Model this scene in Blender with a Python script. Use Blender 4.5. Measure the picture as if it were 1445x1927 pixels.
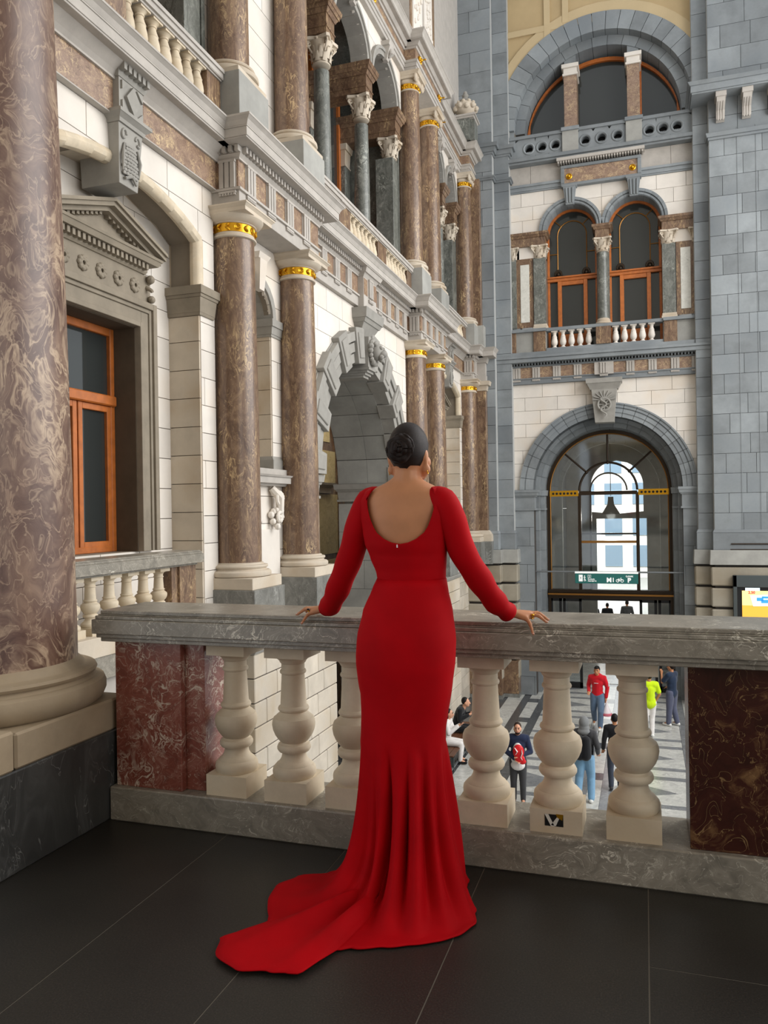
import bpy, bmesh, math, random
from mathutils import Vector, Matrix, noise as mnoise
from math import sin, cos, pi, sqrt, radians

random.seed(7)
for o in list(bpy.data.objects):
    bpy.data.objects.remove(o, do_unlink=True)
SC = bpy.context.scene
COL = SC.collection

# ------------------------------------------------------------------ camera
def camera_matrix(loc, yaw, pitch, roll):
    f = Vector((-sin(yaw) * cos(pitch), cos(yaw) * cos(pitch), sin(pitch)))
    r = Vector((cos(yaw), sin(yaw), 0))
    d = f.cross(r)
    rr = cos(roll) * r + sin(roll) * d
    dd = -sin(roll) * r + cos(roll) * d
    m = Matrix.Identity(4)
    for i in range(3):
        m[i][0], m[i][1], m[i][2], m[i][3] = rr[i], -dd[i], -f[i], loc[i]
    return m
cam = bpy.data.cameras.new('camera')
cam.sensor_fit = 'HORIZONTAL'
cam.sensor_width = 36.0
cam.lens = 36.0 * 1479.6 / 1445.0
cam.clip_end = 300
cam_o = bpy.data.objects.new('camera', cam)
COL.objects.link(cam_o)
cam_o.matrix_world = camera_matrix((0, 0, 1.5), radians(18.307), radians(-0.06), radians(0.888))
SC.camera = cam_o

# ------------------------------------------------------------------ light
W = bpy.data.worlds.new('daylight')
SC.world = W
W.use_nodes = True
W.node_tree.nodes['Background'].inputs[0].default_value = (0.93, 0.96, 1.0, 1)
W.node_tree.nodes['Background'].inputs[1].default_value = 0.92

def area(name, loc, target, sx, sy, power, col=(1, 1, 1)):
    l = bpy.data.lights.new(name, 'AREA')
    l.shape = 'RECTANGLE'
    l.size, l.size_y = sx, sy
    l.energy = power
    l.color = col
    o = bpy.data.objects.new(name, l)
    COL.objects.link(o)
    o.location = loc
    o.rotation_euler = (Vector(target) - Vector(loc)).to_track_quat('-Z', 'Y').to_euler()
    return o
# the hall's tall side windows and dome: daylight falling in from the right and above
area('hall_window_light', (11, 15, 10), (-5, 14, 3), 16, 12, 2850, (1.0, 0.98, 0.955))
area('landing_fill_light', (7.5, -1.5, 5.2), (-1.5, 3.0, 0.8), 5, 3.5, 135, (1.0, 0.95, 0.88))  # unseen area light that brightens the landing; no window stands there
area('inner_room_fill_light', (-7.9, 20.5, 5.6), (-8.6, 21.0, 0.0), 1.2, 4.0, 110, (1.0, 0.95, 0.86))  # area light added under the inner ceiling to brighten the yellow panels
area('street_daylight', (-4, 52, 18), (0, 74, 0), 24, 12, 26000, (1.0, 0.99, 0.97))

SC.view_settings.view_transform = 'Standard'
SC.view_settings.look = 'None'
SC.view_settings.gamma = 1
SC.view_settings.use_curve_mapping = False
SC.view_settings.exposure = 0.2

# ------------------------------------------------------------------ mesh helpers
WL = {}          # object -> world offset of its origin (no rotation)

class MB:
    def __init__(self):
        self.v, self.f = [], []
    def add(self, vs, fs):
        n = len(self.v)
        self.v += [tuple(p) for p in vs]
        self.f += [tuple(i + n for i in f) for f in fs]
        return self
    def box(self, x0, x1, y0, y1, z0, z1):
        return self.frust((x0, x1, y0, y1, z0), (x0, x1, y0, y1, z1))
    def frust(self, a, b):
        x0, x1, y0, y1, z0 = a
        X0, X1, Y0, Y1, z1 = b
        v = [(x0, y0, z0), (x1, y0, z0), (x1, y1, z0), (x0, y1, z0), (X0, Y0, z1), (X1, Y0, z1), (X1, Y1, z1), (X0, Y1, z1)]
        return self.add(v, [(3, 2, 1, 0), (4, 5, 6, 7), (0, 1, 5, 4), (1, 2, 6, 5), (2, 3, 7, 6), (3, 0, 4, 7)])
    def prism(self, poly, ax, a, b):
        """poly of (u,w) pairs; ax 'x': (y,z) from x=a to b; 'y': (x,z); 'z': (x,y)"""
        n = len(poly)
        ar = sum(poly[i][0] * poly[(i + 1) % n][1] - poly[(i + 1) % n][0] * poly[i][1] for i in range(n))
        if ar < 0:
            poly = poly[::-1]
        def P(u, w, t):
            return (t, u, w) if ax == 'x' else ((u, t, w) if ax == 'y' else (u, w, t))
        v = [P(u, w, a) for u, w in poly] + [P(u, w, b) for u, w in poly]
        flip = (b < a) != (ax == 'y')
        fs = [tuple(range(n))[::-1], tuple(range(n, 2 * n))]
        for i in range(n):
            j = (i + 1) % n
            fs.append((i, j, n + j, n + i))
        if flip:
            fs = [f[::-1] for f in fs]
        return self.add(v, fs)
    def lathe(self, cx, cy, prof, n=24, cap=True, z=0.0):
        v, f = [], []
        for r, h in prof:
            for i in range(n):
                a = 2 * pi * i / n
                v.append((cx + r * cos(a), cy + r * sin(a), h + z))
        for k in range(len(prof) - 1):
            for i in range(n):
                j = (i + 1) % n
                f.append((k * n + i, k * n + j, (k + 1) * n + j, (k + 1) * n + i))
        if cap:
            f.append(tuple(range(n))[::-1])
            f.append(tuple((len(prof) - 1) * n + i for i in range(n)))
        return self.add(v, f)
    def tube(self, pts, rad, n=8, cap=True, sq=None):
        pts = [Vector(p) for p in pts]
        if not isinstance(rad, (list, tuple)):
            rad = [rad] * len(pts)
        v, f = [], []
        up = None
        for k, p in enumerate(pts):
            t = (pts[min(k + 1, len(pts) - 1)] - pts[max(k - 1, 0)])
            if t.length < 1e-9:
                t = Vector((0, 0, 1))
            t.normalize()
            if up is None:
                a = Vector((0, 0, 1)) if abs(t.z) < 0.9 else Vector((1, 0, 0))
                up = t.cross(a).normalized()
            up = (up - t * up.dot(t)).normalized()
            s = t.cross(up)
            for i in range(n):
                th = 2 * pi * i / n
                k2 = 1.0 if sq is None else sq
                v.append(p + rad[k] * (cos(th) * up + sin(th) * s * k2))
        for k in range(len(pts) - 1):
            for i in range(n):
                j = (i + 1) % n
                f.append((k * n + i, k * n + j, (k + 1) * n + j, (k + 1) * n + i))
        if cap:
            f.append(tuple(range(n))[::-1])
            f.append(tuple((len(pts) - 1) * n + i for i in range(n)))
        return self.add(v, f)
    def ball(self, c, r, n=12, m=8, s=(1, 1, 1)):
        v, f = [], []
        for k in range(m + 1):
            ph = -pi / 2 + pi * k / m
            for i in range(n):
                th = 2 * pi * i / n
                v.append((c[0] + r * s[0] * cos(ph) * cos(th), c[1] + r * s[1] * cos(ph) * sin(th), c[2] + r * s[2] * sin(ph)))
        for k in range(m):
            for i in range(n):
                j = (i + 1) % n
                f.append((k * n + i, k * n + j, (k + 1) * n + j, (k + 1) * n + i))
        return self.add(v, f)
    def capsule(self, a, b, ra, rb, n=12):
        self.ball(a, ra, n, 8)
        self.ball(b, rb, n, 8)
        d = Vector(b) - Vector(a)
        if d.length > 1e-6:
            self.tube([a, b], [ra, rb], n)
        return self
    def xf(self, M):
        self.v = [tuple(M @ Vector(p)) for p in self.v]
        return self
    def mesh(self, name):
        me = bpy.data.meshes.new(name)
        me.from_pydata(self.v, [], self.f)
        me.update()
        return me
    def build(self, name, mat, parent=None, smooth=None, bev=0, label=None, kind=None, seg=1):
        off = WL.get(parent.name, Vector((0, 0, 0))) if parent else Vector((0, 0, 0))
        me = bpy.data.meshes.new(name)
        me.from_pydata([(p[0] - off.x, p[1] - off.y, p[2] - off.z) for p in self.v], [], self.f)
        bm = bmesh.new()
        bm.from_mesh(me)
        if not bev:
            bmesh.ops.remove_doubles(bm, verts=bm.verts, dist=1e-6)
        if bev:
            es = [e for e in bm.edges if len(e.link_faces) == 2 and e.calc_face_angle(0) > 0.5]
            bmesh.ops.bevel(bm, geom=es, offset=bev, segments=seg, affect='EDGES', clamp_overlap=True)
        bm.to_mesh(me)
        bm.free()
        return link(name, me, mat, parent, smooth, label, kind)

def link(name, me, mat, parent=None, smooth=None, label=None, kind=None):
    if mat is not None and not me.materials:
        me.materials.append(mat if not isinstance(mat, str) else M[mat])
    if smooth:
        for p in me.polygons:
            p.use_smooth = True
        me.set_sharp_from_angle(angle=radians(smooth if smooth is not True else 38))
    o = bpy.data.objects.new(name, me)
    COL.objects.link(o)
    WL[o.name] = Vector((0, 0, 0))
    if parent:
        o.parent = parent
        WL[o.name] = WL[parent.name].copy()
    if label:
        o['label'] = label
    if kind:
        o['kind'] = kind
    return o

def tag(o, label, cat, group=None, kind=None):
    o['label'] = label
    o['category'] = cat
    if group:
        o['group'] = group
    if kind:
        o['kind'] = kind
    return o

def thing(name, label, cat, loc=(0, 0, 0), group=None, kind=None, rz=0):
    o = bpy.data.objects.new(name, None)
    COL.objects.link(o)
    o.empty_display_size = 0.1
    o.location = loc
    o.rotation_euler = (0, 0, rz)
    WL[o.name] = Vector(loc)
    return tag(o, label, cat, group, kind)

def structure(name, label, cat, loc=(0, 0, 0)):
    return thing(name, label, cat, loc, None, 'structure')

def dup(o, parent=None, loc=None, rz=None):
    """copy an object with its parts and their sub-parts (shared mesh data)"""
    c = o.copy()
    COL.objects.link(c)
    WL[c.name] = Vector((0, 0, 0))
    if parent is not None:
        c.parent = parent
        WL[c.name] = WL[parent.name].copy()
    if loc is not None:
        c.location = loc
        if parent is None:
            WL[c.name] = Vector(loc)
    if rz is not None:
        c.rotation_euler = (0, 0, rz)
    for ch in list(o.children):
        dup(ch, c)
    return c

def put(me, name, parent, loc, rot=(0, 0, 0), scale=(1, 1, 1), label=None):
    """one more object on shared mesh data, at a world location"""
    o = bpy.data.objects.new(name, me)
    COL.objects.link(o)
    off = WL[parent.name] if parent else Vector((0, 0, 0))
    o.parent = parent
    o.location = Vector(loc) - off
    o.rotation_euler = rot
    o.scale = scale
    WL[o.name] = Vector(loc)
    if label:
        o['label'] = label
    return o

def stack(mb, x0, x1, y0, y1, layers, sides='+x-y+y'):
    """moulding: layers of (z0, z1, overhang bottom, overhang top) around a block"""
    for z0, z1, a, b in layers:
        def ext(o):
            return (x0 - (o if '-x' in sides else 0), x1 + (o if '+x' in sides else 0), y0 - (o if '-y' in sides else 0), y1 + (o if '+y' in sides else 0))
        mb.frust(ext(a) + (z0,), ext(b) + (z1,))
    return mb

# ------------------------------------------------------------------ materials
M = {}
def lin(c):
    return tuple(((x / 255) / 12.92 if x / 255 <= 0.04045 else ((x / 255 + 0.055) / 1.055) ** 2.4) for x in c) + (1,)

class NT:
    def __init__(self, name):
        self.m = bpy.data.materials.new(name)
        self.m.use_nodes = True
        self.t = self.m.node_tree
        self.b = self.t.nodes['Principled BSDF']
        M[name] = self.m
    def n(self, typ, **kw):
        x = self.t.nodes.new(typ)
        for k, v in kw.items():
            if k.startswith('i_'):
                key = k[2:]
                key = int(key) if key.isdigit() else key
                x.inputs[key].default_value = v
            else:
                setattr(x, k, v)
        return x
    def l(self, a, b):
        self.t.links.new(a, b)
    def pos(self, scale=(1, 1, 1), rot=(0, 0, 0)):
        g = self.n('ShaderNodeNewGeometry')
        mp = self.n('ShaderNodeMapping')
        mp.inputs['Scale'].default_value = scale
        mp.inputs['Rotation'].default_value = rot
        self.l(g.outputs['Position'], mp.inputs[0])
        return mp.outputs[0]
    def noise(self, vec, scale, detail=5, rough=0.55, dist=0.0):
        x = self.n('ShaderNodeTexNoise', i_Scale=scale, i_Detail=detail, i_Roughness=rough, i_Distortion=dist)
        self.l(vec, x.inputs['Vector'])
        return x.outputs['Fac']
    def ramp(self, fac, stops, interp='LINEAR'):
        r = self.n('ShaderNodeValToRGB')
        r.color_ramp.interpolation = interp
        e = r.color_ramp.elements
        while len(e) < len(stops):
            e.new(0.5)
        for i, (p, c) in enumerate(stops):
            e[i].position = p
            e[i].color = c if len(c) == 4 else tuple(c) + (1,)
        self.l(fac, r.inputs[0])
        return r.outputs[0]
    def mix(self, fac, a, b, mode='MIX'):
        x = self.n('ShaderNodeMix', data_type='RGBA', blend_type=mode)
        for s, val in ((x.inputs[0], fac), (x.inputs[6], a), (x.inputs[7], b)):
            if hasattr(val, 'is_linked'):
                self.l(val, s)
            else:
                s.default_value = val
        return x.outputs[2]
    def math(self, op, a, b=0.0):
        x = self.n('ShaderNodeMath', operation=op)
        for s, val in ((x.inputs[0], a), (x.inputs[1], b)):
            if hasattr(val, 'is_linked'):
                self.l(val, s)
            else:
                s.default_value = val
        return x.outputs[0]
    def rnd(self, lo, hi):
        oi = self.n('ShaderNodeObjectInfo')
        mr = self.n('ShaderNodeMapRange')
        mr.inputs[3].default_value, mr.inputs[4].default_value = lo, hi
        self.l(oi.outputs['Random'], mr.inputs[0])
        return mr.outputs[0]
    def bump(self, h, strength=0.2, dist=0.01):
        b = self.n('ShaderNodeBump', i_Strength=strength, i_Distance=dist)
        self.l(h, b.inputs['Height'])
        self.l(b.outputs[0], self.b.inputs['Normal'])
    def done(self, col, rough=0.5, metal=0.0, spec=0.5):
        if hasattr(col, 'is_linked'):
            self.l(col, self.b.inputs['Base Color'])
        else:
            self.b.inputs['Base Color'].default_value = col
        self.b.inputs['Roughness'].default_value = rough
        self.b.inputs['Metallic'].default_value = metal
        self.b.inputs['Specular IOR Level'].default_value = spec
        return self.m

def marble(name, dark, mid, light, vein, s=1.0, veins=0.035, rough=0.3, patch=0.62, zst=1.0, vmask=0.5):
    t = NT(name)
    v = t.pos((s, s, s * zst))
    w = t.noise(v, 2.2, 3, 0.6)
    off = t.n('ShaderNodeVectorMath', operation='SCALE')
    wn = t.n('ShaderNodeTexNoise', i_Scale=1.7, i_Detail=3)
    t.l(v, wn.inputs['Vector'])
    t.l(wn.outputs['Color'], off.inputs[0])
    off.inputs['Scale'].default_value = 0.9
    ad = t.n('ShaderNodeVectorMath', operation='ADD')
    t.l(v, ad.inputs[0])
    t.l(off.outputs[0], ad.inputs[1])
    vv = ad.outputs[0]
    base = t.ramp(t.noise(vv, 3.2, 8, 0.68, 1.0), [(0.3, lin(dark)), (0.52, lin(mid)), (0.75, lin(light))])
    p1 = t.math('ABSOLUTE', t.math('SUBTRACT', t.noise(vv, 2.6, 4, 0.6, 1.6), 0.5))
    m1 = t.ramp(p1, [(0.0, (1, 1, 1)), (veins, (0, 0, 0))])
    mk = t.ramp(t.noise(v, 1.6, 3), [(vmask, (0, 0, 0)), (vmask + 0.14, (1, 1, 1))])
    c = t.mix(t.math('MULTIPLY', m1, mk), base, lin(vein))
    p2 = t.ramp(t.noise(vv, 5.5, 5, 0.62, 2.6), [(patch, (0, 0, 0)), (patch + 0.03, (1, 1, 1))])
    c = t.mix(t.math('MULTIPLY', p2, 0.8), c, lin(light))
    p3 = t.math('ABSOLUTE', t.math('SUBTRACT', t.noise(vv, 7.0, 3, 0.5, 0.8), 0.5))
    m3 = t.ramp(p3, [(0.0, (1, 1, 1)), (veins * 0.4, (0, 0, 0))])
    c = t.mix(t.math('MULTIPLY', m3, 0.5), c, lin(vein))
    t.done(c, rough)
    return t

def stone(name, col, var=0.14, scale=3.0, rough=0.8, rnd=(0.92, 1.05), tint=None, bump=0.08, spec=0.3):
    t = NT(name)
    v = t.pos()
    a = t.noise(v, scale, 6, 0.6)
    c0 = lin(col)
    dk = tuple(x * (1 - var) for x in c0[:3]) + (1,)
    lt = tuple(min(1, x * (1 + var)) for x in c0[:3]) + (1,)
    c = t.ramp(a, [(0.3, dk), (0.7, lt)])
    if tint:
        c = t.mix(t.ramp(t.noise(v, scale * 0.5, 3), [(0.5, (0, 0, 0)), (0.68, (0.8, 0.8, 0.8))]), c, lin(tint))
    r = t.rnd(*rnd)
    cm = t.n('ShaderNodeCombineColor')
    for i in range(3):
        t.l(r, cm.inputs[i])
    c = t.mix(1.0, c, cm.outputs[0], 'MULTIPLY')
    if bump:
        t.bump(t.noise(v, 40, 4), bump, 0.01)
    t.done(c, rough, 0, spec)
    return t

def plain(name, col, rough=0.6, metal=0.0, spec=0.4, var=0.0, emit=0.0):
    t = NT(name)
    c = lin(col)
    if var:
        a = t.noise(t.pos(), 9, 4)
        c = t.ramp(a, [(0.3, tuple(x * (1 - var) for x in c[:3]) + (1,)), (0.7, tuple(min(1, x * (1 + var)) for x in c[:3]) + (1,))])
    t.done(c, rough, metal, spec)
    if emit:
        t.b.inputs['Emission Color'].default_value = lin(col)
        t.b.inputs['Emission Strength'].default_value = emit
    return t

marble('swirl_marble', (78, 52, 43), (108, 82, 69), (148, 122, 102), (184, 160, 134), 1.35, 0.05, 0.38, 0.61, 0.75, 0.42)
marble('brown_marble', (78, 58, 46), (112, 88, 70), (150, 124, 98), (198, 170, 128), 2.2, 0.03, 0.3, 0.66, 0.35, 0.48)
marble('red_marble', (104, 54, 44), (130, 72, 58), (158, 112, 98), (206, 192, 174), 2.6, 0.035, 0.3, 0.645, 1.0, 0.44)
marble('shaded_red_marble', (46, 22, 17), (62, 30, 23), (136, 104, 68), (180, 148, 100), 1.5, 0.02, 0.25, 0.74, 1.0, 0.57)  # same red marble, the right pier's weaker light put into its colours
marble('grey_marble', (112, 107, 97), (136, 130, 118), (160, 153, 140), (224, 218, 202), 2.4, 0.02, 0.28, 0.72, 1.3, 0.52)
marble('green_marble', (74, 76, 70), (102, 104, 98), (138, 139, 131), (176, 178, 168), 2.0, 0.03, 0.3, 0.7, 0.6, 0.5)
marble('frieze_marble', (104, 80, 66), (138, 112, 94), (168, 144, 120), (206, 180, 138), 2.6, 0.04, 0.35, 0.64, 1.2, 0.45)
marble('yellow_marble', (186, 164, 112), (212, 192, 140), (226, 210, 164), (120, 104, 70), 1.3, 0.016, 0.35, 0.8, 1.2, 0.5)
marble('pale_marble', (196, 194, 184), (214, 212, 202), (226, 224, 216), (150, 150, 140), 1.6, 0.02, 0.4, 0.8, 1.0, 0.5)
marble('floor_light', (160, 160, 156), (188, 188, 182), (206, 205, 198), (222, 222, 216), 1.2, 0.03, 0.22, 0.7, 1, 0.5)
marble('floor_mid', (104, 106, 108), (120, 122, 124), (136, 138, 138), (160, 160, 160), 1.5, 0.02, 0.22, 0.75, 1, 0.5)
marble('floor_dark', (58, 60, 62), (74, 76, 78), (90, 92, 94), (120, 120, 120), 1.5, 0.02, 0.22, 0.78, 1, 0.55)
marble('dark_block', (92, 92, 88), (118, 118, 113), (146, 146, 140), (190, 190, 184), 1.6, 0.02, 0.35, 0.74, 0.5, 0.54)
marble('black_block', (40, 40, 39), (58, 58, 56), (84, 84, 82), (140, 140, 136), 1.2, 0.02, 0.35, 0.74, 0.4, 0.54)
stone('white_stone', (222, 215, 205), 0.07, 2.0, 0.75, (0.9, 1.04), (216, 204, 188))
stone('cream_stone', (208, 194, 170), 0.14, 6.0, 0.6, (0.93, 1.04), (188, 170, 142))
stone('warm_stone', (196, 184, 166), 0.10, 3.0, 0.7, (0.93, 1.04), (176, 158, 134))
stone('aged_stone', (162, 145, 120), 0.16, 4.0, 0.65, (0.94, 1.04), (134, 116, 90))
stone('moulding_stone', (176, 170, 162), 0.10, 4.0, 0.7, (0.95, 1.03))
stone('grey_trim', (150, 147, 140), 0.12, 4.0, 0.7, (0.94, 1.04))
stone('blue_stone', (134, 139, 141), 0.2, 1.6, 0.7, (0.78, 1.12), (112, 118, 122))
stone('pier_rust', (160, 152, 136), 0.16, 1.6, 0.75, (0.88, 1.08), (138, 126, 106))
stone('vault_stone', (154, 153, 147), 0.16, 2.0, 0.7, (0.9, 1.06))
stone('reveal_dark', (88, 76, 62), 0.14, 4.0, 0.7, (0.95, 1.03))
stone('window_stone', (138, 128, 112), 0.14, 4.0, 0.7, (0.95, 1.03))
stone('rust_stone', (200, 190, 174), 0.14, 2.5, 0.75, (0.86, 1.06), (180, 164, 140))
stone('pale_mortar', (172, 173, 170), 0.05, 5.0, 0.9, (1, 1))
stone('mortar', (128, 118, 104), 0.05, 5.0, 0.9, (1, 1))
stone('dark_mortar', (74, 70, 66), 0.05, 5.0, 0.9, (1, 1))
stone('cream_plaster', (176, 154, 116), 0.06, 1.5, 0.85, (0.97, 1.03))
stone('cream_rib', (188, 168, 132), 0.05, 1.5, 0.85, (0.97, 1.03))
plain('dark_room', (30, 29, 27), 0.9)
plain('black', (14, 14, 15), 0.5)
plain('gold', (214, 160, 40), 0.28, 0.85)
plain('brass', (150, 104, 48), 0.35, 0.7)
plain('bronze_dark', (52, 40, 28), 0.4, 0.5)
plain('hall_wood', (176, 98, 40), 0.45, 0, 0.5, 0.16)
plain('bench_wood', (92, 58, 38), 0.5, 0, 0.5, 0.2)
plain('steel', (130, 134, 136), 0.4, 0.6)
plain('charcoal_metal', (74, 80, 80), 0.5, 0.3)
# ================================================================== landing: floor, balustrade, near column
def granite():
    t = NT('granite')
    v = t.pos()
    a = t.noise(v, 160, 3, 0.7)
    c = t.ramp(a, [(0.35, lin((33, 32, 29))), (0.6, lin((50, 47, 43))), (0.8, lin((76, 71, 64)))])
    b = t.ramp(t.noise(v, 1.4, 4), [(0.3, (0.75, 0.75, 0.75, 1)), (0.7, (1.2, 1.18, 1.12, 1))])
    c = t.mix(1.0, c, b, 'MULTIPLY')
    t.done(c, 0.42, 0, 0.4)
    t.b.inputs['Roughness'].default_value = 0.4
granite()
plain('joint_dust', (104, 98, 88), 0.9)

fl = structure('floor_landing', 'dark polished granite slab floor of the upper landing', 'floor', (0, 1.5, 0))
MB().box(-2.7, 3.2, -4.2, 3.42, -0.3, -0.0012).build('slab_bed', 'joint_dust', fl)
xs = [-2.70, -1.87, -1.28, -0.655, -0.006, 0.64, 1.28, 1.92, 2.56, 3.2]
for i in range(len(xs) - 1):
    ys = [-4.2, -2.6, -1.2, 0.2, 3.42] if i < 4 else [-4.2, -2.0, -0.4, 1.2, 2.70, 3.42]
    for j in range(len(ys) - 1):
        g = 0.0022
        MB().box(xs[i] + g, xs[i + 1] - g, ys[j] + g, ys[j + 1] - g, -0.05, 0.0).build('floor_slab', 'granite', fl)
# edge wall of the landing down to the hall floor, back wall and ceiling over the landing
we = structure('wall_landing', 'pale stone wall below the landing edge, facing the hall', 'wall', (0, 3.5, -4.8))
MB().box(-2.7, 3.2, 3.3, 3.62, -4.8, -0.3).build('wall_face', 'rust_stone', we)
cl = structure('ceiling_landing', 'pale plaster ceiling above the upper landing', 'ceiling', (0, 0, 5.6))
MB().box(-3.6, 5.0, -5.0, 3.3, 5.6, 5.8).build('ceiling_plate', 'cream_plaster', cl)
wb = structure('wall_back', 'pale stone wall at the back of the landing', 'wall', (0, -4.5, 0))
MB().box(-3.6, 5.0, -4.6, -4.2, 0, 5.6).build('wall_face', 'warm_stone', wb)

# the wall that closes the hall above the landing, opposite the far arch, and its end by the near column
wn = structure('wall_near', 'upper wall above the landing, facing the far arch across the hall', 'wall', (2, 3.1, 5.8))
MB().box(-9.0, 10.0, 2.9, 3.3, 5.8, 21).build('wall_face', 'white_stone', wn)
MB().box(-9.0, -4.0, 3.3, 3.6, -4.8, 21).build('wall_return', 'white_stone', wn)
MB().box(-9.0, -8.8, 3.6, 11.0, -4.8, 21).build('wall_outer', 'white_stone', wn)

# ---- balustrade in front of the woman
BAL = [(0.095, 0.097), (0.101, 0.108), (0.1025, 0.124), (0.1, 0.138), (0.092, 0.148), (0.086, 0.152), (0.084, 0.157), (0.070, 0.168), (0.060, 0.185), (0.0565, 0.205), (0.058, 0.212),
       (0.072, 0.215), (0.079, 0.226), (0.0795, 0.236), (0.074, 0.248), (0.063, 0.254), (0.061, 0.258), (0.073, 0.270), (0.088, 0.292), (0.098, 0.316), (0.102, 0.340), (0.1, 0.358), (0.094, 0.373), (0.089, 0.376), (0.081, 0.384),
       (0.069, 0.394), (0.064, 0.401), (0.066, 0.404), (0.072, 0.409), (0.0735, 0.416), (0.070, 0.424), (0.063, 0.429), (0.0615, 0.434), (0.054, 0.575), (0.0545, 0.578), (0.0605, 0.581), (0.0625, 0.588), (0.060, 0.595),
       (0.055, 0.599), (0.0545, 0.626), (0.059, 0.630), (0.062, 0.634), (0.064, 0.640), (0.074, 0.650), (0.088, 0.658), (0.090, 0.662)]
bal = thing('balustrade', 'heavy marble balustrade under the hands of the woman in red', 'balustrade', (-1.0, 3.4, 0))
bx0, bx1 = -2.52, 2.9
MB().box(bx0, bx1, 3.245, 3.60, 0, 0.165).build('plinth', 'grey_marble', bal, bev=0.006)
rail = MB()
for z0, z1, o in ((0.885, 0.905, -0.03), (0.905, 0.925, -0.015), (0.925, 0.995, 0.0), (0.995, 1.012, -0.012), (1.012, 1.018, -0.022), (1.018, 1.036, -0.03)):
    rail.box(bx0 - 0.045 - o * 1.0, bx1, 3.185 - o, 3.62 + o, z0, z1)
rail.build('handrail', 'grey_marble', bal, bev=0.003)
MB().box(-2.498, -2.127, 3.275, 3.58, 0.165, 0.885).build('pier', 'red_marble', bal, bev=0.003, label='red veined marble pier')
MB().box(-2.127, -2.02, 3.315, 3.55, 0.165, 0.885).build('pier', 'red_marble', bal, bev=0.003, label='narrow red marble half pier')
MB().box(0.152, 0.85, 3.275, 3.58, 0.165, 0.885).build('pier', 'shaded_red_marble', bal, bev=0.003, label='red marble pier with gold veins, its shade put into the colour')
bm_ = MB().lathe(0, 0, BAL, 40).mesh('baluster')
bm_.materials.append(M['cream_stone'])
for p in bm_.polygons:
    p.use_smooth = True
bm_.set_sharp_from_angle(angle=radians(32))
pl_ = MB().box(-0.106, 0.106, -0.106, 0.106, 0, 0.097)
plm = pl_.mesh('baluster_plinth')
plm.materials.append(M['cream_stone'])
abm = MB().box(-0.1, 0.1, -0.1, 0.1, 0.662, 0.72).mesh('baluster_cap')
abm.materials.append(M['cream_stone'])
for i in range(7):
    x = -1.89 + i * 0.3055
    b = put(bm_, 'baluster', bal, (x, 3.385, 0.165))
    put(plm, 'baluster_plinth', b, (x, 3.385, 0.165))
    put(abm, 'baluster_cap', b, (x, 3.385, 0.165))
    if i == 5:
        # torn sticker left on the plinth of one baluster
        st = MB()
        st.box(x - 0.045, x + 0.03, 3.2775, 3.2785, 0.195, 0.243)
        st.build('sticker', 'black', b, label='torn black sticker scrap')
        sy = MB()
        sy.prism([(x - 0.045, 0.243), (x - 0.02, 0.195), (x - 0.005, 0.195), (x - 0.03, 0.243)], 'y', 3.2765, 3.2774)
        sy.prism([(x - 0.02, 0.2), (x + 0.012, 0.243), (x + 0.02, 0.243), (x + 0.0, 0.197)], 'y', 3.2765, 3.2774)
        sy.build('sticker_paper', 'pale_marble', b)
        MB().prism([(x + 0.0, 0.246), (x + 0.03, 0.246), (x + 0.026, 0.222), (x + 0.006, 0.232)], 'y', 3.2762, 3.277).build('sticker_print', 'gold', b)
for i in range(6):
    x = 1.0 + i * 0.3055
    b = put(bm_, 'baluster', bal, (x, 3.385, 0.165))
    put(plm, 'baluster_plinth', b, (x, 3.385, 0.165))
    put(abm, 'baluster_cap', b, (x, 3.385, 0.165))

# ---- near column on its pedestal
c1 = thing('marble_column', 'huge swirled brown marble column on a dark block beside the landing', 'column', (-3.12, 3.0, 0), kind='thing')
CX, CY = -3.075, 3.03
ped = MB()
ped.box(-3.9, -2.525, 2.30, 3.9, 0, 0.43)
ped.build('pedestal', 'black_block', c1, bev=0.006)
MB().box(-3.82, -2.53, 2.655, 3.42, 0.43, 0.585).build('plinth', 'aged_stone', c1, bev=0.01)
MB().box(-3.82, -2.525, 2.22, 2.645, 0.43, 0.60).build('plinth', 'aged_stone', c1, bev=0.01)
R = 0.43
bs = [(R + 0.1, 0.585), (R + 0.12, 0.60), (R + 0.135, 0.635), (R + 0.135, 0.665), (R + 0.125, 0.69), (R + 0.105, 0.702), (R + 0.09, 0.704), (R + 0.085, 0.71), (R + 0.075, 0.72), (R + 0.075, 0.724),
      (R + 0.085, 0.727), (R + 0.092, 0.74), (R + 0.085, 0.753), (R + 0.06, 0.758), (R + 0.04, 0.76), (R + 0.032, 0.765), (R + 0.025, 0.778), (R + 0.01, 0.79), (R, 0.80)]
MB().lathe(CX, CY, bs, 72).build('base', 'aged_stone', c1, smooth=30)
sh = [(R, 0.78), (R, 0.9), (R - 0.012, 1.6), (R - 0.03, 2.6), (R - 0.055, 3.6), (R - 0.08, 4.6), (R - 0.09, 5.0)]
MB().lathe(CX, CY, sh, 72).build('shaft', 'swirl_marble', c1, smooth=30)
MB().lathe(CX, CY, [(R - 0.09, 5.0), (R - 0.05, 5.03), (R - 0.05, 5.08), (R - 0.09, 5.1), (R - 0.09, 5.25), (R + 0.05, 5.38), (R + 0.05, 5.4)], 48).build('capital', 'warm_stone', c1, smooth=30)
MB().box(CX - 0.5, CX + 0.5, CY - 0.5, CY + 0.26, 5.4, 5.595).build('abacus', 'warm_stone', c1)
# ================================================================== the long side wall of the hall, on the left
XW, XR, XP, XC = -5.65, -5.56, -5.225, -5.5
HALL = -4.8

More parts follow.
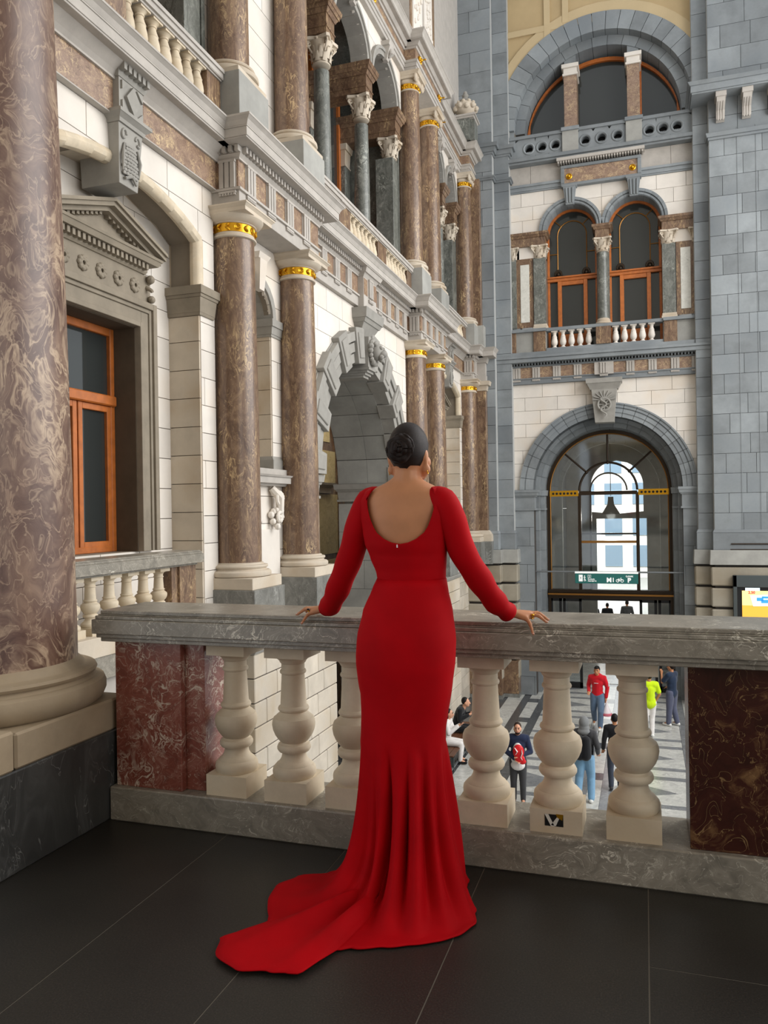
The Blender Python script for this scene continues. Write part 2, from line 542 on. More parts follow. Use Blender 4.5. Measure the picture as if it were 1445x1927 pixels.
def pieces(u0, u1, z0, z1, hole, k=9):
    """polygons (u,z) of the rectangle outside hole(z) -> (ul, ur) or None"""
    zs = [z0 + (z1 - z0) * i / (k - 1) for i in range(k)]
    H = [hole(z) if hole else None for z in zs]
    if all(h is None or h[1] <= u0 or h[0] >= u1 for h in H):
        return [[(u0, z0), (u1, z0), (u1, z1), (u0, z1)]]
    out = []
    L = [(min(u1, h[0]) if h else None, z) for h, z in zip(H, zs)]
    Rr = [(max(u0, h[1]) if h else None, z) for h, z in zip(H, zs)]
    cen = [h for h in H if h]
    mid = (cen[0][0] + cen[0][1]) / 2
    lp = [((a if a is not None else min(u1, mid)), z) for a, z in L]
    rp = [((a if a is not None else max(u0, mid)), z) for a, z in Rr]
    for side, pts in (('l', lp), ('r', rp)):
        if side == 'l' and u0 < mid:
            e = [(max(u0, a), z) for a, z in pts]
            if max(a for a, z in e) - u0 > 0.02:
                poly = [(u0, z0)] + e + [(u0, z1)]
                out.append(clean(poly))
        if side == 'r' and u1 > mid:
            e = [(min(u1, a), z) for a, z in pts]
            if u1 - min(a for a, z in e) > 0.02:
                poly = [(u1, z1)] + e[::-1] + [(u1, z0)]
                out.append(clean(poly))
    return [p for p in out if len(p) >= 3]

def clean(poly):
    r = []
    for p in poly:
        if not r or abs(p[0] - r[-1][0]) + abs(p[1] - r[-1][1]) > 1e-4:
            r.append(p)
    if len(r) > 1 and abs(r[0][0] - r[-1][0]) + abs(r[0][1] - r[-1][1]) < 1e-4:
        r.pop()
    # drop collinear points
    q = []
    n = len(r)
    for i in range(n):
        a, b, c = r[i - 1], r[i], r[(i + 1) % n]
        if abs((b[0] - a[0]) * (c[1] - a[1]) - (c[0] - a[0]) * (b[1] - a[1])) > 1e-6:
            q.append(b)
    return q

def ashlar(parent, ax, face, out, u0, u1, z0, z1, ch, bl, mat, hole=None, d=0.03, g=0.005, name='ashlar_block', bev=0.0, seed=0, core=None, cored=0.3):
    """courses of separate blocks on a plane; ax 'x' = plane x=face, 'y' = plane y=face; out = +1/-1 outward"""
    rd = random.Random(seed)
    n = max(1, round((z1 - z0) / ch))
    ch = (z1 - z0) / n
    for r in range(n):
        a, b = z0 + r * ch, z0 + (r + 1) * ch
        u = u0 - (bl * 0.5 if r % 2 else 0)
        while u < u1 - 1e-6:
            w = bl * rd.uniform(0.85, 1.15)
            v = min(u + w, u1)
            if u1 - v < bl * 0.3:
                v = u1
            s = max(u, u0)
            if v - s > 0.03:
                for p in pieces(s + g, v - g, a + g, b - g, hole):
                    MB().prism(p, ax, face, face - out * d).build(name, mat, parent, bev=bev)
            u = v
    if core:
        m = MB()
        for p in pieces(u0, u1, z0, z1, hole, 41):
            m.prism(p, ax, face - out * (d - 0.012), face - out * cored)
        m.build('wall_core', core, parent)

wl = structure('wall_left', 'long side wall of pale ashlar blocks with arches, behind the marble columns', 'wall', (-6, 15, HALL))

# ---------- column parts (shared meshes)
def shared(mb, name, mat, smooth=None, bev=0):
    o = mb.build(name, mat, None, smooth, bev)
    me = o.data
    bpy.data.objects.remove(o)
    return me

def leafband(r, z0, z1, n=14):
    m = MB()
    m.lathe(0, 0, [(r, z0), (r + 0.006, z0), (r + 0.006, z1), (r, z1)], 40, cap=False)
    h = z1 - z0
    zc = (z0 + z1) / 2
    for i in range(n):
        a0 = 2 * pi * i / n
        if i % 4 == 0:
            # round boss
            for q in (0.042, 0.024):
                pts = []
                for k in range(10):
                    t = 2 * pi * k / 10
                    aa = a0 + cos(t) * q / r
                    pts.append(((r + 0.012) * cos(aa), (r + 0.012) * sin(aa), zc + q * sin(t)))
                m.tube(pts + pts[:1], 0.008, 5)
        else:
            for sgn in (1, -1):
                pts = [((r + 0.012 + 0.01 * sin(pi * k / 4)) * cos(a0 + (k - 2) * 0.05), (r + 0.012 + 0.01 * sin(pi * k / 4)) * sin(a0 + (k - 2) * 0.05), zc + sgn * k * h * 0.10) for k in range(5)]
                m.tube(pts, [0.012, 0.018, 0.02, 0.014, 0.004], 5)
    return m

def tuscan_parts(r, rt, z0, z1):
    """base from z0 (0.2 high), shaft to z1, neck, gold band, echinus: local meshes with z in world height"""
    b = [(r + 0.10, z0), (r + 0.125, z0 + 0.012), (r + 0.135, z0 + 0.04), (r + 0.13, z0 + 0.07), (r + 0.105, z0 + 0.09), (r + 0.075, z0 + 0.093), (r + 0.062, z0 + 0.108), (r + 0.065, z0 + 0.122), (r + 0.08, z0 + 0.127), (r + 0.088, z0 + 0.145),
         (r + 0.08, z0 + 0.163), (r + 0.05, z0 + 0.17), (r + 0.03, z0 + 0.175), (r + 0.025, z0 + 0.19), (r, z0 + 0.2)]
    base = shared(MB().lathe(0, 0, b, 44), 'base', 'warm_stone', 30)
    h = z1 - z0 - 0.2
    s = [(r - (r - rt) * (t ** 1.6), z0 + 0.18 + (h + 0.02) * t) for t in (0, 0.1, 0.25, 0.4, 0.55, 0.7, 0.85, 1.0)]
    shaft = shared(MB().lathe(0, 0, s, 44), 'shaft', 'brown_marble', 30)
    return base, shaft

CB, CS = tuscan_parts(0.325, 0.285, 0.61, 5.36)
rt = 0.285
CN = shared(MB().lathe(0, 0, [(rt, 5.35), (rt + 0.03, 5.36), (rt + 0.035, 5.378), (rt + 0.02, 5.395), (rt + 0.012, 5.40), (rt + 0.004, 5.43), (rt + 0.004, 5.545), (rt + 0.03, 5.55), (rt + 0.035, 5.56), (rt + 0.06, 5.57), (rt + 0.11, 5.60), (rt + 0.135, 5.635), (rt + 0.135, 5.65)], 44), 'capital', 'warm_stone', 30)
CG = shared(leafband(rt + 0.006, 5.43, 5.545), 'gold_band', 'gold', 40)
ab = MB()
stack(ab, -0.40, 0.40, -0.40, 0.40, [(5.65, 5.70, 0, 0), (5.70, 5.735, 0.0, 0.035), (5.735, 5.755, 0.04, 0.04)], '-x+x-y+y')
CA = shared(ab, 'abacus', 'warm_stone')
CP = shared(MB().box(-0.45, 0.45, -0.45, 0.45, 0.45, 0.61), 'plinth', 'warm_stone', None, 0.006)
CD = shared(MB().box(-0.46, 0.49, -0.47, 0.47, -0.30, 0.45), 'pedestal', 'dark_block', None, 0.006)
COLY = {2: 10.0, 3: 12.13, 4: 19.3, 5: 21.25, 6: 25.6}
LOWLAB = {2: 'brown marble column nearest the tall window, gold garland under its capital', 3: 'brown marble column just beside the vaulted arch, on its near side',
          4: 'brown marble column just past the vaulted arch, behind the woman in red', 5: 'slim far brown marble column between the arch and the hall corner',
          6: 'farthest brown marble column standing against the grey corner pier'}
for k, y in COLY.items():
    c = thing('marble_column', LOWLAB[k], 'column', (XC, y, -0.3), 'lower marble columns of the side wall', 'thing')
    for nm, me, lb in (('pedestal', CD, None), ('plinth', CP, None), ('base', CB, None), ('shaft', CS, None), ('capital', CN, None), ('gold_band', CG, 'gilded garland band'), ('abacus', CA, None)):
        put(me, nm, c, (XC, y, 0), (0, 0, 0.9 * k), label=lb) if nm in ('shaft',) else put(me, nm, c, (XC, y, 0), label=lb)

# ---------- entablatures
def triglyph_mesh():
    m = MB()
    w, h = 0.26, 0.38
    m.box(0, 0.012, -w / 2, w / 2, 0, h)
    for q in (-1, 0, 1):
        yc = q * 0.085
        m.prism([(yc - 0.032, 0.0), (yc + 0.032, 0.0), (yc + 0.032, h - 0.03), (yc - 0.032, h - 0.03)], 'x', 0.012, 0.045)
    m.box(0, 0.05, -w / 2, w / 2, h - 0.03, h)
    m.box(0.0, 0.04, -w / 2, w / 2, -0.075, -0.045)
    for q in range(6):
        yc = -w / 2 + 0.022 + q * (w - 0.044) / 5
        m.frust((0.0, 0.042, yc - 0.018, yc + 0.018, -0.105), (0.0, 0.036, yc - 0.012, yc + 0.012, -0.075))
    return m
TG = shared(triglyph_mesh(), 'triglyph', 'moulding_stone')

def entab(nm, label, y0, y1, xf, ends='', tri=True, near_face=False, pitch=0.645, tri0=None, xb=-6.0, skip=None):
    """one stretch of the main entablature between y0 and y1 with its face at x=xf"""
    t = structure(nm, label, 'entablature', (xf, (y0 + y1) / 2, 5.75))
    sd = '+x' + ends
    if tri:
        m = MB()
        stack(m, xb, xf, y0, y1, [(5.755, 5.955, 0, 0)], sd)
        m.build('architrave', 'moulding_stone', t, bev=0.004)
    m = MB()
    stack(m, xb, xf, y0, y1, [(5.955, 5.99, 0.035, 0.035)] if tri else [(5.975, 5.99, 0.0, 0.0)], sd)
    m.build('taenia', 'moulding_stone', t)
    z0, z1 = 5.99, 6.37
    if tri:
        ys = []
        y = (tri0 if tri0 is not None else y0 + 0.32)
        while y < y1 - 0.15:
            ys.append(y)
            y += pitch
        if skip:
            ys = [q for q in ys if not (skip[0] < q < skip[1])]
        edges = [y0] + [q for yy in ys for q in (yy - 0.13, yy + 0.13)] + [y1]
        for a, b in zip(edges[0::2], edges[1::2]):
            if b - a > 0.03:
                MB().box(xb, xf - 0.01, a, b, z0, z1).build('metope', 'frieze_marble', t)
        MB().box(xb, xf - 0.03, y0, y1, z0, z1).build('frieze_core', 'mortar', t)
        for yy in ys:
            put(TG, 'triglyph', t, (xf - 0.01, yy, z0))
        if near_face:
            nx = [xf - 0.17]
            for x in nx:
                o = put(TG, 'triglyph', t, (x, y0 + 0.0, z0), (0, 0, -pi / 2))
            MB().box(xb, xf - 0.015, y0 - 0.004, y0 + 0.02, z0, z1).build('metope', 'frieze_marble', t)
    else:
        n = max(1, round((y1 - y0) / 1.7))
        for i in range(n):
            a, b = y0 + (y1 - y0) * i / n, y0 + (y1 - y0) * (i + 1) / n
            MB().box(xb, xf - 0.01, a + 0.002, b - 0.002, z0, z1).build('frieze_panel', 'frieze_marble', t)
    m = MB()
    stack(m, xb, xf, y0, y1, [(6.37, 6.395, 0.02, 0.02), (6.395, 6.44, 0.02, 0.06)], sd)
    if not tri:
        stack(m, xb, xf, y0, y1, [(6.44, 6.53, 0.06, 0.16)], sd)
    m.build('bed_moulding', 'moulding_stone', t)
    if tri:
        m = MB()
        stack(m, xb, xf, y0, y1, [(6.44, 6.53, 0.05, 0.05)], sd)
        y = y0
        while y < y1:
            m.box(xf, xf + 0.12, y, y + 0.055, 6.447, 6.525)
            y += 0.10
        if '-y' in ends:
            x = xf - 0.3
            while x < xf:
                m.box(x, x + 0.055, y0 - 0.12, y0, 6.447, 6.525)
                x += 0.10
        m.build('dentil_course', 'moulding_stone', t, kind='stuff')
    m = MB()
    stack(m, xb, xf, y0, y1, [(6.53, 6.55, 0.26, 0.265), (6.55, 6.665, 0.275, 0.275), (6.665, 6.685, 0.285, 0.285)], sd)
    m.build('corona', 'moulding_stone', t, bev=0.003)
    m = MB()
    stack(m, xb, xf, y0, y1, [(6.685, 6.74, 0.285, 0.315), (6.74, 6.775, 0.315, 0.36), (6.775, 6.80, 0.365, 0.365)], sd)
    m.build('cornice_cap', 'moulding_stone', t)
    return t

PA0, PA1 = 9.67, 12.46
PB0, PB1 = 18.97, 21.58
PC0, PC1 = 25.27, 26.1
B1, B2, B3 = 7.70, 15.73, 23.45
ent1 = entab('trim_1', 'plain brown marble frieze and cornice over the tall window bay', 4.6, PA0, XR, '', False)
entab('trim_2', 'stepped forward entablature with triglyphs above the nearest pair of columns', PA0, PA1, XP, '-y+y', True, True, 0.64, 9.99)
entab('trim_3', 'long entablature with triglyphs above the vaulted arch', PA1, PB0, XR, '', True, False, 0.645, PA1 + 0.36, -6.0, (B2 - 0.42, B2 + 0.42))
entab('trim_4', 'stepped forward entablature above the second pair of columns', PB0, PB1, XP, '-y+y', True, True, 0.6, PB0 + 0.3)
entab('trim_5', 'plain brown frieze and cornice in the far bay next to the corner', PB1, PC0, XR, '', False)
entab('trim_6', 'short stepped entablature above the farthest column by the corner', PC0, PC1, XP, '-y', True, True, 0.5, PC0 + 0.3)
# centre block of the long entablature
t = structure('trim_7', 'small projecting entablature block above the lion head keystone', 'entablature', (XR, B2, 5.75))
MB().box(-5.9, XR + 0.12, B2 - 0.4, B2 + 0.4, 5.70, 6.37).build('block', 'moulding_stone', t, bev=0.004)
MB().box(XR, XR + 0.125, B2 - 0.39, B2 - 0.17, 6.0, 6.34).build('metope', 'frieze_marble', t)
MB().box(XR, XR + 0.125, B2 + 0.17, B2 + 0.39, 6.0, 6.34).build('metope', 'frieze_marble', t)
put(TG, 'triglyph', t, (XR + 0.115, B2, 5.99))
m = MB()
stack(m, -5.9, XR + 0.12, B2 - 0.4, B2 + 0.4, [(6.37, 6.44, 0.0, 0.05), (6.44, 6.53, 0.08, 0.12)])
m.build('bed_moulding', 'moulding_stone', t)
m = MB()
stack(m, -5.9, XW + 0.03, B2 - 0.27, B2 + 0.27, [(5.13, 5.2, 0.05, 0.06), (5.2, 5.42, 0.07, 0.20), (5.42, 5.5, 0.22, 0.26), (5.5, 5.70, 0.28, 0.30)])
m.build('bracket', 'grey_trim', t)

# ---------- bay with a window in a shallow arched recess (twice)
def bay_hole(yc, hw=1.62):
    rise, zs = 0.36, 5.2
    Rr = (hw * hw + rise * rise) / (2 * rise)
    zc = zs + rise - Rr
    def h(z):
        if z <= zs:
            return (yc - hw, yc + hw)
        if z < zs + rise - 1e-4:
            w = sqrt(max(0, Rr * Rr - (z - zc) ** 2))
            return (yc - w, yc + w)
        return None
    return h, hw, zs, Rr, zc

def carve_crest(mb, x, yc, z0, z1, w):
    """small relief: beehive-like shield with scrolls"""
    h = z1 - z0
    for i in range(9):
        zz = z0 + h * (0.12 + 0.072 * i)
        r = w * 0.34 * sqrt(max(0.05, 1 - (i / 9.5) ** 2))
        for k in range(5):
            yy = yc + (k - 2) * r * 0.45 + (0.01 if i % 2 else -0.01)
            mb.ball((x + 0.02 * cos((k - 2) * 0.5), yy, zz), h * 0.042, 6, 4, (0.8, 1.5, 1))
    for s in (-1, 1):
        pts = [(x + 0.02, yc + s * w * (0.36 - 0.12 * cos(t * 0.9)), z1 - h * 0.12 + h * 0.09 * sin(t)) for t in [i * 0.5 for i in range(12)]]
        mb.tube(pts, 0.016, 6)
        mb.tube([(x + 0.015, yc + s * w * 0.42, z0 + h * 0.15), (x + 0.03, yc + s * w * 0.46, z0 + h * 0.45), (x + 0.02, yc + s * w * 0.36, z0 + h * 0.7)], [0.01, 0.02, 0.012], 6)
    mb.tube([(x + 0.01, yc + w * 0.3, z0), (x + 0.03, yc, z0 + h * 0.1), (x + 0.01, yc - w * 0.3, z0 + h * 0.02)], 0.018, 6)

def window_bay(yc, y0, y1, idx, wlab, near):
    hole, hw, zs, Rr, zc = bay_hole(yc)
    ashlar(wl, 'x', XW, 1, y0, y1, -0.4, 5.975, 0.385, 0.75, 'white_stone', hole, 0.05, seed=idx, core='mortar', cored=0.45)
    XB = -6.13
    # back wall of the recess with window opening
    wy, ww, wt, ws = yc + 0.08, 0.70, 3.88, 1.04
    def wh(z):
        return (wy - ww, wy + ww) if ws < z < wt else None
    for za, zb, hh in ((-0.4, ws, None), (ws, wt, lambda z: (wy - ww, wy + ww)), (wt, 5.755, None)):
        ashlar(wl, 'x', XB, 1, yc - hw - 0.02, yc + hw + 0.02, za, zb, 0.385, 0.7, 'white_stone', hh, 0.04, seed=idx + 5, core='mortar', cored=0.3)
    # reveals (near side hidden), far side seen: blocks on plane y
    m = MB()
    for r in range(12):
        a = -0.4 + r * 0.385
        b = min(a + 0.385, 4.18)
        if b - a > 0.05:
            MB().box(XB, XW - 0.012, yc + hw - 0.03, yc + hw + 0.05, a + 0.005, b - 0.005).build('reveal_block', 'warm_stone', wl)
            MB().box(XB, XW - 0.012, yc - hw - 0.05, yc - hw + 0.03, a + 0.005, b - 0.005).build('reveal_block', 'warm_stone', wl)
    for s in (1, -1):
        e = yc + s * hw
        m = MB()
        a, b = (e - 0.03, e + 0.30) if s > 0 else (e - 0.30, e + 0.03)
        stack(m, XB, XW, a, b, [(4.18, 4.22, 0.02, 0.03), (4.22, 4.42, 0.03, 0.05), (4.42, 4.46, 0.06, 0.07), (4.46, 4.57, 0.085, 0.085)], '+x-y+y')
        m.build('impost_cap', 'window_stone', wl, bev=0.003)
    # arch soffit blocks and the round edge moulding
    pts, n = [], 15
    th = math.asin(hw / Rr)
    for i in range(n + 1):
        a = -th + 2 * th * i / n
        pts.append((yc + (Rr) * sin(a), zc + (Rr) * cos(a)))
    path = [(yc - hw, 4.57)] + pts + [(yc + hw, 4.57)]
    segs = [path[i:i + 2] for i in range(len(path) - 1)]
    for (a, b) in segs:
        MB().tube([(XW + 0.02 - 0.07, a[0], a[1]), (XW + 0.02 - 0.07, b[0], b[1])], 0.088, 12).build('arch_roll', 'cream_stone', wl, smooth=30)
        # soffit slab behind the roll
        dx = (b[0] - a[0], b[1] - a[1])
        L = sqrt(dx[0] ** 2 + dx[1] ** 2)
        nx, nz = -dx[1] / L, dx[0] / L
        MB().prism([(a[0] + nx * 0.01, a[1] + nz * 0.01), (b[0] + nx * 0.01, b[1] + nz * 0.01), (b[0] + nx * 0.2, b[1] + nz * 0.2), (a[0] + nx * 0.2, a[1] + nz * 0.2)] if True else [], 'x', XB, XW - 0.055).build('soffit_block', 'warm_stone', wl)
    # keystone with relief
    ks = MB()
    yc = yc - 0.06
    ks.frust((XW - 0.4, XW + 0.11, yc - 0.17, yc + 0.17, 5.24), (XW - 0.4, XW + 0.15, yc - 0.22, yc + 0.22, 5.90))
    kb = ks.build('keystone', 'grey_trim', wl, bev=0.004)
    m = MB()
    stack(m, XW, XW + 0.14, yc - 0.2, yc + 0.2, [(5.90, 5.94, 0.03, 0.04), (5.94, 5.98, 0.04, 0.09), (5.98, 6.02, 0.095, 0.095)])
    m.build('keystone_cornice', 'grey_trim', kb)
    m = MB()
    m.box(XW, XW + 0.16, yc - 0.22, yc + 0.22, 6.02, 6.40)
    m.prism([(yc - 0.13, 6.21), (yc, 6.05), (yc + 0.13, 6.21), (yc, 6.37)], 'x', XW + 0.16, XW + 0.2)
    for s in (-1, 1):
        for q in (-1, 1):
            m.prism([(yc + s * 0.19, 6.21 + q * 0.16), (yc + s * 0.08, 6.21 + q * 0.16), (yc + s * 0.19, 6.21 + q * 0.06)], 'x', XW + 0.16, XW + 0.185)
    m.build('diamond_block', 'grey_trim', kb)
    m = MB()
    stack(m, XW, XW + 0.16, yc - 0.23, yc + 0.23, [(6.40, 6.44, 0.01, 0.03), (6.44, 6.53, 0.03, 0.03)])
    for i in range(6):
        m.box(XW + 0.16, XW + 0.26, yc - 0.25 + i * 0.085, yc - 0.20 + i * 0.085, 6.45, 6.53)
    m.build('keystone_dentils', 'grey_trim', kb)
    cr = MB()
    carve_crest(cr, XW + 0.13, yc, 5.30, 5.87, 0.34)
    cr.build('carved_crest', 'grey_trim', kb, smooth=True, label='carved beehive crest')
    # ---- the window itself
    w = structure('window_%d' % idx, wlab, 'window', (XB, wy, ws))
    fr = MB()
    F = XB + 0.04
    for (oa, ob, xo) in ((0.34, 0.26, 0.10), (0.26, 0.21, 0.07), (0.21, 0.06, 0.05), (0.06, 0.0, 0.085)):
        fr.box(F - 0.06, F + xo, wy - ww - oa, wy - ww - ob, ws, wt + oa)
        fr.box(F - 0.06, F + xo, wy + ww + ob, wy + ww + oa, ws, wt + oa)
        fr.box(F - 0.06, F + xo, wy - ww - ob, wy + ww + ob, wt + ob, wt + oa)
    fr.build('stone_surround', 'window_stone', w, bev=0.004)
    m = MB()
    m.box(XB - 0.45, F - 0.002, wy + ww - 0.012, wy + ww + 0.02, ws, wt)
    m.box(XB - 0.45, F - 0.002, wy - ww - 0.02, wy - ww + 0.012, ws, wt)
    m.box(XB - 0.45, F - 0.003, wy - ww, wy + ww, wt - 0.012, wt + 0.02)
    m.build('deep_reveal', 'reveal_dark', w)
    # frieze with rosettes
    MB().box(F - 0.02, F + 0.04, wy - 0.98, wy + 0.98, 4.22, 4.58).build('frieze', 'window_stone', w)
    for i in range(5):
        yy = wy - 0.64 + i * 0.32
        r = MB()
        for k in range(8):
            a = 2 * pi * k / 8
            r.ball((F + 0.05, yy + 0.06 * cos(a), 4.39 + 0.06 * sin(a)), 0.036, 8, 6, (0.8, 1, 1))
        tor = [(F + 0.06, yy + 0.035 * cos(a), 4.39 + 0.035 * sin(a)) for a in [2 * pi * k / 10 for k in range(11)]]
        r.tube(tor, 0.012, 6)
        r.build('rosette', 'window_stone', w, smooth=True)
    for s in (-1, 1):
        c = MB()
        yy = wy + s * 0.92
        c.tube([(F + 0.05 + 0.06 * cos(t), yy + 0.02 * sin(t), 4.54 - 0.026 * t) for t in [k * 0.6 for k in range(12)]], [0.035 - 0.001 * k for k in range(12)], 7)
        c.ball((F + 0.09, yy, 4.53), 0.055, 8, 6)
        c.ball((F + 0.08, yy + s * 0.03, 4.28), 0.05, 8, 6)
        c.build('scroll_bracket', 'window_stone', w, smooth=True)
    # pediment
    m = MB()
    stack(m, F - 0.02, F + 0.06, wy - 0.85, wy + 0.85, [(4.58, 4.61, 0.0, 0.02), (4.69, 4.75, 0.12, 0.15), (4.75, 4.78, 0.16, 0.17)])
    m.box(F - 0.02, F + 0.08, wy - 0.87, wy + 0.87, 4.61, 4.69)
    m.build('pediment_cornice', 'window_stone', w)
    d = MB()
    yy = wy - 0.86
    while yy < wy + 0.84:
        d.box(F + 0.08, F + 0.15, yy, yy + 0.045, 4.615, 4.685)
        yy += 0.085
    d.build('dentil_course', 'window_stone', w, kind='stuff')
    MB().prism([(wy - 0.9, 4.78), (wy + 0.9, 4.78), (wy, 5.08)], 'x', F - 0.02, F + 0.05).build('tympanum', 'window_stone', w)
    for s in (-1, 1):
        m = MB()
        for (o0, o1, xx) in ((0.0, 0.05, 0.17), (0.05, 0.10, 0.25), (0.10, 0.14, 0.28)):
            m.prism([(wy + s * 1.04, 4.73 + o0), (wy, 5.08 + o0), (wy, 5.08 + o1), (wy + s * 1.04, 4.73 + o1)], 'x', F - 0.02, F + xx)
        m.build('raking_cornice', 'window_stone', w)
        d = MB()
        for i in range(11):
            t0 = 0.06 + i * 0.085
            yy = wy + s * (0.92 - t0 * 0.92)
            zz = 4.76 + t0 * 0.32
            d.box(F + 0.05, F + 0.12, yy - 0.022, yy + 0.022, zz - 0.03, zz + 0.05)
        d.build('dentil_course', 'window_stone', w, kind='stuff')
    # timber frame and panes
    XG = -6.46
    m = MB()
    m.box(XG - 0.04, XG + 0.06, wy - ww + 0.012, wy - ww + 0.09, ws, wt - 0.012)
    m.box(XG - 0.04, XG + 0.06, wy + ww - 0.09, wy + ww - 0.012, ws, wt - 0.012)
    m.box(XG - 0.04, XG + 0.056, wy - ww + 0.09, wy + ww - 0.09, wt - 0.11, wt - 0.012)
    m.box(XG - 0.04, XG + 0.056, wy - ww + 0.09, wy + ww - 0.09, ws, ws + 0.08)
    m.build('outer_frame', 'hall_wood', w, bev=0.008)
    m = MB()
    m.box(XG - 0.03, XG + 0.10, wy - ww + 0.02, wy + ww - 0.02, 2.88, 3.01)
    m.build('transom', 'hall_wood', w, bev=0.015)
    for s in (-1, 1):
        m = MB()
        a, b = sorted((wy + s * 0.012, wy + s * (ww - 0.08)))
        for (p, q, r2, s2) in ((a, a + 0.075, ws + 0.06, 2.88), (b - 0.075, b, ws + 0.06, 2.88), (a + 0.075, b - 0.075, ws + 0.062, ws + 0.14), (a + 0.075, b - 0.075, 2.80, 2.878)):
            m.box(XG - 0.02, XG + 0.05, p, q, r2, s2)
        cs = m.build('casement', 'hall_wood', w, bev=0.006)
        MB().box(XG - 0.005, XG + 0.005, a + 0.06, b - 0.06, ws + 0.12, 2.82).build('pane', 'dark_glass', cs)
    MB().box(XG - 0.005, XG + 0.005, wy - ww + 0.08, wy + ww - 0.08, 3.0, wt - 0.08).build('pane', 'dark_glass', w)
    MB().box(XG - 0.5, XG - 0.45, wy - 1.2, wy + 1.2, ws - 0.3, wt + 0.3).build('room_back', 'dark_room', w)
    return w

def dark_glass():
    t = NT('dark_glass')
    t.done(lin((60, 64, 63)), 0.05, 0.35, 0.8)
dark_glass()
plain('smoke_glass', (58, 60, 58), 0.08, 0.3, 0.5)
window_bay(B1, 4.6, PA0 + 0.02, 1, 'tall timber window under a stone pediment, half hidden by the near column', True)
window_bay(B3, PB1 - 0.02, PC0 + 0.4, 2, 'far timber window under a pediment, between the distant marble columns', False)

# ---------- wall behind a column pair: small arched niche between the columns
def niche_hole(yc, hw=0.5):
    def h(z):
        if z < 2.2 or z > 4.62 + hw:
            return None
        if z <= 4.62:
            return (yc - hw, yc + hw)
        w = sqrt(max(0, hw * hw - (z - 4.62) ** 2))
        return (yc - w, yc + w) if w > 0.01 else None
    return h
def pair_wall(y0, y1, yc, seed):
    XN = XW - 0.06
    for za, zb, hh in ((-0.4, 2.2, None), (2.2, 5.755, niche_hole(yc))):
        ashlar(wl, 'x', XN, 1, y0, y1, za, zb, 0.45, 0.9, 'white_stone', hh, 0.05, seed=seed, core='mortar', cored=0.12)
    nb = MB()
    nb.box(-6.4, -6.2, y0, y1, 2.0, 5.3)
    nb.build('niche_back', 'warm_stone', wl)
    for s in (-1, 1):
        for r in range(6):
            a = 2.3 + r * 0.40
            y = yc + s * 0.5
            MB().box(-6.2, XN - 0.02, y - 0.02, y + 0.06, a + 0.004, min(a + 0.40, 4.45) - 0.004).build('reveal_block', 'warm_stone', wl) if a < 4.4 else None
        m = MB()
        a, b = (yc + 0.48, yc + 0.80) if s > 0 else (yc - 0.80, yc - 0.48)
        stack(m, -6.2, XN, a, b, [(4.36, 4.40, 0.02, 0.02), (4.40, 4.52, 0.03, 0.05), (4.52, 4.64, 0.07, 0.07)])
        m.build('niche_impost', 'grey_trim', wl)
        m = MB()
        stack(m, -6.2, XN, a, b, [(2.2, 2.36, 0.03, 0.03), (2.36, 2.42, 0.02, 0.0)])
        m.build('niche_base', 'grey_trim', wl)
    n = 11
    for i in range(n):
        a, b = pi * i / n, pi * (i + 1) / n
        p = [(yc + q * cos(t), 4.64 + q * sin(t)) for q, t in ((0.5, a), (0.62, a), (0.62, b), (0.5, b))]
        MB().prism(p, 'x', -6.2, XN + 0.04).build('niche_voussoir', 'grey_trim', wl)
    m = MB()
    m.frust((XN, XN + 0.10, yc - 0.08, yc + 0.08, 4.98), (XN, XN + 0.14, yc - 0.12, yc + 0.12, 5.45))
    stack(m, XN, XN + 0.1, yc - 0.12, yc + 0.12, [(5.45, 5.53, 0.03, 0.07)])
    m.build('niche_keystone', 'white_stone', wl)
    m = MB()
    stack(m, XN - 0.3, XN, yc - 0.72, yc + 0.72, [(1.93, 1.97, 0.1, 0.12), (1.97, 2.07, 0.2, 0.2), (2.07, 2.1, 0.22, 0.24), (2.1, 2.2, 0.12, 0.12)])
    m.build('niche_sill', 'moulding_stone', wl)
    m = MB()
    m.box(XN - 0.1, XN + 0.05, yc - 0.6, yc + 0.6, 0.45, 1.24)
    m.build('niche_dado', 'white_stone', wl, bev=0.006)
    c = MB()
    rd = random.Random(seed)
    for s in (-1, 1):
        yy = yc + s * 0.42
        for k in range(2):
            cz, r0 = 1.72 - k * 0.30, 0.13 - 0.02 * k
            c.tube([(XN + 0.14, yy + (r0 - 0.008 * i) * cos(i * 0.7), cz + (r0 - 0.008 * i) * sin(i * 0.7)) for i in range(15)], 0.03, 7)
        for k in range(14):
            c.ball((XN + rd.uniform(0.05, 0.17), yy + rd.uniform(-0.16, 0.16), rd.uniform(1.26, 1.55)), rd.uniform(0.03, 0.06), 7, 5)
        c.tube([(XN + 0.05, yy - 0.1, 1.9), (XN + 0.15, yy, 1.75), (XN + 0.1, yy + 0.1, 1.4), (XN + 0.06, yy, 1.27)], [0.06, 0.08, 0.06, 0.03], 8)
    c.build('carved_console', 'white_stone', wl, smooth=True, label='carved scroll console')
pair_wall(PA0, PA1, 11.07, 21)
pair_wall(PB0, PB1, 20.28, 22)

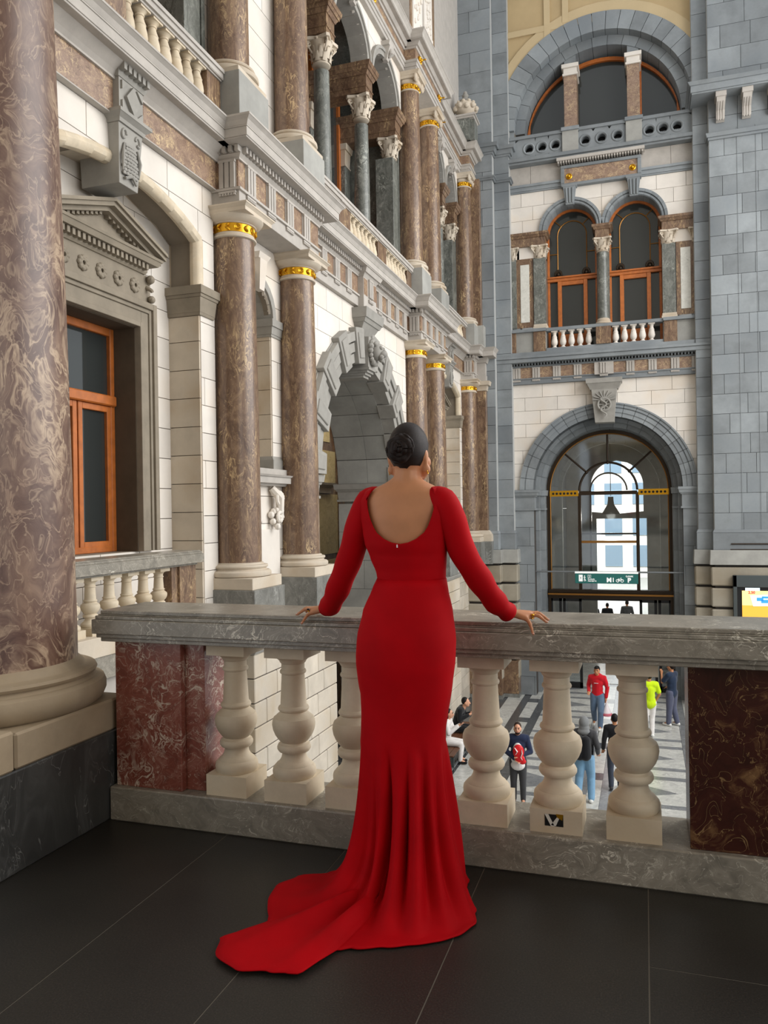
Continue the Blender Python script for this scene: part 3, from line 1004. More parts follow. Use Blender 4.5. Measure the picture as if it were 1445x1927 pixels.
# ---------- big vaulted arch
ZA, RI, RO = 2.18, 2.45, 3.11
def big_hole(z):
    if z <= ZA:
        return (B2 - RI - 0.03, B2 + RI + 0.03)
    r = RO - 0.1
    w = (r * r - (z - ZA) ** 2)
    return (B2 - sqrt(w), B2 + sqrt(w)) if w > 0.0004 else None
ashlar(wl, 'x', XW, 1, PA1 - 0.02, PB0 + 0.02, -0.4, ZA, 0.43, 0.8, 'white_stone', big_hole, 0.05, seed=31, core='mortar', cored=0.3)
ashlar(wl, 'x', XW, 1, PA1 - 0.02, PB0 + 0.02, ZA, 5.755, 0.447, 0.95, 'white_stone', big_hole, 0.05, seed=32, core='mortar', cored=0.3)
NV = 19
def ring(a, r):
    return (B2 + r * cos(a), ZA + r * sin(a))
for i in range(NV):
    a, b = pi * i / NV, pi * (i + 1) / NV
    proud = i % 2 == 0
    if i == NV // 2:
        continue
    r0, r1, xo = (RI - 0.03, RO + 0.05, 0.16) if proud else (RI, RO - 0.02, 0.03)
    ga = 0.004
    v = MB().prism([ring(a + ga, r0), ring(a + ga, r1), ring(b - ga, r1), ring(b - ga, r0)], 'x', XW - 0.25, XW + xo).build('voussoir', 'grey_trim', wl, bev=0.008)
    da = (b - a)
    if proud:
        m = MB()
        A0, A1, q0, q1 = a + da * 0.2, b - da * 0.2, r0 + 0.11, r1 - 0.11
        fw = 0.035
        m.prism([ring(A0, q0), ring(A0, q1), ring(A1, q1), ring(A1, q0)], 'x', XW + xo - 0.02, XW + xo + 0.028)
        m.build('voussoir_panel', 'grey_trim', v, bev=0.012)
    else:
        m = MB()
        for q0, q1, x2 in ((RI, RI + 0.18, 0.07), (RI + 0.22, RI + 0.40, 0.10), (RI + 0.44, RO - 0.04, 0.13)):
            m.prism([ring(a, q0), ring(a, q1), ring(b, q1), ring(b, q0)], 'x', XW - 0.1, XW + x2)
        m.build('voussoir_moulding', 'grey_trim', v)
kz = MB().frust((XW - 0.3, XW + 0.22, B2 - 0.20, B2 + 0.20, 4.52), (XW - 0.3, XW + 0.26, B2 - 0.26, B2 + 0.26, 5.15)).build('keystone', 'grey_trim', wl, bev=0.006)
m = MB()
for i in range(4):
    m.box(XW - 0.6, XW + 0.24 - 0.05 * i, B2 - 0.22 + 0.02 * i, B2 + 0.22 - 0.02 * i, 4.52 - 0.05 * (i + 1), 4.52 - 0.05 * i)
m.build('keystone_steps', 'grey_trim', kz)
lh = MB()
hx, hz = XW + 0.34, 4.86
lh.ball((hx, B2, hz), 0.17, 14, 10, (0.9, 1, 1.1))
lh.ball((hx + 0.13, B2, hz - 0.06), 0.10, 12, 8, (1.1, 1.0, 0.8))
lh.ball((hx + 0.17, B2, hz - 0.02), 0.05, 8, 6)
for s in (-1, 1):
    lh.ball((hx + 0.12, B2 + s * 0.07, hz + 0.06), 0.045, 8, 6)
    lh.ball((hx + 0.02, B2 + s * 0.14, hz + 0.14), 0.05, 8, 6)
    lh.ball((hx + 0.12, B2 + s * 0.06, hz - 0.12), 0.06, 8, 6)
lh.ball((hx + 0.10, B2, hz - 0.17), 0.06, 8, 6)
for k in range(16):
    a = 2 * pi * k / 16
    lh.ball((hx - 0.06, B2 + 0.22 * cos(a), hz + 0.24 * sin(a)), 0.062 + 0.012 * sin(3 * a), 8, 6)
lh.build('lion_head', 'grey_trim', kz, smooth=True, label='carved lion head')
# barrel vault and jambs behind the arch: long stones with recessed joints
XV = -7.2
nseg = 13
for i in range(nseg):
    a, b = pi * i / nseg, pi * (i + 1) / nseg
    for (x0, x1) in ((XW - 0.24, -6.42), (-6.42, XV)):
        g = 0.0035
        MB().prism([ring(a + g, RI), ring(a + g, RI + 0.3), ring(b - g, RI + 0.3), ring(b - g, RI)], 'x', x0 - 0.003, x1 + 0.003).build('vault_stone', 'vault_stone', wl)
MB().prism([ring(pi * i / 24, RI + 0.03) for i in range(25)] + [ring(pi * i / 24, RI + 0.32) for i in range(24, -1, -1)], 'x', XW - 0.25, XV - 0.02).build('wall_core', 'dark_mortar', wl)
for s in (-1, 1):
    y = B2 + s * RI
    for r in range(8):
        a = -3.9 + r * 0.70
        b = a + 0.70
        if b > 1.75:
            b = 1.75
        if b - a < 0.1:
            continue
        st = 0.35 if r % 2 else 0.0
        for (x0, x1) in ((XW - 0.02, -6.2 - st), (-6.2 - st, XV)):
            MB().box(x1 + 0.004, x0 - 0.004, min(y, y + s * 0.3), max(y, y + s * 0.3), a + 0.004, b - 0.004).build('jamb_stone', 'vault_stone', wl)
    m = MB()
    y0, y1 = (y, y + 0.3) if s > 0 else (y - 0.3, y)
    stack(m, XV, XW + 0.0, y0, y1, [(1.75, 1.80, 0.03, 0.03), (1.80, 2.0, 0.0, 0.02), (2.0, 2.05, 0.04, 0.06), (2.05, 2.18, 0.08, 0.10)], '+x-y+y-x')
    m.build('impost_moulding', 'grey_trim', wl)
# room behind the arch: back wall with framed yellow marble panels
wr = structure('wall_inner', 'inner wall with yellow marble panels seen through the vaulted arch', 'wall', (-8.9, 19, HALL))
MB().box(-9.2, -8.85, 11, 26, HALL, 7.0).build('wall_core', 'vault_stone', wr)
m = MB()
m.prism([(22.6 + 0.0, 2.4), (22.6, -4.8), (22.2, -4.8), (22.2, 2.4)], 'x', -8.86, -8.74)
pts_o = [(19.2 + 3.4 * cos(t), 2.4 + 3.4 * sin(t)) for t in [pi / 2 * i / 16 for i in range(17)]]
pts_i = [(19.2 + 3.0 * cos(t), 2.4 + 3.0 * sin(t)) for t in [pi / 2 * i / 16 for i in range(17)]]
m.prism(pts_o + pts_i[::-1], 'x', -8.86, -8.74)
m.build('arch_band', 'brown_marble', wr)
MB().box(-8.86, -8.82, 15.0, 22.2, -4.8, 5.0).build('frame_panel', 'brown_marble', wr)
for (y0, y1, z0, z1) in ((20.4, 22.15, -0.6, 0.1), (20.4, 22.15, 0.27, 2.02), (20.4, 22.0, 2.35, 3.3), (20.4, 21.6, 3.55, 4.3), (17.6, 20.2, -0.6, 0.1), (17.6, 20.2, 0.27, 2.02), (17.6, 20.2, 2.35, 3.3), (20.4, 22.15, -2.6, -0.85), (17.6, 20.2, -2.6, -0.85)):
    MB().box(-8.84, -8.80, y0, y1, z0, z1).build('marble_panel', 'yellow_marble', wr, bev=0.004)
m = MB()
stack(m, -8.9, -8.8, 19.0, 21.3, [(2.05, 2.2, 0.1, 0.1), (2.2, 2.28, 0.12, 0.2), (2.28, 2.34, 0.22, 0.24)])
m.build('wall_cornice', 'moulding_stone', wr)
MB().box(-9.2, XW - 0.3, 11, 26.5, 5.9, 6.1).build('inner_ceiling', 'cream_plaster', wr)
for yy in (11.0, 26.0):
    MB().box(-9.2, XV, yy - 0.1, yy, HALL, 6.0).build('inner_side', 'vault_stone', wr)

# ---------- podium of rusticated blocks under the columns
def podium(nm, lab, y0, y1, seed):
    p = structure(nm, lab, 'wall', (-5.3, (y0 + y1) / 2, HALL))
    XF = -5.05
    rd = random.Random(seed)
    n, zt = 13, -0.42
    h = (zt - HALL) / n
    for r in range(n):
        a, b = HALL + r * h, HALL + (r + 1) * h
        y = y0
        first = True
        while y < y1 - 0.01:
            L = (0.70 if r % 2 else 0.36) if first else rd.uniform(0.62, 0.8)
            first = False
            v = y1 if y1 - (y + L) < 0.3 else y + L
            MB().box(XF - 0.12, XF, y + 0.007, v - 0.007, a + 0.007, b - 0.007).build('rusticated_block', 'rust_stone', p, bev=0.010)
            y = v
        x = XF - 0.6
        for (x0, x1) in ((XF - 0.30, XF - 0.125), (XF - 0.62, XF - 0.305)) if r % 2 else ((XF - 0.42, XF - 0.125), (XF - 0.62, XF - 0.425)):
            MB().box(x0 + 0.006, x1 - 0.006, y0 + 0.003, y0 + 0.1, a + 0.007, b - 0.007).build('rusticated_block', 'rust_stone', p, bev=0.010)
    MB().box(XF - 0.62, XF - 0.02, y0 + 0.02, y1 - 0.005, HALL, zt).build('wall_core', 'dark_mortar', p)
    m = MB()
    stack(m, XF - 0.62, XF, y0, y1, [(zt, zt + 0.03, 0.02, 0.03), (zt + 0.03, zt + 0.09, 0.05, 0.07), (zt + 0.09, zt + 0.12, 0.08, 0.08)])
    m.build('podium_cornice', 'grey_trim', p)
    return p
podium('wall_podium', 'rusticated stone podium under the two nearest wall columns', 9.56, 12.56, 3)
podium('wall_podium', 'rusticated stone podium under the second pair of wall columns', 18.85, 22.1, 4)
# lower wall of the hall below the window bays
lw = structure('wall_lower', 'pale block wall of the hall below the window bay, by the bench', 'wall', (-5.7, 8, HALL))
ashlar(lw, 'x', XW, 1, 4.4, 9.56, HALL, -0.42, 0.44, 0.9, 'rust_stone', None, 0.06, seed=41, core='dark_mortar', cored=0.3)
MB().box(-7.0, XW + 0.55, 4.4, 9.5, -0.42, -0.10).build('balcony_slab', 'moulding_stone', lw)
ashlar(lw, 'x', XW, 1, 22.1, 26.2, HALL, -0.42, 0.44, 0.9, 'rust_stone', None, 0.06, seed=42, core='dark_mortar', cored=0.3)
MB().box(-6.4, XW + 0.30, 22.1, 26.2, -0.42, -0.10).build('ledge_slab', 'moulding_stone', lw)

# ---------- balcony balustrade in front of the near window
bb = thing('balcony_balustrade', 'short stone balustrade standing in front of the tall timber window', 'balustrade', (-5.2, 6.6, -0.1))
MB().box(-5.32, -5.02, 4.6, 8.22, -0.10, 0.13).build('plinth', 'grey_marble', bb, bev=0.004)
MB().box(-5.36, -5.0, 4.6, 8.26, 0.13, 0.325).build('base_course', 'warm_stone', bb, bev=0.006)
rl = MB()
for z0, z1, o in ((0.90, 0.925, 0.0), (0.925, 1.03, 0.06), (1.03, 1.055, 0.045), (1.055, 1.07, 0.03)):
    rl.box(-5.36 - o, -5.08 + o, 4.6, 8.22 + o, z0, z1)
rl.build('handrail', 'grey_marble', bb, bev=0.003)
MB().box(-5.34, -5.09, 7.86, 8.2, 0.325, 0.90).build('pier', 'brown_marble', bb, bev=0.003)
MB().box(-5.33, -5.12, 7.74, 7.86, 0.325, 0.90).build('half_pier', 'brown_marble', bb, bev=0.003)
SB = [(r * 0.92, z * 0.812) for r, z in BAL]
sb = shared(MB().lathe(0, 0, SB, 28), 'baluster', 'cream_stone', 32)
sbp = shared(MB().box(-0.098, 0.098, -0.098, 0.098, 0, 0.079), 'baluster_plinth', 'cream_stone')
sbc = shared(MB().box(-0.092, 0.092, -0.092, 0.092, 0.537, 0.577), 'baluster_cap', 'cream_stone')
for i in range(10):
    y = 7.60 - i * 0.288
    if y < 4.7:
        break
    b = put(sb, 'baluster', bb, (-5.20, y, 0.325))
    put(sbp, 'baluster_plinth', b, (-5.20, y, 0.325))
    put(sbc, 'baluster_cap', b, (-5.20, y, 0.325))
# ================================================================== upper storey of the side wall
def corinthian(r, h, ab):
    m = MB()
    m.lathe(0, 0, [(r + 0.015, 0), (r + 0.03, 0.012), (r + 0.03, 0.03), (r + 0.012, 0.04), (r + 0.01, 0.06), (r + 0.03, h * 0.55), (r + 0.075, h * 0.86), (r + 0.08, h * 0.88)], 20)
    for row, (z0, hh, n, ph, o) in enumerate(((0.04, h * 0.42, 8, 0, 0.02), (0.10, h * 0.58, 8, pi / 8, 0.015))):
        for i in range(n):
            a = 2 * pi * i / n + ph
            v, f = [], []
            for k in range(6):
                t = k / 5
                rr = r + o + 0.02 + 0.03 * t + 0.06 * max(0, t - 0.6)
                zz = z0 + hh * (t if t < 0.85 else 0.85 - (t - 0.85) * 0.8)
                w = 0.055 * (1 - 0.55 * t) * (r / 0.16)
                for s in (-1, 0, 1):
                    q = rr + (0.012 if s == 0 else 0)
                    v.append((q * cos(a) - s * w * sin(a), q * sin(a) + s * w * cos(a), zz))
            for k in range(5):
                for s in (0, 1):
                    b = k * 3 + s
                    f.append((b, b + 1, b + 4, b + 3))
            m.add(v, f)
    for i in range(4):
        a = pi / 4 + pi / 2 * i
        d = Vector((cos(a), sin(a), 0))
        pts = []
        for k in range(15):
            t = k * 0.62
            q = 0.062 * (r / 0.16) * (1 - k / 17)
            pts.append(d * (r + 0.115 * (r / 0.16) + q * cos(t)) + Vector((0, 0, h * 0.78 + q * sin(t))))
        pts = [d * (r + 0.03) + Vector((0, 0, h * 0.45)), d * (r + 0.09 * (r / 0.16)) + Vector((0, 0, h * 0.72))][:1] + pts
        m.tube(pts, [0.02 * (r / 0.16)] * len(pts), 6)
    m.prism([(ab * x, ab * y) for x, y in ((-1, -0.82), (-0.82, -1), (0, -0.78), (0.82, -1), (1, -0.82), (0.78, 0), (1, 0.82), (0.82, 1), (0, 0.78), (-0.82, 1), (-1, 0.82), (-0.78, 0))], 'z', h * 0.88, h)
    for i in range(4):
        a = pi / 2 * i
        m.ball(((r + 0.07) * cos(a), (r + 0.07) * sin(a), h * 0.92), 0.035 * (r / 0.16), 7, 5)
    return m

def vase_baluster(h, w):
    p = [(0.34, 0.0), (0.36, 0.03), (0.34, 0.06), (0.24, 0.07), (0.22, 0.12), (0.30, 0.15), (0.42, 0.24), (0.46, 0.34), (0.42, 0.46), (0.34, 0.60), (0.36, 0.61), (0.37, 0.63), (0.34, 0.65), (0.27, 0.74), (0.22, 0.82), (0.28, 0.83), (0.29, 0.85), (0.24, 0.87), (0.30, 0.91), (0.42, 0.95)]
    m = MB().lathe(0, 0, [(r * w, z * h) for r, z in p], 16)
    return m.box(-0.45 * w, 0.45 * w, -0.45 * w, 0.45 * w, 0.95 * h, h)
UB = shared(vase_baluster(0.50, 0.21), 'baluster', 'cream_stone', 35)
# upper marble columns
UP = shared(MB().box(-0.42, 0.40, -0.44, 0.44, 6.80, 7.545), 'pedestal', 'vault_stone', None, 0.005)
UQ = shared(MB().box(-0.40, 0.38, -0.42, 0.42, 7.545, 7.62), 'plinth', 'warm_stone', None, 0.005)
UBs, USh = tuscan_parts(0.29, 0.25, 7.62, 12.10)
UN = MB().lathe(0, 0, [(0.25, 12.09), (0.275, 12.10), (0.275, 12.12), (0.255, 12.125), (0.255, 12.27), (0.28, 12.28), (0.30, 12.31), (0.30, 12.35), (0.28, 12.36)], 32)
for sx in (-1, 1):
    for sy in (-1, 1):
        pts = []
        for k in range(16):
            q = 0.115 * (1 - k / 20)
            pts.append((sx * 0.27, sy * 0.27 + q * cos(k * 0.6), 12.34 + q * sin(k * 0.6)))
        UN.tube(pts, 0.038, 7)
        UN.ball((sx * 0.27, sy * 0.27, 12.34), 0.05, 8, 6, (1.4, 1, 1))
UN.box(-0.27, 0.27, -0.33, 0.33, 12.36, 12.43)
UN = shared(UN, 'capital', 'warm_stone', 35)
UG = shared(leafband(0.257, 12.135, 12.26, 12), 'gold_band', 'gold', 40)
UAb = MB()
stack(UAb, -0.34, 0.34, -0.34, 0.34, [(12.43, 12.47, 0, 0), (12.47, 12.52, 0, 0.04)], '+x-x+y-y')
UAb = shared(UAb, 'abacus', 'warm_stone')
XU = -5.54
UPLAB = {2: 'upper storey marble column cut by the photo edge, nearest on its tier', 3: 'upper storey marble column on a grey block, beside the open loggia', 4: 'upper storey marble column with gilded capital at the far end of the loggia',
         5: 'upper storey marble column with gilded capital, second of the middle pair', 6: 'farthest upper storey marble column, below the urn'}
for k, y in COLY.items():
    c = thing('upper_column', UPLAB[k], 'column', (XU, y, 6.8), 'upper marble columns of the side wall', 'thing')
    for nm, me, lb in (('pedestal', UP, None), ('plinth', UQ, None), ('base', UBs, None), ('shaft', USh, None), ('capital', UN, None), ('gold_band', UG, 'gilded band'), ('abacus', UAb, None)):
        put(me, nm, c, (XU, y, 0), (0, 0, 1.3 * k) if nm == 'shaft' else (0, 0, 0), label=lb)

def entab2(nm, label, y0, y1, xf, ends='', bosses=()):
    t = structure(nm, label, 'entablature', (xf, (y0 + y1) / 2, 12.55))
    sd = '+x' + ends
    m = MB()
    stack(m, -6.2, xf, y0, y1, [(12.52, 12.62, 0, 0), (12.62, 12.72, 0.02, 0.02), (12.72, 12.77, 0.04, 0.06)], sd)
    m.build('architrave', 'moulding_stone', t)
    n = max(1, round((y1 - y0) / 1.6))
    for i in range(n):
        a, b = y0 + (y1 - y0) * i / n, y0 + (y1 - y0) * (i + 1) / n
        MB().box(-6.2, xf - 0.01, a + 0.002, b - 0.002, 12.77, 13.06).build('frieze_panel', 'frieze_marble', t)
    m = MB()
    stack(m, -6.2, xf, y0, y1, [(13.06, 13.10, 0.02, 0.04), (13.10, 13.16, 0.08, 0.14), (13.16, 13.18, 0.24, 0.24), (13.18, 13.26, 0.25, 0.25), (13.26, 13.33, 0.25, 0.31), (13.33, 13.36, 0.32, 0.32)], sd)
    m.build('cornice', 'moulding_stone', t)
    for y in bosses:
        b = MB()
        b.ball((xf + 0.05, y, 12.92), 0.05, 10, 6)
        for i in range(8):
            a = 2 * pi * i / 8
            b.ball((xf + 0.02, y + 0.075 * cos(a), 12.92 + 0.075 * sin(a)), 0.034, 7, 5)
        b.tube([(xf + 0.05, y, 12.92), (xf + 0.16, y, 12.92)], [0.025, 0.012], 8)
        b.ball((xf + 0.16, y, 12.92), 0.022, 7, 5)
        b.build('gold_boss', 'gold', t, smooth=True, label='gilded rosette boss')
    return t
entab2('trim_8', 'upper entablature over the loggia, with a gilded boss', PA1, PB0, XR, '', (14.3, 16.6))
entab2('trim_9', 'upper entablature stepped forward over the middle pair, with gilded bosses', PB0, PB1, XP - 0.03, '-y+y', (19.3, 21.25))
entab2('trim_10', 'far upper entablature running to the urn at the corner', PB1, PC0, XR, '', (22.6,))
entab2('trim_11', 'upper entablature block under the urn', PC0, PC1, XP - 0.03, '-y', ())
entab2('trim_12', 'upper entablature above the nearest pair, mostly out of frame', PA0, PA1, XP - 0.03, '-y+y', (10.0,))

uw = structure('wall_upper', 'upper storey of the side wall with an open arcaded loggia', 'wall', (-6.3, 15, 6.8))
MB().box(-7.6, XR + 0.25, 4.6, 26.1, 6.72, 6.80).build('loggia_floor', 'moulding_stone', uw)
for y0, y1, sd in ((PA0 + 0.05, PA1 - 0.05, 61), (PB0 + 0.05, PB1 - 0.05, 62)):
    ashlar(uw, 'x', XW - 0.15, 1, y0, y1, 6.80, 12.55, 0.48, 1.0, 'white_stone', None, 0.05, seed=sd, core='mortar', cored=1.5)
ashlar(uw, 'x', XW - 0.15, 1, PC0 - 0.1, PC1, 6.80, 12.55, 0.48, 1.0, 'white_stone', None, 0.05, seed=63, core='mortar', cored=1.5)

GCAP = shared(corinthian(0.15, 0.50, 0.27), 'capital', 'warm_stone', 40)
GB = shared(MB().lathe(0, 0, [(0.23, 0), (0.24, 0.03), (0.23, 0.06), (0.2, 0.065), (0.19, 0.09), (0.205, 0.095), (0.21, 0.115), (0.2, 0.13), (0.18, 0.135), (0.17, 0.16)], 28), 'base', 'warm_stone', 30)
GS = shared(MB().lathe(0, 0, [(0.172, 0.15), (0.172, 0.5), (0.168, 1.2), (0.155, 2.05), (0.152, 2.42)], 28), 'shaft', 'green_marble', 30)
GP = shared(MB().box(-0.2, 0.17, -0.22, 0.22, -0.88, 0), 'pedestal', 'brown_marble', None, 0.004)

def loggia(y0, y1, cols, seed, tag_):
    """open arcade: cols are y of free columns; pilasters at both ends"""
    XF = XW - 0.02
    ends = [y0 + 0.30] + list(cols) + [y1 - 0.30]
    ZS, RZ = 11.36, 0.76
    # spandrel wall with elliptical arches
    edges = [y0] + list(cols) + [y1]
    for i in range(len(ends) - 1):
        yc = (ends[i] + ends[i + 1]) / 2
        hw = (ends[i + 1] - ends[i]) / 2 - 0.20
        def hole(z, yc=yc, hw=hw):
            q = (z - ZS) / RZ
            if q >= 0.999:
                return None
            w = hw * sqrt(1 - max(0, q) ** 2)
            return (yc - w, yc + w)
        ashlar(uw, 'x', XF, 1, edges[i], edges[i + 1], ZS, 12.55, 0.40, 0.8, 'white_stone', hole, 0.05, seed=seed + i, core='mortar', cored=0.35)
        n = 13
        for k in range(n):
            a, b = pi * k / n, pi * (k + 1) / n
            p = [(yc + (hw + o) * cos(t), ZS + (RZ + o) * sin(t)) for o, t in ((0, a), (0.17, a), (0.17, b), (0, b))]
            v = MB().prism(p, 'x', XF - 0.35, XF + 0.05).build('voussoir', 'grey_trim', uw)
            p = [(yc + (hw + o) * cos(t), ZS + (RZ + o) * sin(t)) for o, t in ((0.11, a), (0.18, a), (0.18, b), (0.11, b))]
            MB().prism(p, 'x', XF, XF + 0.085).build('voussoir_edge', 'grey_trim', v)
        m = MB()
        zt = ZS + RZ
        m.frust((XF, XF + 0.10, yc - 0.07, yc + 0.07, zt - 0.05), (XF, XF + 0.2, yc - 0.10, yc + 0.10, zt + 0.26))
        stack(m, XF, XF + 0.15, yc - 0.11, yc + 0.11, [(zt + 0.26, zt + 0.34, 0.04, 0.07)])
        m.tube([(XF + 0.14, yc, zt + 0.02), (XF + 0.2, yc, zt + 0.08), (XF + 0.18, yc, zt + 0.2)], [0.03, 0.07, 0.04], 8)
        m.build('keystone', 'moulding_stone', uw)
    # entablature blocks over columns and pilasters
    for i, yy in enumerate(ends):
        m = MB()
        stack(m, -7.25, XF + 0.0, yy - 0.21, yy + 0.21, [(10.74, 10.86, 0, 0), (10.86, 10.89, 0.015, 0.02), (10.89, 11.12, 0.0, 0.0), (11.12, 11.2, 0.02, 0.06), (11.2, 11.27, 0.08, 0.1), (11.27, 11.36, 0.11, 0.13)])
        m.build('impost_block', 'brown_marble', uw)
    for yy in (ends[0], ends[-1]):
        s = -1 if yy == ends[0] else 1
        MB().box(-6.2, XF - 0.08, yy - 0.2, yy + 0.2, 7.86, 10.22).build('pilaster', 'green_marble', uw, bev=0.004)
        MB().box(-6.2, XF - 0.04, yy - 0.25, yy + 0.25, 6.80, 7.86).build('pilaster_base', 'warm_stone', uw, bev=0.004)
        put(GCAP, 'pilaster_capital', uw, (XF - 0.22, yy, 10.22))
    # window wall at the back: pilasters, timber frames and panes
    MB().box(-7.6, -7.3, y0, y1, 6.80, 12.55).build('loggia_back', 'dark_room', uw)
    MB().box(-7.5, XF - 0.3, y0 - 0.05, y1 + 0.05, 12.45, 12.55).build('loggia_ceiling', 'green_marble', uw)
    MB().box(-7.5, XF - 0.08, y0 - 0.03, y0 + 0.06, 6.8, 12.5).build('loggia_side', 'green_marble', uw)
    MB().box(-7.5, XF - 0.08, y1 - 0.06, y1 + 0.03, 6.8, 12.5).build('loggia_side', 'green_marble', uw)
    for yy in ends:
        MB().box(-7.3, -7.02, yy - 0.17, yy + 0.17, 6.8, 10.2).build('back_pilaster', 'green_marble', uw, bev=0.004)
        m = MB()
        stack(m, -7.3, -7.02, yy - 0.17, yy + 0.17, [(10.2, 10.24, 0.02, 0.02), (10.24, 10.6, 0.0, 0.02), (10.6, 10.74, 0.05, 0.07)])
        m.build('back_capital', 'warm_stone', uw)
    for i in range(len(ends) - 1):
        a, b = ends[i] + 0.19, ends[i + 1] - 0.19
        w = MB()
        XG = -7.22
        w.box(XG, XG + 0.1, a, a + 0.10, 6.9, 12.2)
        w.box(XG, XG + 0.1, b - 0.10, b, 6.9, 12.2)
        w.box(XG, XG + 0.16, a + 0.002, b - 0.002, 8.98, 9.10)
        w.box(XG, XG + 0.2, a + 0.002, b - 0.002, 9.10, 9.16)
        w.box(XG, XG + 0.09, a + 0.10, b - 0.10, 6.85, 7.0)
        mid = (a + b) / 2
        for q in (-0.34, 0.34):
            w.box(XG, XG + 0.1, mid + q - 0.045, mid + q + 0.045, 7.0, 8.98)
        wo = w.build('timber_frame', 'hall_wood', uw, bev=0.006)
        MB().box(XG + 0.02, XG + 0.03, a + 0.02, b - 0.02, 6.9, 12.2).build('pane', 'dark_glass', wo)
        for q in (-0.34, 0.34):
            c = MB()
            for k in range(4):
                c.ball((XG + 0.1, mid + q, 9.2 + 0.09 * k), 0.06 - 0.011 * k, 7, 5)
            c.build('timber_finial', 'brass', wo, smooth=True)
    # free columns
    labs = {'A': ['grey green loggia column nearest the camera, with a curled leaf capital', 'grey green loggia column in the middle of the arcade, above the stone vault'],
            'B': ['small far grey loggia column between the two distant column pairs'], 'C': ['grey loggia column partly out of frame above the tall window']}[tag_]
    for i, yy in enumerate(cols):
        c = thing('loggia_column', labs[min(i, len(labs) - 1)], 'column', (XF - 0.2, yy, 6.8), None, 'thing')
        for nm, me in (('pedestal', GP), ('base', GB), ('shaft', GS)):
            put(me, nm, c, (XF - 0.2, yy, 7.76 - 0.08))
        put(GCAP, 'capital', c, (XF - 0.2, yy, 10.10 + 0.10))
    # parapet between the pedestals
    pp = thing('parapet', {'A': 'upper parapet with small vase balusters, above the stone vault', 'B': 'far upper parapet with vase balusters near the corner', 'C': 'upper parapet with vase balusters above the tall window'}[tag_], 'balustrade', (-5.5, (y0 + y1) / 2, 6.8))
    y0, y1 = y0 + 0.15, y1 - 0.15
    MB().box(-5.62, -5.40, y0, y1, 6.80, 6.90).build('plinth', 'moulding_stone', pp)
    m = MB()
    for z0, z1, o in ((7.40, 7.43, 0.0), (7.43, 7.50, 0.03), (7.50, 7.55, 0.05)):
        m.box(-5.62 - o, -5.40 + o, y0, y1, z0, z1)
    m.build('handrail', 'moulding_stone', pp)
    posts = [yy for yy in cols]
    blocks = [(y0, y0 + 0.34)] + [(yy - 0.28, yy + 0.28) for yy in posts] + [(y1 - 0.34, y1)]
    for a, b in blocks:
        po = MB().box(-5.60, -5.42, a, b, 6.90, 7.40).build('post', 'brown_marble', pp, bev=0.004)
        m = MB()
        m.box(-5.60, -5.375, a - 0.01, b + 0.01, 7.42, 7.56)
        m.build('post_cap', 'moulding_stone', po)
    for (a0, a1), (b0, b1) in zip(blocks[:-1], blocks[1:]):
        n = max(2, round((b0 - a1) / 0.24))
        for i in range(n):
            put(UB, 'baluster', pp, (-5.51, a1 + (b0 - a1) * (i + 0.5) / n, 6.90))
loggia(PA1 - 0.02, PB0 + 0.02, (14.27, 16.55), 70, 'A')
loggia(PB1 - 0.02, PC0 + 0.02, ((PB1 + PC0) / 2,), 80, 'B')
loggia(4.6, PA0 + 0.02, (7.2,), 90, 'C')

# ---------- attic storey, only its foot is in the picture
at = structure('wall_attic', 'attic storey above the upper cornice, with a carved white pilaster panel', 'wall', (-6, 16, 13.36))
MB().box(-6.4, -5.75, PA1, PC1, 13.36, 19.5).build('attic_wall', 'moulding_stone', at)
for (a, b) in ((PB0 + 0.05, PB1 - 0.05),):
    MB().box(-5.76, XP - 0.2, a, b, 13.36, 19.5).build('attic_block', 'moulding_stone', at)
    for (q0, q1, mt, xo) in ((a + 0.02, a + 0.22, 'brown_marble', 0.02), (a + 0.3, a + 1.15, 'white_stone', 0.03), (b - 1.15, b - 0.3, 'white_stone', 0.03), (b - 0.22, b - 0.02, 'brown_marble', 0.02)):
        MB().box(XP - 0.3, XP - 0.2 + xo, q0, q1, 13.7, 19.5).build('attic_panel', mt, at)
    m = MB()
    rd = random.Random(5)
    for q in (a + 0.72, b - 0.72):
        for k in range(60):
            m.ball((XP - 0.16, q + rd.uniform(-0.3, 0.3), 13.85 + k * 0.07), rd.uniform(0.04, 0.085), 7, 5, (0.7, 1, 1))
    m.build('carved_relief', 'white_stone', at, smooth=True)
    m = MB()
    stack(m, -5.76, XP - 0.2, a, b, [(13.36, 13.6, 0.06, 0.06), (13.6, 13.7, 0.06, 0.02)])
    m.build('attic_base', 'moulding_stone', at)

# ---------- urn on its pedestal at the corner
ur = thing('stone_urn', 'carved pale stone urn with knobbed lid on a dark pedestal at the corner', 'urn', (-5.2, 25.05, 13.36))
uy = 25.0
m = MB()
m.box(-5.62, -5.12, uy - 0.25, uy + 0.25, 13.36, 14.08)
m.box(-5.5, -4.98, uy - 0.12, uy + 0.40, 13.36, 14.02)
m.build('pedestal', 'green_marble', ur)
m = MB()
stack(m, -5.62, -5.0, uy - 0.25, uy + 0.38, [(14.02, 14.07, 0.02, 0.04), (14.07, 14.13, 0.08, 0.08)], '+x-x+y-y')
m.build('pedestal_cap', 'moulding_stone', ur)
ux, ux_y = -5.3, uy + 0.06
m = MB().lathe(ux, ux_y, [(0.2, 14.13), (0.18, 14.16), (0.1, 14.2), (0.14, 14.24), (0.28, 14.32), (0.34, 14.44), (0.33, 14.56), (0.24, 14.64), (0.2, 14.67)], 24)
m.build('body', 'warm_stone', ur, smooth=35)
m = MB()
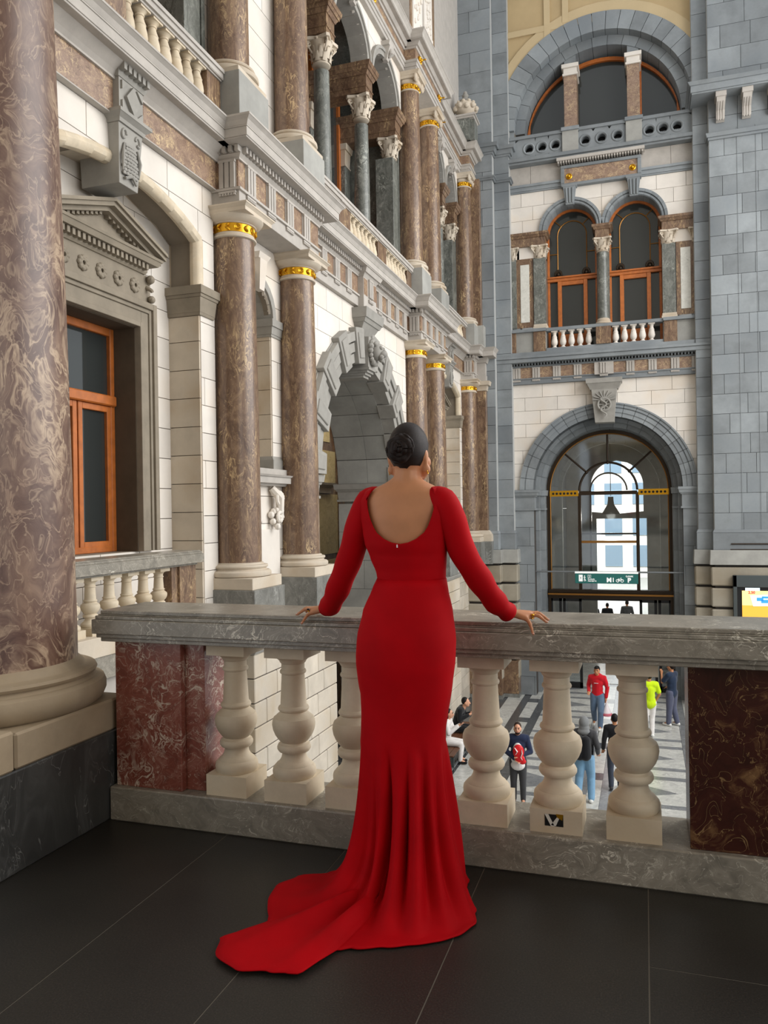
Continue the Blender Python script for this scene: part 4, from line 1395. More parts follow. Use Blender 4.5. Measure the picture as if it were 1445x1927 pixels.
for k in range(10):
    a = 2 * pi * k / 10
    m.ball((ux + 0.35 * cos(a), ux_y + 0.35 * sin(a), 14.42 + 0.04 * (k % 2)), 0.085, 8, 6)
    m.ball((ux + 0.29 * cos(a + 0.3), ux_y + 0.29 * sin(a + 0.3), 14.6), 0.06, 8, 6)
m.build('carved_garland', 'warm_stone', ur, smooth=True)
m = MB().lathe(ux, ux_y, [(0.2, 14.66), (0.22, 14.69), (0.2, 14.73), (0.11, 14.78), (0.08, 14.83), (0.1, 14.86), (0.11, 14.9), (0.06, 14.93), (0.07, 14.97), (0.05, 15.02), (0.01, 15.05)], 20)
m.build('lid', 'grey_trim', ur, smooth=35)
# ================================================================== end wall of the hall
EY = 26.8            # face of the end bay
EC = -1.18           # its centre line
PY, QY = 26.1, 26.45  # faces of the big corner piers and of the inner pilaster strips
we_ = structure('wall_end', 'end wall of the hall with a tall arched exit, twin windows and a lunette', 'wall', (EC, EY, HALL))
EL, ER = -4.72, 2.2

def semi(cx, zc, r, z0=None):
    def h(z):
        if z0 is not None and z < z0:
            return None
        if z <= zc:
            return (cx - r, cx + r)
        w = r * r - (z - zc) ** 2
        return (cx - sqrt(w), cx + sqrt(w)) if w > 4e-4 else None
    return h
def arc(cx, zc, r, a):
    return (cx + r * cos(a), zc + r * sin(a))
def arch_ring(parent, cx, zc, rings, y_face, y_back, n, mat, name='voussoir', a0=0, a1=pi, skip=None):
    """rings: list of (r0, r1, outward); one object per stone with its mouldings joined"""
    for i in range(n):
        if skip is not None and i in skip:
            continue
        a, b = a0 + (a1 - a0) * i / n, a0 + (a1 - a0) * (i + 1) / n
        g = 0.0025
        m = MB()
        for r0, r1, o in rings:
            ss = [a + g + (b - a - 2 * g) * k / 3 for k in range(4)]
            m.prism([arc(cx, zc, r0, s) for s in ss] + [arc(cx, zc, r1, s) for s in ss[::-1]], 'y', y_face - o, y_back)
        m.build(name, mat, parent)
    r0, r1 = min(r[0] for r in rings), max(r[1] for r in rings)
    o = max(r[2] for r in rings)
    ss = [a0 + (a1 - a0) * k / 36 for k in range(37)]
    MB().prism([arc(cx, zc, r0 + 0.02, s) for s in ss] + [arc(cx, zc, r1 - 0.01, s) for s in ss[::-1]], 'y', y_face + 0.02 + max(0, -o), y_back - 0.01).build('joint_backing', 'dark_mortar', parent)

# lower storey
MB().box(EL, ER, EY + 0.02, EY + 0.4, 5.70, 6.74).build('wall_core', 'mortar', we_)
hA = semi(EC, 2.14, 2.36)
hAo = semi(EC, 2.14, 2.80)
def blk(u0, u1, z0, z1, ch, bl, mat, hole, seed, core='mortar', cored=0.5, d=0.05, face=EY):
    ashlar(we_, 'y', face, -1, u0, u1, z0, z1, ch, bl, mat, hole, d, seed=seed, core=core, cored=cored)
blk(EL, ER, HALL, 2.14, 0.62, 1.1, 'blue_stone', hA, 101, 'dark_mortar')
blk(EL, ER, 2.14, 5.70, 0.445, 0.95, 'white_stone', hAo, 102)
arch_ring(we_, EC, 2.14, [(2.36, 2.80, 0.03), (2.36, 2.46, 0.02), (2.50, 2.62, 0.055), (2.66, 2.76, 0.075), (2.76, 2.81, 0.11)], EY, EY + 0.5, 21, 'blue_stone', skip=(10,))
for s in (-1, 1):
    m = MB()
    a, b = (EC - 3.0, EC - 2.33) if s < 0 else (EC + 2.33, EC + 3.0)
    stack(m, a, b, EY - 0.02, EY + 0.5, [(1.45, 1.52, 0.03, 0.03), (1.52, 1.9, 0, 0), (1.9, 1.95, 0.03, 0.05), (1.95, 2.06, 0.08, 0.10), (2.06, 2.14, 0.12, 0.12)], '+x-x-y')
    m.build('impost_moulding', 'blue_stone', we_)
k1 = MB().frust((EC - 0.30, EC + 0.30, EY - 0.26, EY + 0.2, 4.28), (EC - 0.40, EC + 0.40, EY - 0.36, EY + 0.2, 5.35)).build('keystone', 'grey_trim', we_, bev=0.006)
m = MB()
stack(m, EC - 0.40, EC + 0.40, EY - 0.30, EY + 0.2, [(5.35, 5.40, 0.04, 0.06), (5.40, 5.55, 0.06, 0.14), (5.55, 5.70, 0.16, 0.17)], '+x-x-y')
m.build('keystone_cornice', 'grey_trim', k1)
m = MB()
cx, cz = EC, 4.85
m.tube([(cx + 0.20 * cos(t), EY - 0.37, cz + 0.20 * sin(t)) for t in [2 * pi * k / 14 for k in range(15)]], 0.035, 6)
for k in range(8):
    t = 2 * pi * k / 8
    m.tube([(cx, EY - 0.37, cz), (cx + 0.2 * cos(t), EY - 0.37, cz + 0.2 * sin(t))], 0.018, 5)
m.tube([(cx - 0.02 + 0.09 * sin(t), EY - 0.40, 4.42 + 0.055 * t) for t in [k * 0.7 for k in range(18)]], [0.03] * 18, 6)
for k in range(9):
    m.tube([(cx, EY - 0.36, 5.0), (cx + 0.36 * cos(pi * k / 8), EY - 0.37, 5.02 + 0.28 * sin(pi * k / 8))], [0.03, 0.02], 5)
m.build('carved_emblem', 'grey_trim', k1, smooth=True, label='carved wheel and serpent emblem')

# entablature of the end bay
t = structure('trim_13', 'grey entablature with brown panels across the end wall, above the exit arch', 'entablature', (EC, EY, 5.7))
m = MB()
m.box(EL, ER, EY - 0.10, EY + 0.1, 5.70, 5.86)
m.box(EL, ER, EY - 0.13, EY + 0.1, 5.86, 5.90)
m.build('architrave', 'blue_stone', t)
tg = shared(triglyph_mesh().xf(Matrix.Rotation(-pi / 2, 4, 'Z')), 'triglyph', 'moulding_stone')
tx = [-4.05 + 0.02, -3.38, -2.70, -2.02, EC, -0.36, 0.32, 1.0, 1.62]
ex = [EL] + [q for x in tx for q in (x - 0.13, x + 0.13)] + [ER]
for a, b in zip(ex[0::2], ex[1::2]):
    if b - a > 0.02:
        MB().box(a, b, EY - 0.08, EY + 0.1, 5.90, 6.26).build('metope', 'frieze_marble', t)
for x in tx:
    put(tg, 'triglyph', t, (x, EY - 0.085 - (0.12 if x == EC else 0), 5.89), scale=(1, 1, 0.95))
MB().box(EC - 0.3, EC + 0.3, EY - 0.2, EY, 5.86, 6.26).build('centre_block', 'moulding_stone', t)
m = MB()
m.box(EL, ER, EY - 0.12, EY + 0.1, 6.26, 6.32)
x = EL
while x < ER:
    m.box(x, x + 0.05, EY - 0.2, EY, 6.32, 6.39)
    x += 0.10
m.build('dentil_course', 'blue_stone', t, kind='stuff')
m = MB()
m.box(EL, ER, EY - 0.38, EY + 0.1, 6.39, 6.52)
m.box(EL, ER, EY - 0.42, EY + 0.1, 6.52, 6.60)
m.box(EL, ER, EY - 0.30, EY + 0.1, 6.60, 6.74)
m.build('cornice', 'blue_stone', t, bev=0.01)

# twin arched windows with parapet
L1, L2, RA, RB = -2.19, -0.17, 0.83, 1.02
def twin(z):
    if z <= 10.78:
        return (L1 - RA, L2 + RA)
    w = RA * RA - (z - 10.78) ** 2
    if w <= 4e-4:
        return None
    return (L1 - sqrt(w), L1 + sqrt(w))
blk(EL, ER, 6.74, 10.78, 0.5, 1.1, 'blue_stone', lambda z: (-3.9, 1.55), 103)
for u0, u1, c in ((EL, EC, L1), (EC, ER, L2)):
    blk(u0, u1, 10.78, 12.17, 0.43, 0.85, 'white_stone', semi(c, 10.78, 0.94), 104 + int(c < -1))
arch_ring(we_, L1, 10.78, [(RA, 1.0, 0.03), (RA + 0.02, RA + 0.08, 0.06), (RA + 0.11, RA + 0.20, 0.09)], EY, EY + 0.55, 13, 'blue_stone')
arch_ring(we_, L2, 10.78, [(RA, 1.0, 0.03), (RA + 0.02, RA + 0.08, 0.06), (RA + 0.11, RA + 0.20, 0.09)], EY, EY + 0.55, 13, 'blue_stone')
for c in (L1, L2):
    m = MB()
    m.frust((c - 0.13, c + 0.13, EY - 0.14, EY, 11.55), (c - 0.2, c + 0.2, EY - 0.26, EY, 12.1))
    for q in (-0.09, 0, 0.09):
        m.tube([(c + q, EY - 0.16, 11.6), (c + q * 1.2, EY - 0.26, 12.05)], 0.03, 6)
    stack(m, c - 0.2, c + 0.2, EY - 0.24, EY, [(12.1, 12.17, 0.03, 0.05)], '+x-x-y')
    m.build('keystone', 'blue_stone', we_)
ECAP = shared(corinthian(0.17, 0.44, 0.30), 'capital', 'warm_stone', 40)
mc = thing('window_column', 'slim grey marble column between the twin arched windows', 'column', (EC, EY + 0.1, 7.5), None, 'thing')
MB().lathe(EC, EY + 0.1, [(0.26, 7.535), (0.27, 7.56), (0.25, 7.6), (0.21, 7.62), (0.22, 7.66), (0.2, 7.70), (0.185, 7.72)], 28).build('base', 'warm_stone', mc, smooth=30)
MB().lathe(EC, EY + 0.1, [(0.185, 7.70), (0.185, 8.2), (0.165, 9.93)], 28).build('shaft', 'green_marble', mc, smooth=30)
put(ECAP, 'capital', mc, (EC, EY + 0.1, 9.90))
m = MB()
stack(m, EC - 0.22, EC + 0.22, EY - 0.08, EY + 0.5, [(10.34, 10.44, 0, 0), (10.44, 10.62, 0.0, 0.0), (10.62, 10.70, 0.03, 0.08), (10.70, 10.78, 0.1, 0.11)], '+x-x-y')
m.build('impost_block', 'brown_marble', mc)
for s in (-1, 1):
    # side pilaster panels of grey, brown and white marble
    a0 = L1 - RA if s < 0 else L2 + RA
    e0 = -4.2 if s < 0 else 1.66
    def rng(p, q):
        u, v = a0 + s * p, a0 + s * q
        return min(u, v), max(u, v)
    m = MB()
    u, v = rng(0.0, 0.40)
    MB().box(u, v, EY - 0.06, EY + 0.5, 7.70, 9.92).build('pilaster', 'green_marble', we_, bev=0.004)
    m.box(u - 0.04, v + 0.04, EY - 0.10, EY + 0.5, 7.52, 7.62)
    m.box(u - 0.02, v + 0.02, EY - 0.08, EY + 0.5, 7.62, 7.70)
    m.build('pilaster_base', 'warm_stone', we_, bev=0.01)
    put(ECAP, 'pilaster_capital', we_, ((u + v) / 2, EY + 0.12, 9.90))
    u, v = rng(0.42, 0.98)
    MB().box(u, v, EY - 0.01, EY + 0.3, 7.62, 9.95).build('panel_frame', 'brown_marble', we_)
    MB().box(u + 0.13, v - 0.13, EY - 0.025, EY + 0.1, 7.80, 9.75).build('marble_panel', 'pale_marble', we_, bev=0.006)
    u, v = rng(0.98, abs(e0 - a0))
    MB().box(u, v, EY - 0.05, EY + 0.3, 7.62, 9.95).build('pilaster', 'green_marble', we_, bev=0.004)
    put(ECAP, 'pilaster_capital', we_, ((u + v) / 2, EY + 0.12, 9.90), scale=(0.7, 0.9, 1))
    u, v = rng(0.0, abs(e0 - a0))
    MB().box(u, v, EY - 0.0, EY + 0.3, 9.95, 10.34).build('panel_head', 'white_stone', we_)
    m = MB()
    stack(m, u, v, EY - 0.08, EY + 0.5, [(10.34, 10.46, 0, 0), (10.46, 10.62, 0, 0), (10.62, 10.70, 0.03, 0.08), (10.70, 10.78, 0.1, 0.11)], '-x-y' if s > 0 else '+x-y')
    m.build('impost_block', 'brown_marble', we_)
    MB().box(u, v, EY - 0.12, EY + 0.4, 6.74, 7.45).build('parapet_panel', 'vault_stone', we_)
    for (p, q, mt) in ((0.02, 0.42, 'brown_marble'), (1.0, 1.3, 'brown_marble')):
        uu, vv = rng(p, min(q, abs(e0 - a0)))
        if vv - uu > 0.02:
            MB().box(uu, vv, EY - 0.18, EY, 6.76, 7.43).build('parapet_post', mt, we_, bev=0.004)
    MB().box(u, v, EY - 0.24, EY + 0.4, 7.43, 7.53).build('parapet_cap', 'blue_stone', we_)
pt = thing('window_parapet', 'small parapet of white vase balusters below the twin windows of the end wall', 'balustrade', (EC, EY, 6.74))
MB().box(L1 - RA, L2 + RA, EY - 0.14, EY + 0.12, 6.74, 6.86).build('plinth', 'blue_stone', pt)
MB().box(L1 - RA, L2 + RA, EY - 0.16, EY + 0.14, 7.42, 7.53).build('handrail', 'blue_stone', pt, bev=0.012)
MB().box(EC - 0.235, EC + 0.235, EY - 0.2, EY + 0.14, 6.86, 7.42).build('post', 'brown_marble', pt, bev=0.006)
wbal = shared(vase_baluster(0.56, 0.23), 'baluster', 'white_stone', 35)
for q in range(5):
    put(wbal, 'baluster', pt, (-2.76 + q * 0.2775, EY - 0.02, 6.86))
    put(wbal, 'baluster', pt, (-0.80 + q * 0.2775, EY - 0.02, 6.86))
tw = structure('window_3', 'pair of arched timber windows with brass glazing bars in the end wall', 'window', (EC, 27.4, 6.8))
GY = 27.35
for c in (L1, L2):
    m = MB()
    for (x0, x1, z0, z1, o) in ((c - RA, c - RA + 0.08, 6.8, 10.8, 0.0), (c + RA - 0.08, c + RA, 6.8, 10.8, 0.0), (c - RA, c + RA, 9.20, 9.30, 0.06), (c - RA, c + RA, 9.30, 9.36, 0.1),
                             (c - 0.49, c - 0.36, 6.8, 9.2, 0.05), (c + 0.36, c + 0.49, 6.8, 9.2, 0.05), (c - 0.36, c + 0.36, 9.06, 9.2, 0.03), (c - 0.36, c + 0.36, 6.8, 7.4, 0.0)):
        m.box(x0, x1, GY - 0.06 - o, GY + 0.06, z0, z1)
    fr = m.build('timber_frame', 'hall_wood', tw, bev=0.008)
    m = MB()
    n = 14
    m.prism([arc(c, 10.80, RA, pi * k / n) for k in range(n + 1)] + [arc(c, 10.80, RA - 0.09, pi * k / n) for k in range(n, -1, -1)], 'y', GY - 0.06, GY + 0.06)
    m.build('timber_arch', 'hall_wood', fr)
    m = MB()
    m.tube([(c - 0.48, GY - 0.02, 9.36), (c - 0.48, GY - 0.02, 10.75)] + [(c + 0.48 * cos(t), GY - 0.02, 10.75 + 0.48 * sin(t)) for t in [pi - pi * k / 12 for k in range(1, 12)]] + [(c + 0.48, GY - 0.02, 10.75), (c + 0.48, GY - 0.02, 9.36)], 0.018, 6)
    for ang in (0.75, 1.57 + 0.82):
        m.tube([(c + 0.48 * cos(ang), GY - 0.02, 10.75 + 0.48 * sin(ang)), (c + 0.78 * cos(ang), GY - 0.02, 10.75 + 0.78 * sin(ang))], 0.016, 6)
    for s in (-1, 1):
        m.tube([(c + s * 0.48, GY - 0.02, 10.15), (c + s * 0.8, GY - 0.02, 10.15)], 0.016, 6)
    m.build('glazing_bars', 'brass', fr)
    for s in (-1, 1):
        f = MB()
        for k in range(7):
            a = pi * k / 6
            f.ball((c + s * 0.46 + 0.10 * cos(a), GY - 0.1, 9.44 + 0.11 * sin(a)), 0.04, 6, 5, (1, 0.6, 1.4))
        f.ball((c + s * 0.46, GY - 0.1, 9.43), 0.06, 7, 5)
        f.build('palmette', 'bronze_dark', fr, smooth=True)
    MB().prism([(c - RA + 0.02, 6.8), (c + RA - 0.02, 6.8)] + [arc(c, 10.8, RA - 0.03, pi * k / n) for k in range(n + 1)], 'y', GY, GY + 0.01).build('pane', 'smoke_glass', fr)
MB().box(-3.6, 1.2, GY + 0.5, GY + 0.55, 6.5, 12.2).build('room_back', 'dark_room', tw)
MB().box(EC - 0.2, EC + 0.2, EY + 0.3, GY + 0.1, 6.8, 10.8).build('mullion_pier', 'green_marble', tw)

# string course with name plaque, balcony with round openings
t = structure('trim_14', 'grey string course and brown marble plaque with two gilt bosses, above the twin windows', 'trim', (EC, EY, 12.17))
m = MB()
m.box(EL, ER, EY - 0.04, EY + 0.3, 12.17, 12.22)
m.box(EL, ER, EY - 0.07, EY + 0.3, 12.22, 12.34)
m.box(EL, ER, EY - 0.12, EY + 0.3, 12.34, 12.42)
m.build('string_course', 'blue_stone', t)
blk(EL, ER, 12.42, 13.05, 0.63, 1.4, 'moulding_stone', None, 108)
m = MB()
for (x0, x1, z0, z1) in ((-2.47, 0.07, 12.14, 12.24), (-2.47, 0.07, 12.73, 12.83), (-2.47, -2.35, 12.24, 12.73), (-0.05, 0.07, 12.24, 12.73)):
    m.box(x0, x1, EY - 0.2, EY, z0, z1)
m.build('plaque_frame', 'blue_stone', t, bev=0.012)
MB().box(-2.35, -0.05, EY - 0.15, EY, 12.24, 12.73).build('plaque', 'frieze_marble', t)
for x in (-2.2, -0.2):
    b = MB()
    b.ball((x, EY - 0.17, 12.46), 0.06, 10, 6)
    b.tube([(x + 0.085 * cos(a), EY - 0.16, 12.46 + 0.085 * sin(a)) for a in [2 * pi * k / 10 for k in range(11)]], 0.022, 6)
    b.build('gold_boss', 'gold', t, smooth=True)
m = MB()
x = -2.55
while x < 0.15:
    m.box(x, x + 0.05, EY - 0.30, EY, 12.88, 12.95)
    x += 0.085
m.box(-2.58, 0.18, EY - 0.34, EY, 12.95, 13.05)
m.build('dentil_course', 'moulding_stone', t, kind='stuff')
bc = structure('trim_15', 'grey stone balcony parapet with nine round openings below the lunette', 'parapet', (EC, EY, 13.05))
m = MB()
m.box(EL, ER, EY - 0.28, EY + 0.3, 13.05, 13.12)
m.box(EL, ER, EY - 0.34, EY + 0.3, 13.12, 13.24)
m.build('ledge', 'blue_stone', bc, bev=0.012)
def plate(x0, x1, z0, z1, holes, r, y0, y1):
    """panel with round holes: quads between hole rim and cell border"""
    m = MB()
    xsplit = [x0] + [(a + b) / 2 for a, b in zip(holes[:-1], holes[1:])] + [x1]
    zc = (z0 + z1) / 2
    n = 24
    for i, hx in enumerate(holes):
        a, b = xsplit[i], xsplit[i + 1]
        rim, brd = [], []
        for k in range(n):
            th = 2 * pi * k / n
            c, s = cos(th), sin(th)
            rim.append((hx + r * c, zc + r * s))
            sc = min((b - hx) / c if c > 1e-9 else 1e9, (a - hx) / c if c < -1e-9 else 1e9, (z1 - zc) / s if s > 1e-9 else 1e9, (z0 - zc) / s if s < -1e-9 else 1e9)
            brd.append((hx + sc * c, zc + sc * s))
        v = [(p[0], y0, p[1]) for p in rim] + [(p[0], y0, p[1]) for p in brd] + [(p[0], y1, p[1]) for p in rim]
        f = []
        for k in range(n):
            j = (k + 1) % n
            f += [(k, n + k, n + j, j), (k, j, 2 * n + j, 2 * n + k)]
        m.add(v, f)
        for cxx in ((b, z1), (a, z1), (a, z0), (b, z0)):
            pass
    return m
HX = [[-3.50, -3.07, -2.63], [-1.66, -1.15, -0.64], [0.33, 0.75, 1.17]]
for (x0, x1), hs in zip(((-3.95, -2.38), (-1.90, -0.37), (0.09, 1.62)), HX):
    MB().box(x0, x1, EY + 0.16, EY + 0.2, 13.24, 13.95).build('dark_gap', 'black', bc)
    pn = plate(x0, x1, 13.24, 13.92, hs, 0.135, EY - 0.14, EY + 0.1).build('pierced_panel', 'blue_stone', bc)
    for hx in hs:
        m = MB()
        m.tube([(hx + 0.175 * cos(a), EY - 0.14, 13.58 + 0.175 * sin(a)) for a in [2 * pi * k / 20 for k in range(21)]], 0.03, 6)
        for k in range(3):
            m.ball((hx - 0.05 + 0.05 * k, EY - 0.1, 13.47), 0.03, 6, 5)
        m.build('ring_moulding', 'blue_stone', pn, smooth=True)
for (x0, x1) in ((-2.40, -1.88), (-0.39, 0.11)):
    MB().box(x0, x1, EY - 0.22, EY + 0.2, 13.24, 13.95).build('parapet_post', 'vault_stone', bc, bev=0.006)
    MB().box(x0 - 0.03, x1 + 0.03, EY - 0.27, EY + 0.2, 13.95, 14.07).build('post_cap', 'blue_stone', bc, bev=0.01)
MB().box(EL, -3.95, EY - 0.14, EY + 0.2, 13.24, 13.95).build('parapet_end', 'blue_stone', bc)
MB().box(1.62, ER, EY - 0.14, EY + 0.2, 13.24, 13.95).build('parapet_end', 'blue_stone', bc)
MB().box(EL, ER, EY - 0.2, EY + 0.2, 13.92, 14.03).build('handrail', 'blue_stone', bc, bev=0.01)
# lunette
LZ, LI, LO = 14.3, 2.82, 3.42
arch_ring(we_, EC, LZ, [(LI, LO, 0.10)], EY, EY + 0.5, 23, 'blue_stone')
arch_ring(we_, EC, LZ, [(2.50, LI - 0.005, -0.25)], EY, EY + 1.0, 17, 'blue_stone', 'inner_voussoir')
blk(EL - 0.3, ER + 0.4, 14.03, 14.3, 0.27, 1.2, 'blue_stone', lambda z: (EC - LI, EC + LI), 111, cored=0.3)
def spandrel(z):
    w = (LO + 0.02) ** 2 - (z - LZ) ** 2
    return (EC - sqrt(w), EC + sqrt(w)) if w > 1e-3 else None
m = MB()
for p in pieces(EL - 0.2, ER + 0.3, LZ, 21, spandrel, 61):
    m.prism(p, 'y', EY - 0.02, EY + 0.3)
sp = m.build('spandrel_plaster', 'cream_plaster', we_)
m = MB()
n = 28
m.prism([arc(EC + 0.0, LZ, LO + 0.01, pi * k / n) for k in range(n + 1)] + [arc(EC, LZ, LO + 0.33, pi * k / n) for k in range(n, -1, -1)], 'y', EY - 0.07, EY)
m.build('plaster_band', 'cream_rib', sp)
for (x0, x1, z0, z1) in ((-4.72, -4.42, 14.6, 21), (1.9, 2.2, 14.6, 21), (-4.4, -1.3, 17.45, 17.65), (-0.6, 2.0, 18.2, 18.4), (-2.95, -2.75, 17.2, 21), (-2.35, -2.15, 17.6, 21), (-0.1, 0.1, 17.9, 21), (-4.4, 2.0, 18.9, 19.1)):
    MB().box(x0, x1, EY - (0.085 if x1 - x0 < z1 - z0 else 0.079), EY, z0, z1).build('plaster_rib', 'cream_rib', sp)
lu = structure('window_4', 'large half round timber window with two marble posts at the top of the end wall', 'window', (EC, 27.7, 14.0))
LY = 27.65
MB().prism([arc(EC, 14.2, 2.52, pi * k / 30) for k in range(31)], 'y', LY + 0.05, LY + 0.06).build('pane', 'smoke_glass', lu)
for (xa, xb) in ((-2.50, -0.30), (-0.22 - 2.0, 0)):
    pass
def lune(x0, x1, r):
    """outline strip of the half disc between x0 and x1"""
    out = []
    for k in range(15):
        x = x0 + (x1 - x0) * k / 14
        out.append((x, 14.2 + sqrt(max(0, r * r - (x - EC) ** 2))))
    return out
for (x0, x1) in ((EC - 2.48, -2.30), (-2.05, -0.24), (0.03, EC + 2.48)):
    o = lune(x0, x1, 2.5)
    inn = [(min(max(x, x0 + 0.09), x1 - 0.09), max(14.2, z - 0.12)) for x, z in o]
    m = MB()
    m.prism(o + inn[::-1], 'y', LY - 0.05, LY + 0.08)
    if x0 > EC - 2.4:
        m.box(x0, x0 + 0.09, LY - 0.05, LY + 0.08, 14.05, max(14.06, o[0][1]))
    if x1 < EC + 2.4:
        m.box(x1 - 0.09, x1, LY - 0.05, LY + 0.08, 14.05, max(14.06, o[-1][1]))
    m.build('timber_frame', 'hall_wood', lu)
for (x0, x1) in ((-2.40, -1.90), (-0.38, 0.10)):
    p = MB().box(x0 + 0.04, x1 - 0.04, EY + 0.25, LY + 0.1, 14.05, 16.0).build('marble_post', 'frieze_marble', lu, bev=0.006)
    m = MB()
    m.box(x0, x1, EY + 0.2, LY + 0.1, 16.0, 16.07)
    m.box(x0 + 0.03, x1 - 0.03, EY + 0.23, LY + 0.1, 16.07, 16.25)
    m.box(x0 - 0.03, x1 + 0.03, EY + 0.18, LY + 0.1, 16.25, 16.38)
    m.build('post_capital', 'white_stone', p, bev=0.01)
    MB().box(x0 + 0.06, x1 - 0.06, EY + 0.28, LY + 0.1, 16.38, 17.1).build('post_block', 'blue_stone', p)
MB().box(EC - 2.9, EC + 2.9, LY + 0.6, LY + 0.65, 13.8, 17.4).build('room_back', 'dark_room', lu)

# ---------- corner piers of grey stone, left and right
def pier(nm, lab, x0, x1, yf, seed, base=True, corn=None, rx=None):
    p = structure(nm, lab, 'pier', ((x0 + x1) / 2, yf, HALL))
    for za, zb, ch in ((0.68, 13.4, 0.62), (13.4, 21.0, 0.72)):
        ashlar(p, 'y', yf, -1, x0, x1, za, zb, ch, 0.95, 'blue_stone', None, 0.08, 0.006, seed=seed, core='pale_mortar', cored=1.2)
    m = MB()
    stack(m, x0, x1, yf, yf + 1.0, [(0.15, 0.68, 0.05, 0.05), (0.68, 0.78, 0.06, 0.02)], '-x+x-y')
    m.build('base_moulding', 'blue_stone', p, bev=0.01)
    m = MB()
    stack(m, x0, x1, yf, yf + 1.0, [(-0.30, 0.15, 0.16, 0.14)], '-x+x-y')
    m.build('base_slab', 'vault_stone', p, bev=0.015)
    z = -0.34
    while z > -3.6:
        m = MB()
        stack(m, x0, x1, yf, yf + 1.0, [(z - 0.60, z - 0.03, 0.12, 0.12)], '-x+x-y')
        m.build('rusticated_block', 'pier_rust', p, bev=0.035)
        z -= 0.645
    MB().box(x0, x1, yf + 0.02, yf + 1.0, HALL, 0.2).build('wall_core', 'dark_mortar', p)
    MB().box(x0 - 0.1, x1 + 0.1, yf - 0.14, yf + 0.9, HALL + 0.12, -3.58).build('dado', 'brown_marble', p, bev=0.008)
    MB().box(x0 - 0.13, x1 + 0.13, yf - 0.17, yf + 0.9, HALL, HALL + 0.12).build('baseboard', 'dark_block', p)
    return p
pier('wall_pier_left', 'grey stone corner pier between the marble columns and the exit arch', -6.4, -4.66, PY, 121)
pier('wall_strip_left', 'narrow grey stone strip stepped back beside the exit arch, column side', -4.66, -4.16, QY, 122)
pr = pier('wall_pier_right', 'huge plain grey stone pier to the right of the exit arch', 2.04, 8.0, PY, 123)
pier('wall_strip_right', 'narrow grey stone strip stepped back beside the exit arch, display side', 1.60, 2.04, QY, 124)
t = structure('trim_16', 'bracketed grey cornice across the huge right pier', 'cornice', (4, PY, 12.7))
m = MB()
stack(m, 2.04, 8.0, PY - 0.02, PY + 1.0, [(12.70, 12.78, 0.03, 0.03), (12.78, 12.9, 0.06, 0.1), (13.95, 14.0, 0.50, 0.50), (14.0, 14.2, 0.53, 0.53), (14.2, 14.3, 0.55, 0.62)], '-x-y')
m.build('cornice', 'blue_stone', t, bev=0.008)
for i in range(8):
    x = 2.25 + 0.73 * i
    m = MB()
    m.prism([(PY - 0.02, 13.2), (PY - 0.16, 13.25), (PY - 0.2, 13.5), (PY - 0.4, 13.65), (PY - 0.45, 13.8), (PY - 0.02, 13.8)], 'x', x, x + 0.24)
    for q in (0.05, 0.12, 0.19):
        m.tube([(x + q, PY - 0.15, 13.22), (x + q, PY - 0.21, 13.5), (x + q, PY - 0.42, 13.67)], 0.022, 5)
    m.box(x - 0.03, x + 0.27, PY - 0.48, PY, 13.8, 13.95)
    m.build('bracket', 'moulding_stone', t)
t = structure('trim_17', 'grey cornice band wrapping the left corner pier beside the urn', 'cornice', (-5, PY, 13.4))
m = MB()
stack(m, -6.4, -4.66, PY, PY + 0.6, [(13.36, 13.42, 0.03, 0.05), (13.42, 13.55, 0.09, 0.14), (13.55, 13.66, 0.2, 0.22)], '+x-y')
stack(m, -4.66, -4.16, QY, QY + 0.6, [(13.36, 13.42, 0.03, 0.05), (13.42, 13.55, 0.09, 0.14), (13.55, 13.66, 0.2, 0.22)], '+x-y')
stack(m, -6.4, -4.66, PY, PY + 0.6, [(12.5, 12.56, 0.05, 0.08), (12.56, 12.62, 0.1, 0.1)], '+x-y')
stack(m, -4.66, -4.16, QY, QY + 0.6, [(12.5, 12.56, 0.05, 0.08), (12.56, 12.62, 0.1, 0.1)], '+x-y')
m.build('cornice', 'blue_stone', t)
# marble pilaster joining the last column to the corner
t = structure('trim_18', 'brown marble pilaster folded into the corner beside the farthest column', 'pilaster', (-5.0, 25.9, -0.3))
MB().box(-5.5, -4.93, 25.85, 26.09, 0.81, 5.45).build('shaft', 'brown_marble', t, bev=0.01)
m = MB()
stack(m, -5.5, -4.93, 25.85, 26.09, [(0.61, 0.68, 0.13, 0.13), (0.68, 0.74, 0.12, 0.08), (0.74, 0.81, 0.08, 0.02)], '+x-y')
stack(m, -5.5, -4.93, 25.85, 26.09, [(0.45, 0.61, 0.14, 0.14)], '+x-y')
m.build('base', 'warm_stone', t)
m = MB()
stack(m, -5.5, -4.93, 25.85, 26.09, [(5.45, 5.62, 0.02, 0.05), (5.62, 5.75, 0.12, 0.15)], '+x-y')
m.build('capital', 'warm_stone', t)
MB().box(-5.5, -4.78, 25.70, 26.09, -0.3, 0.45).build('pedestal', 'dark_block', t)
m = MB()
stack(m, -5.5, -5.0, 25.9, 26.09, [(5.755, 5.955, 0.08, 0.08), (5.955, 6.37, 0.06, 0.06), (6.37, 6.53, 0.1, 0.16), (6.53, 6.68, 0.4, 0.4), (6.68, 6.8, 0.4, 0.48)], '+x-y')
m.build('entablature_block', 'moulding_stone', t)
MB().box(-5.5, -5.05, 25.85, 26.09, 7.6, 12.5).build('upper_shaft', 'brown_marble', t, bev=0.01)
MB().box(-5.5, -4.95, 25.75, 26.09, 6.8, 7.6).build('upper_pedestal', 'vault_stone', t, bev=0.006)

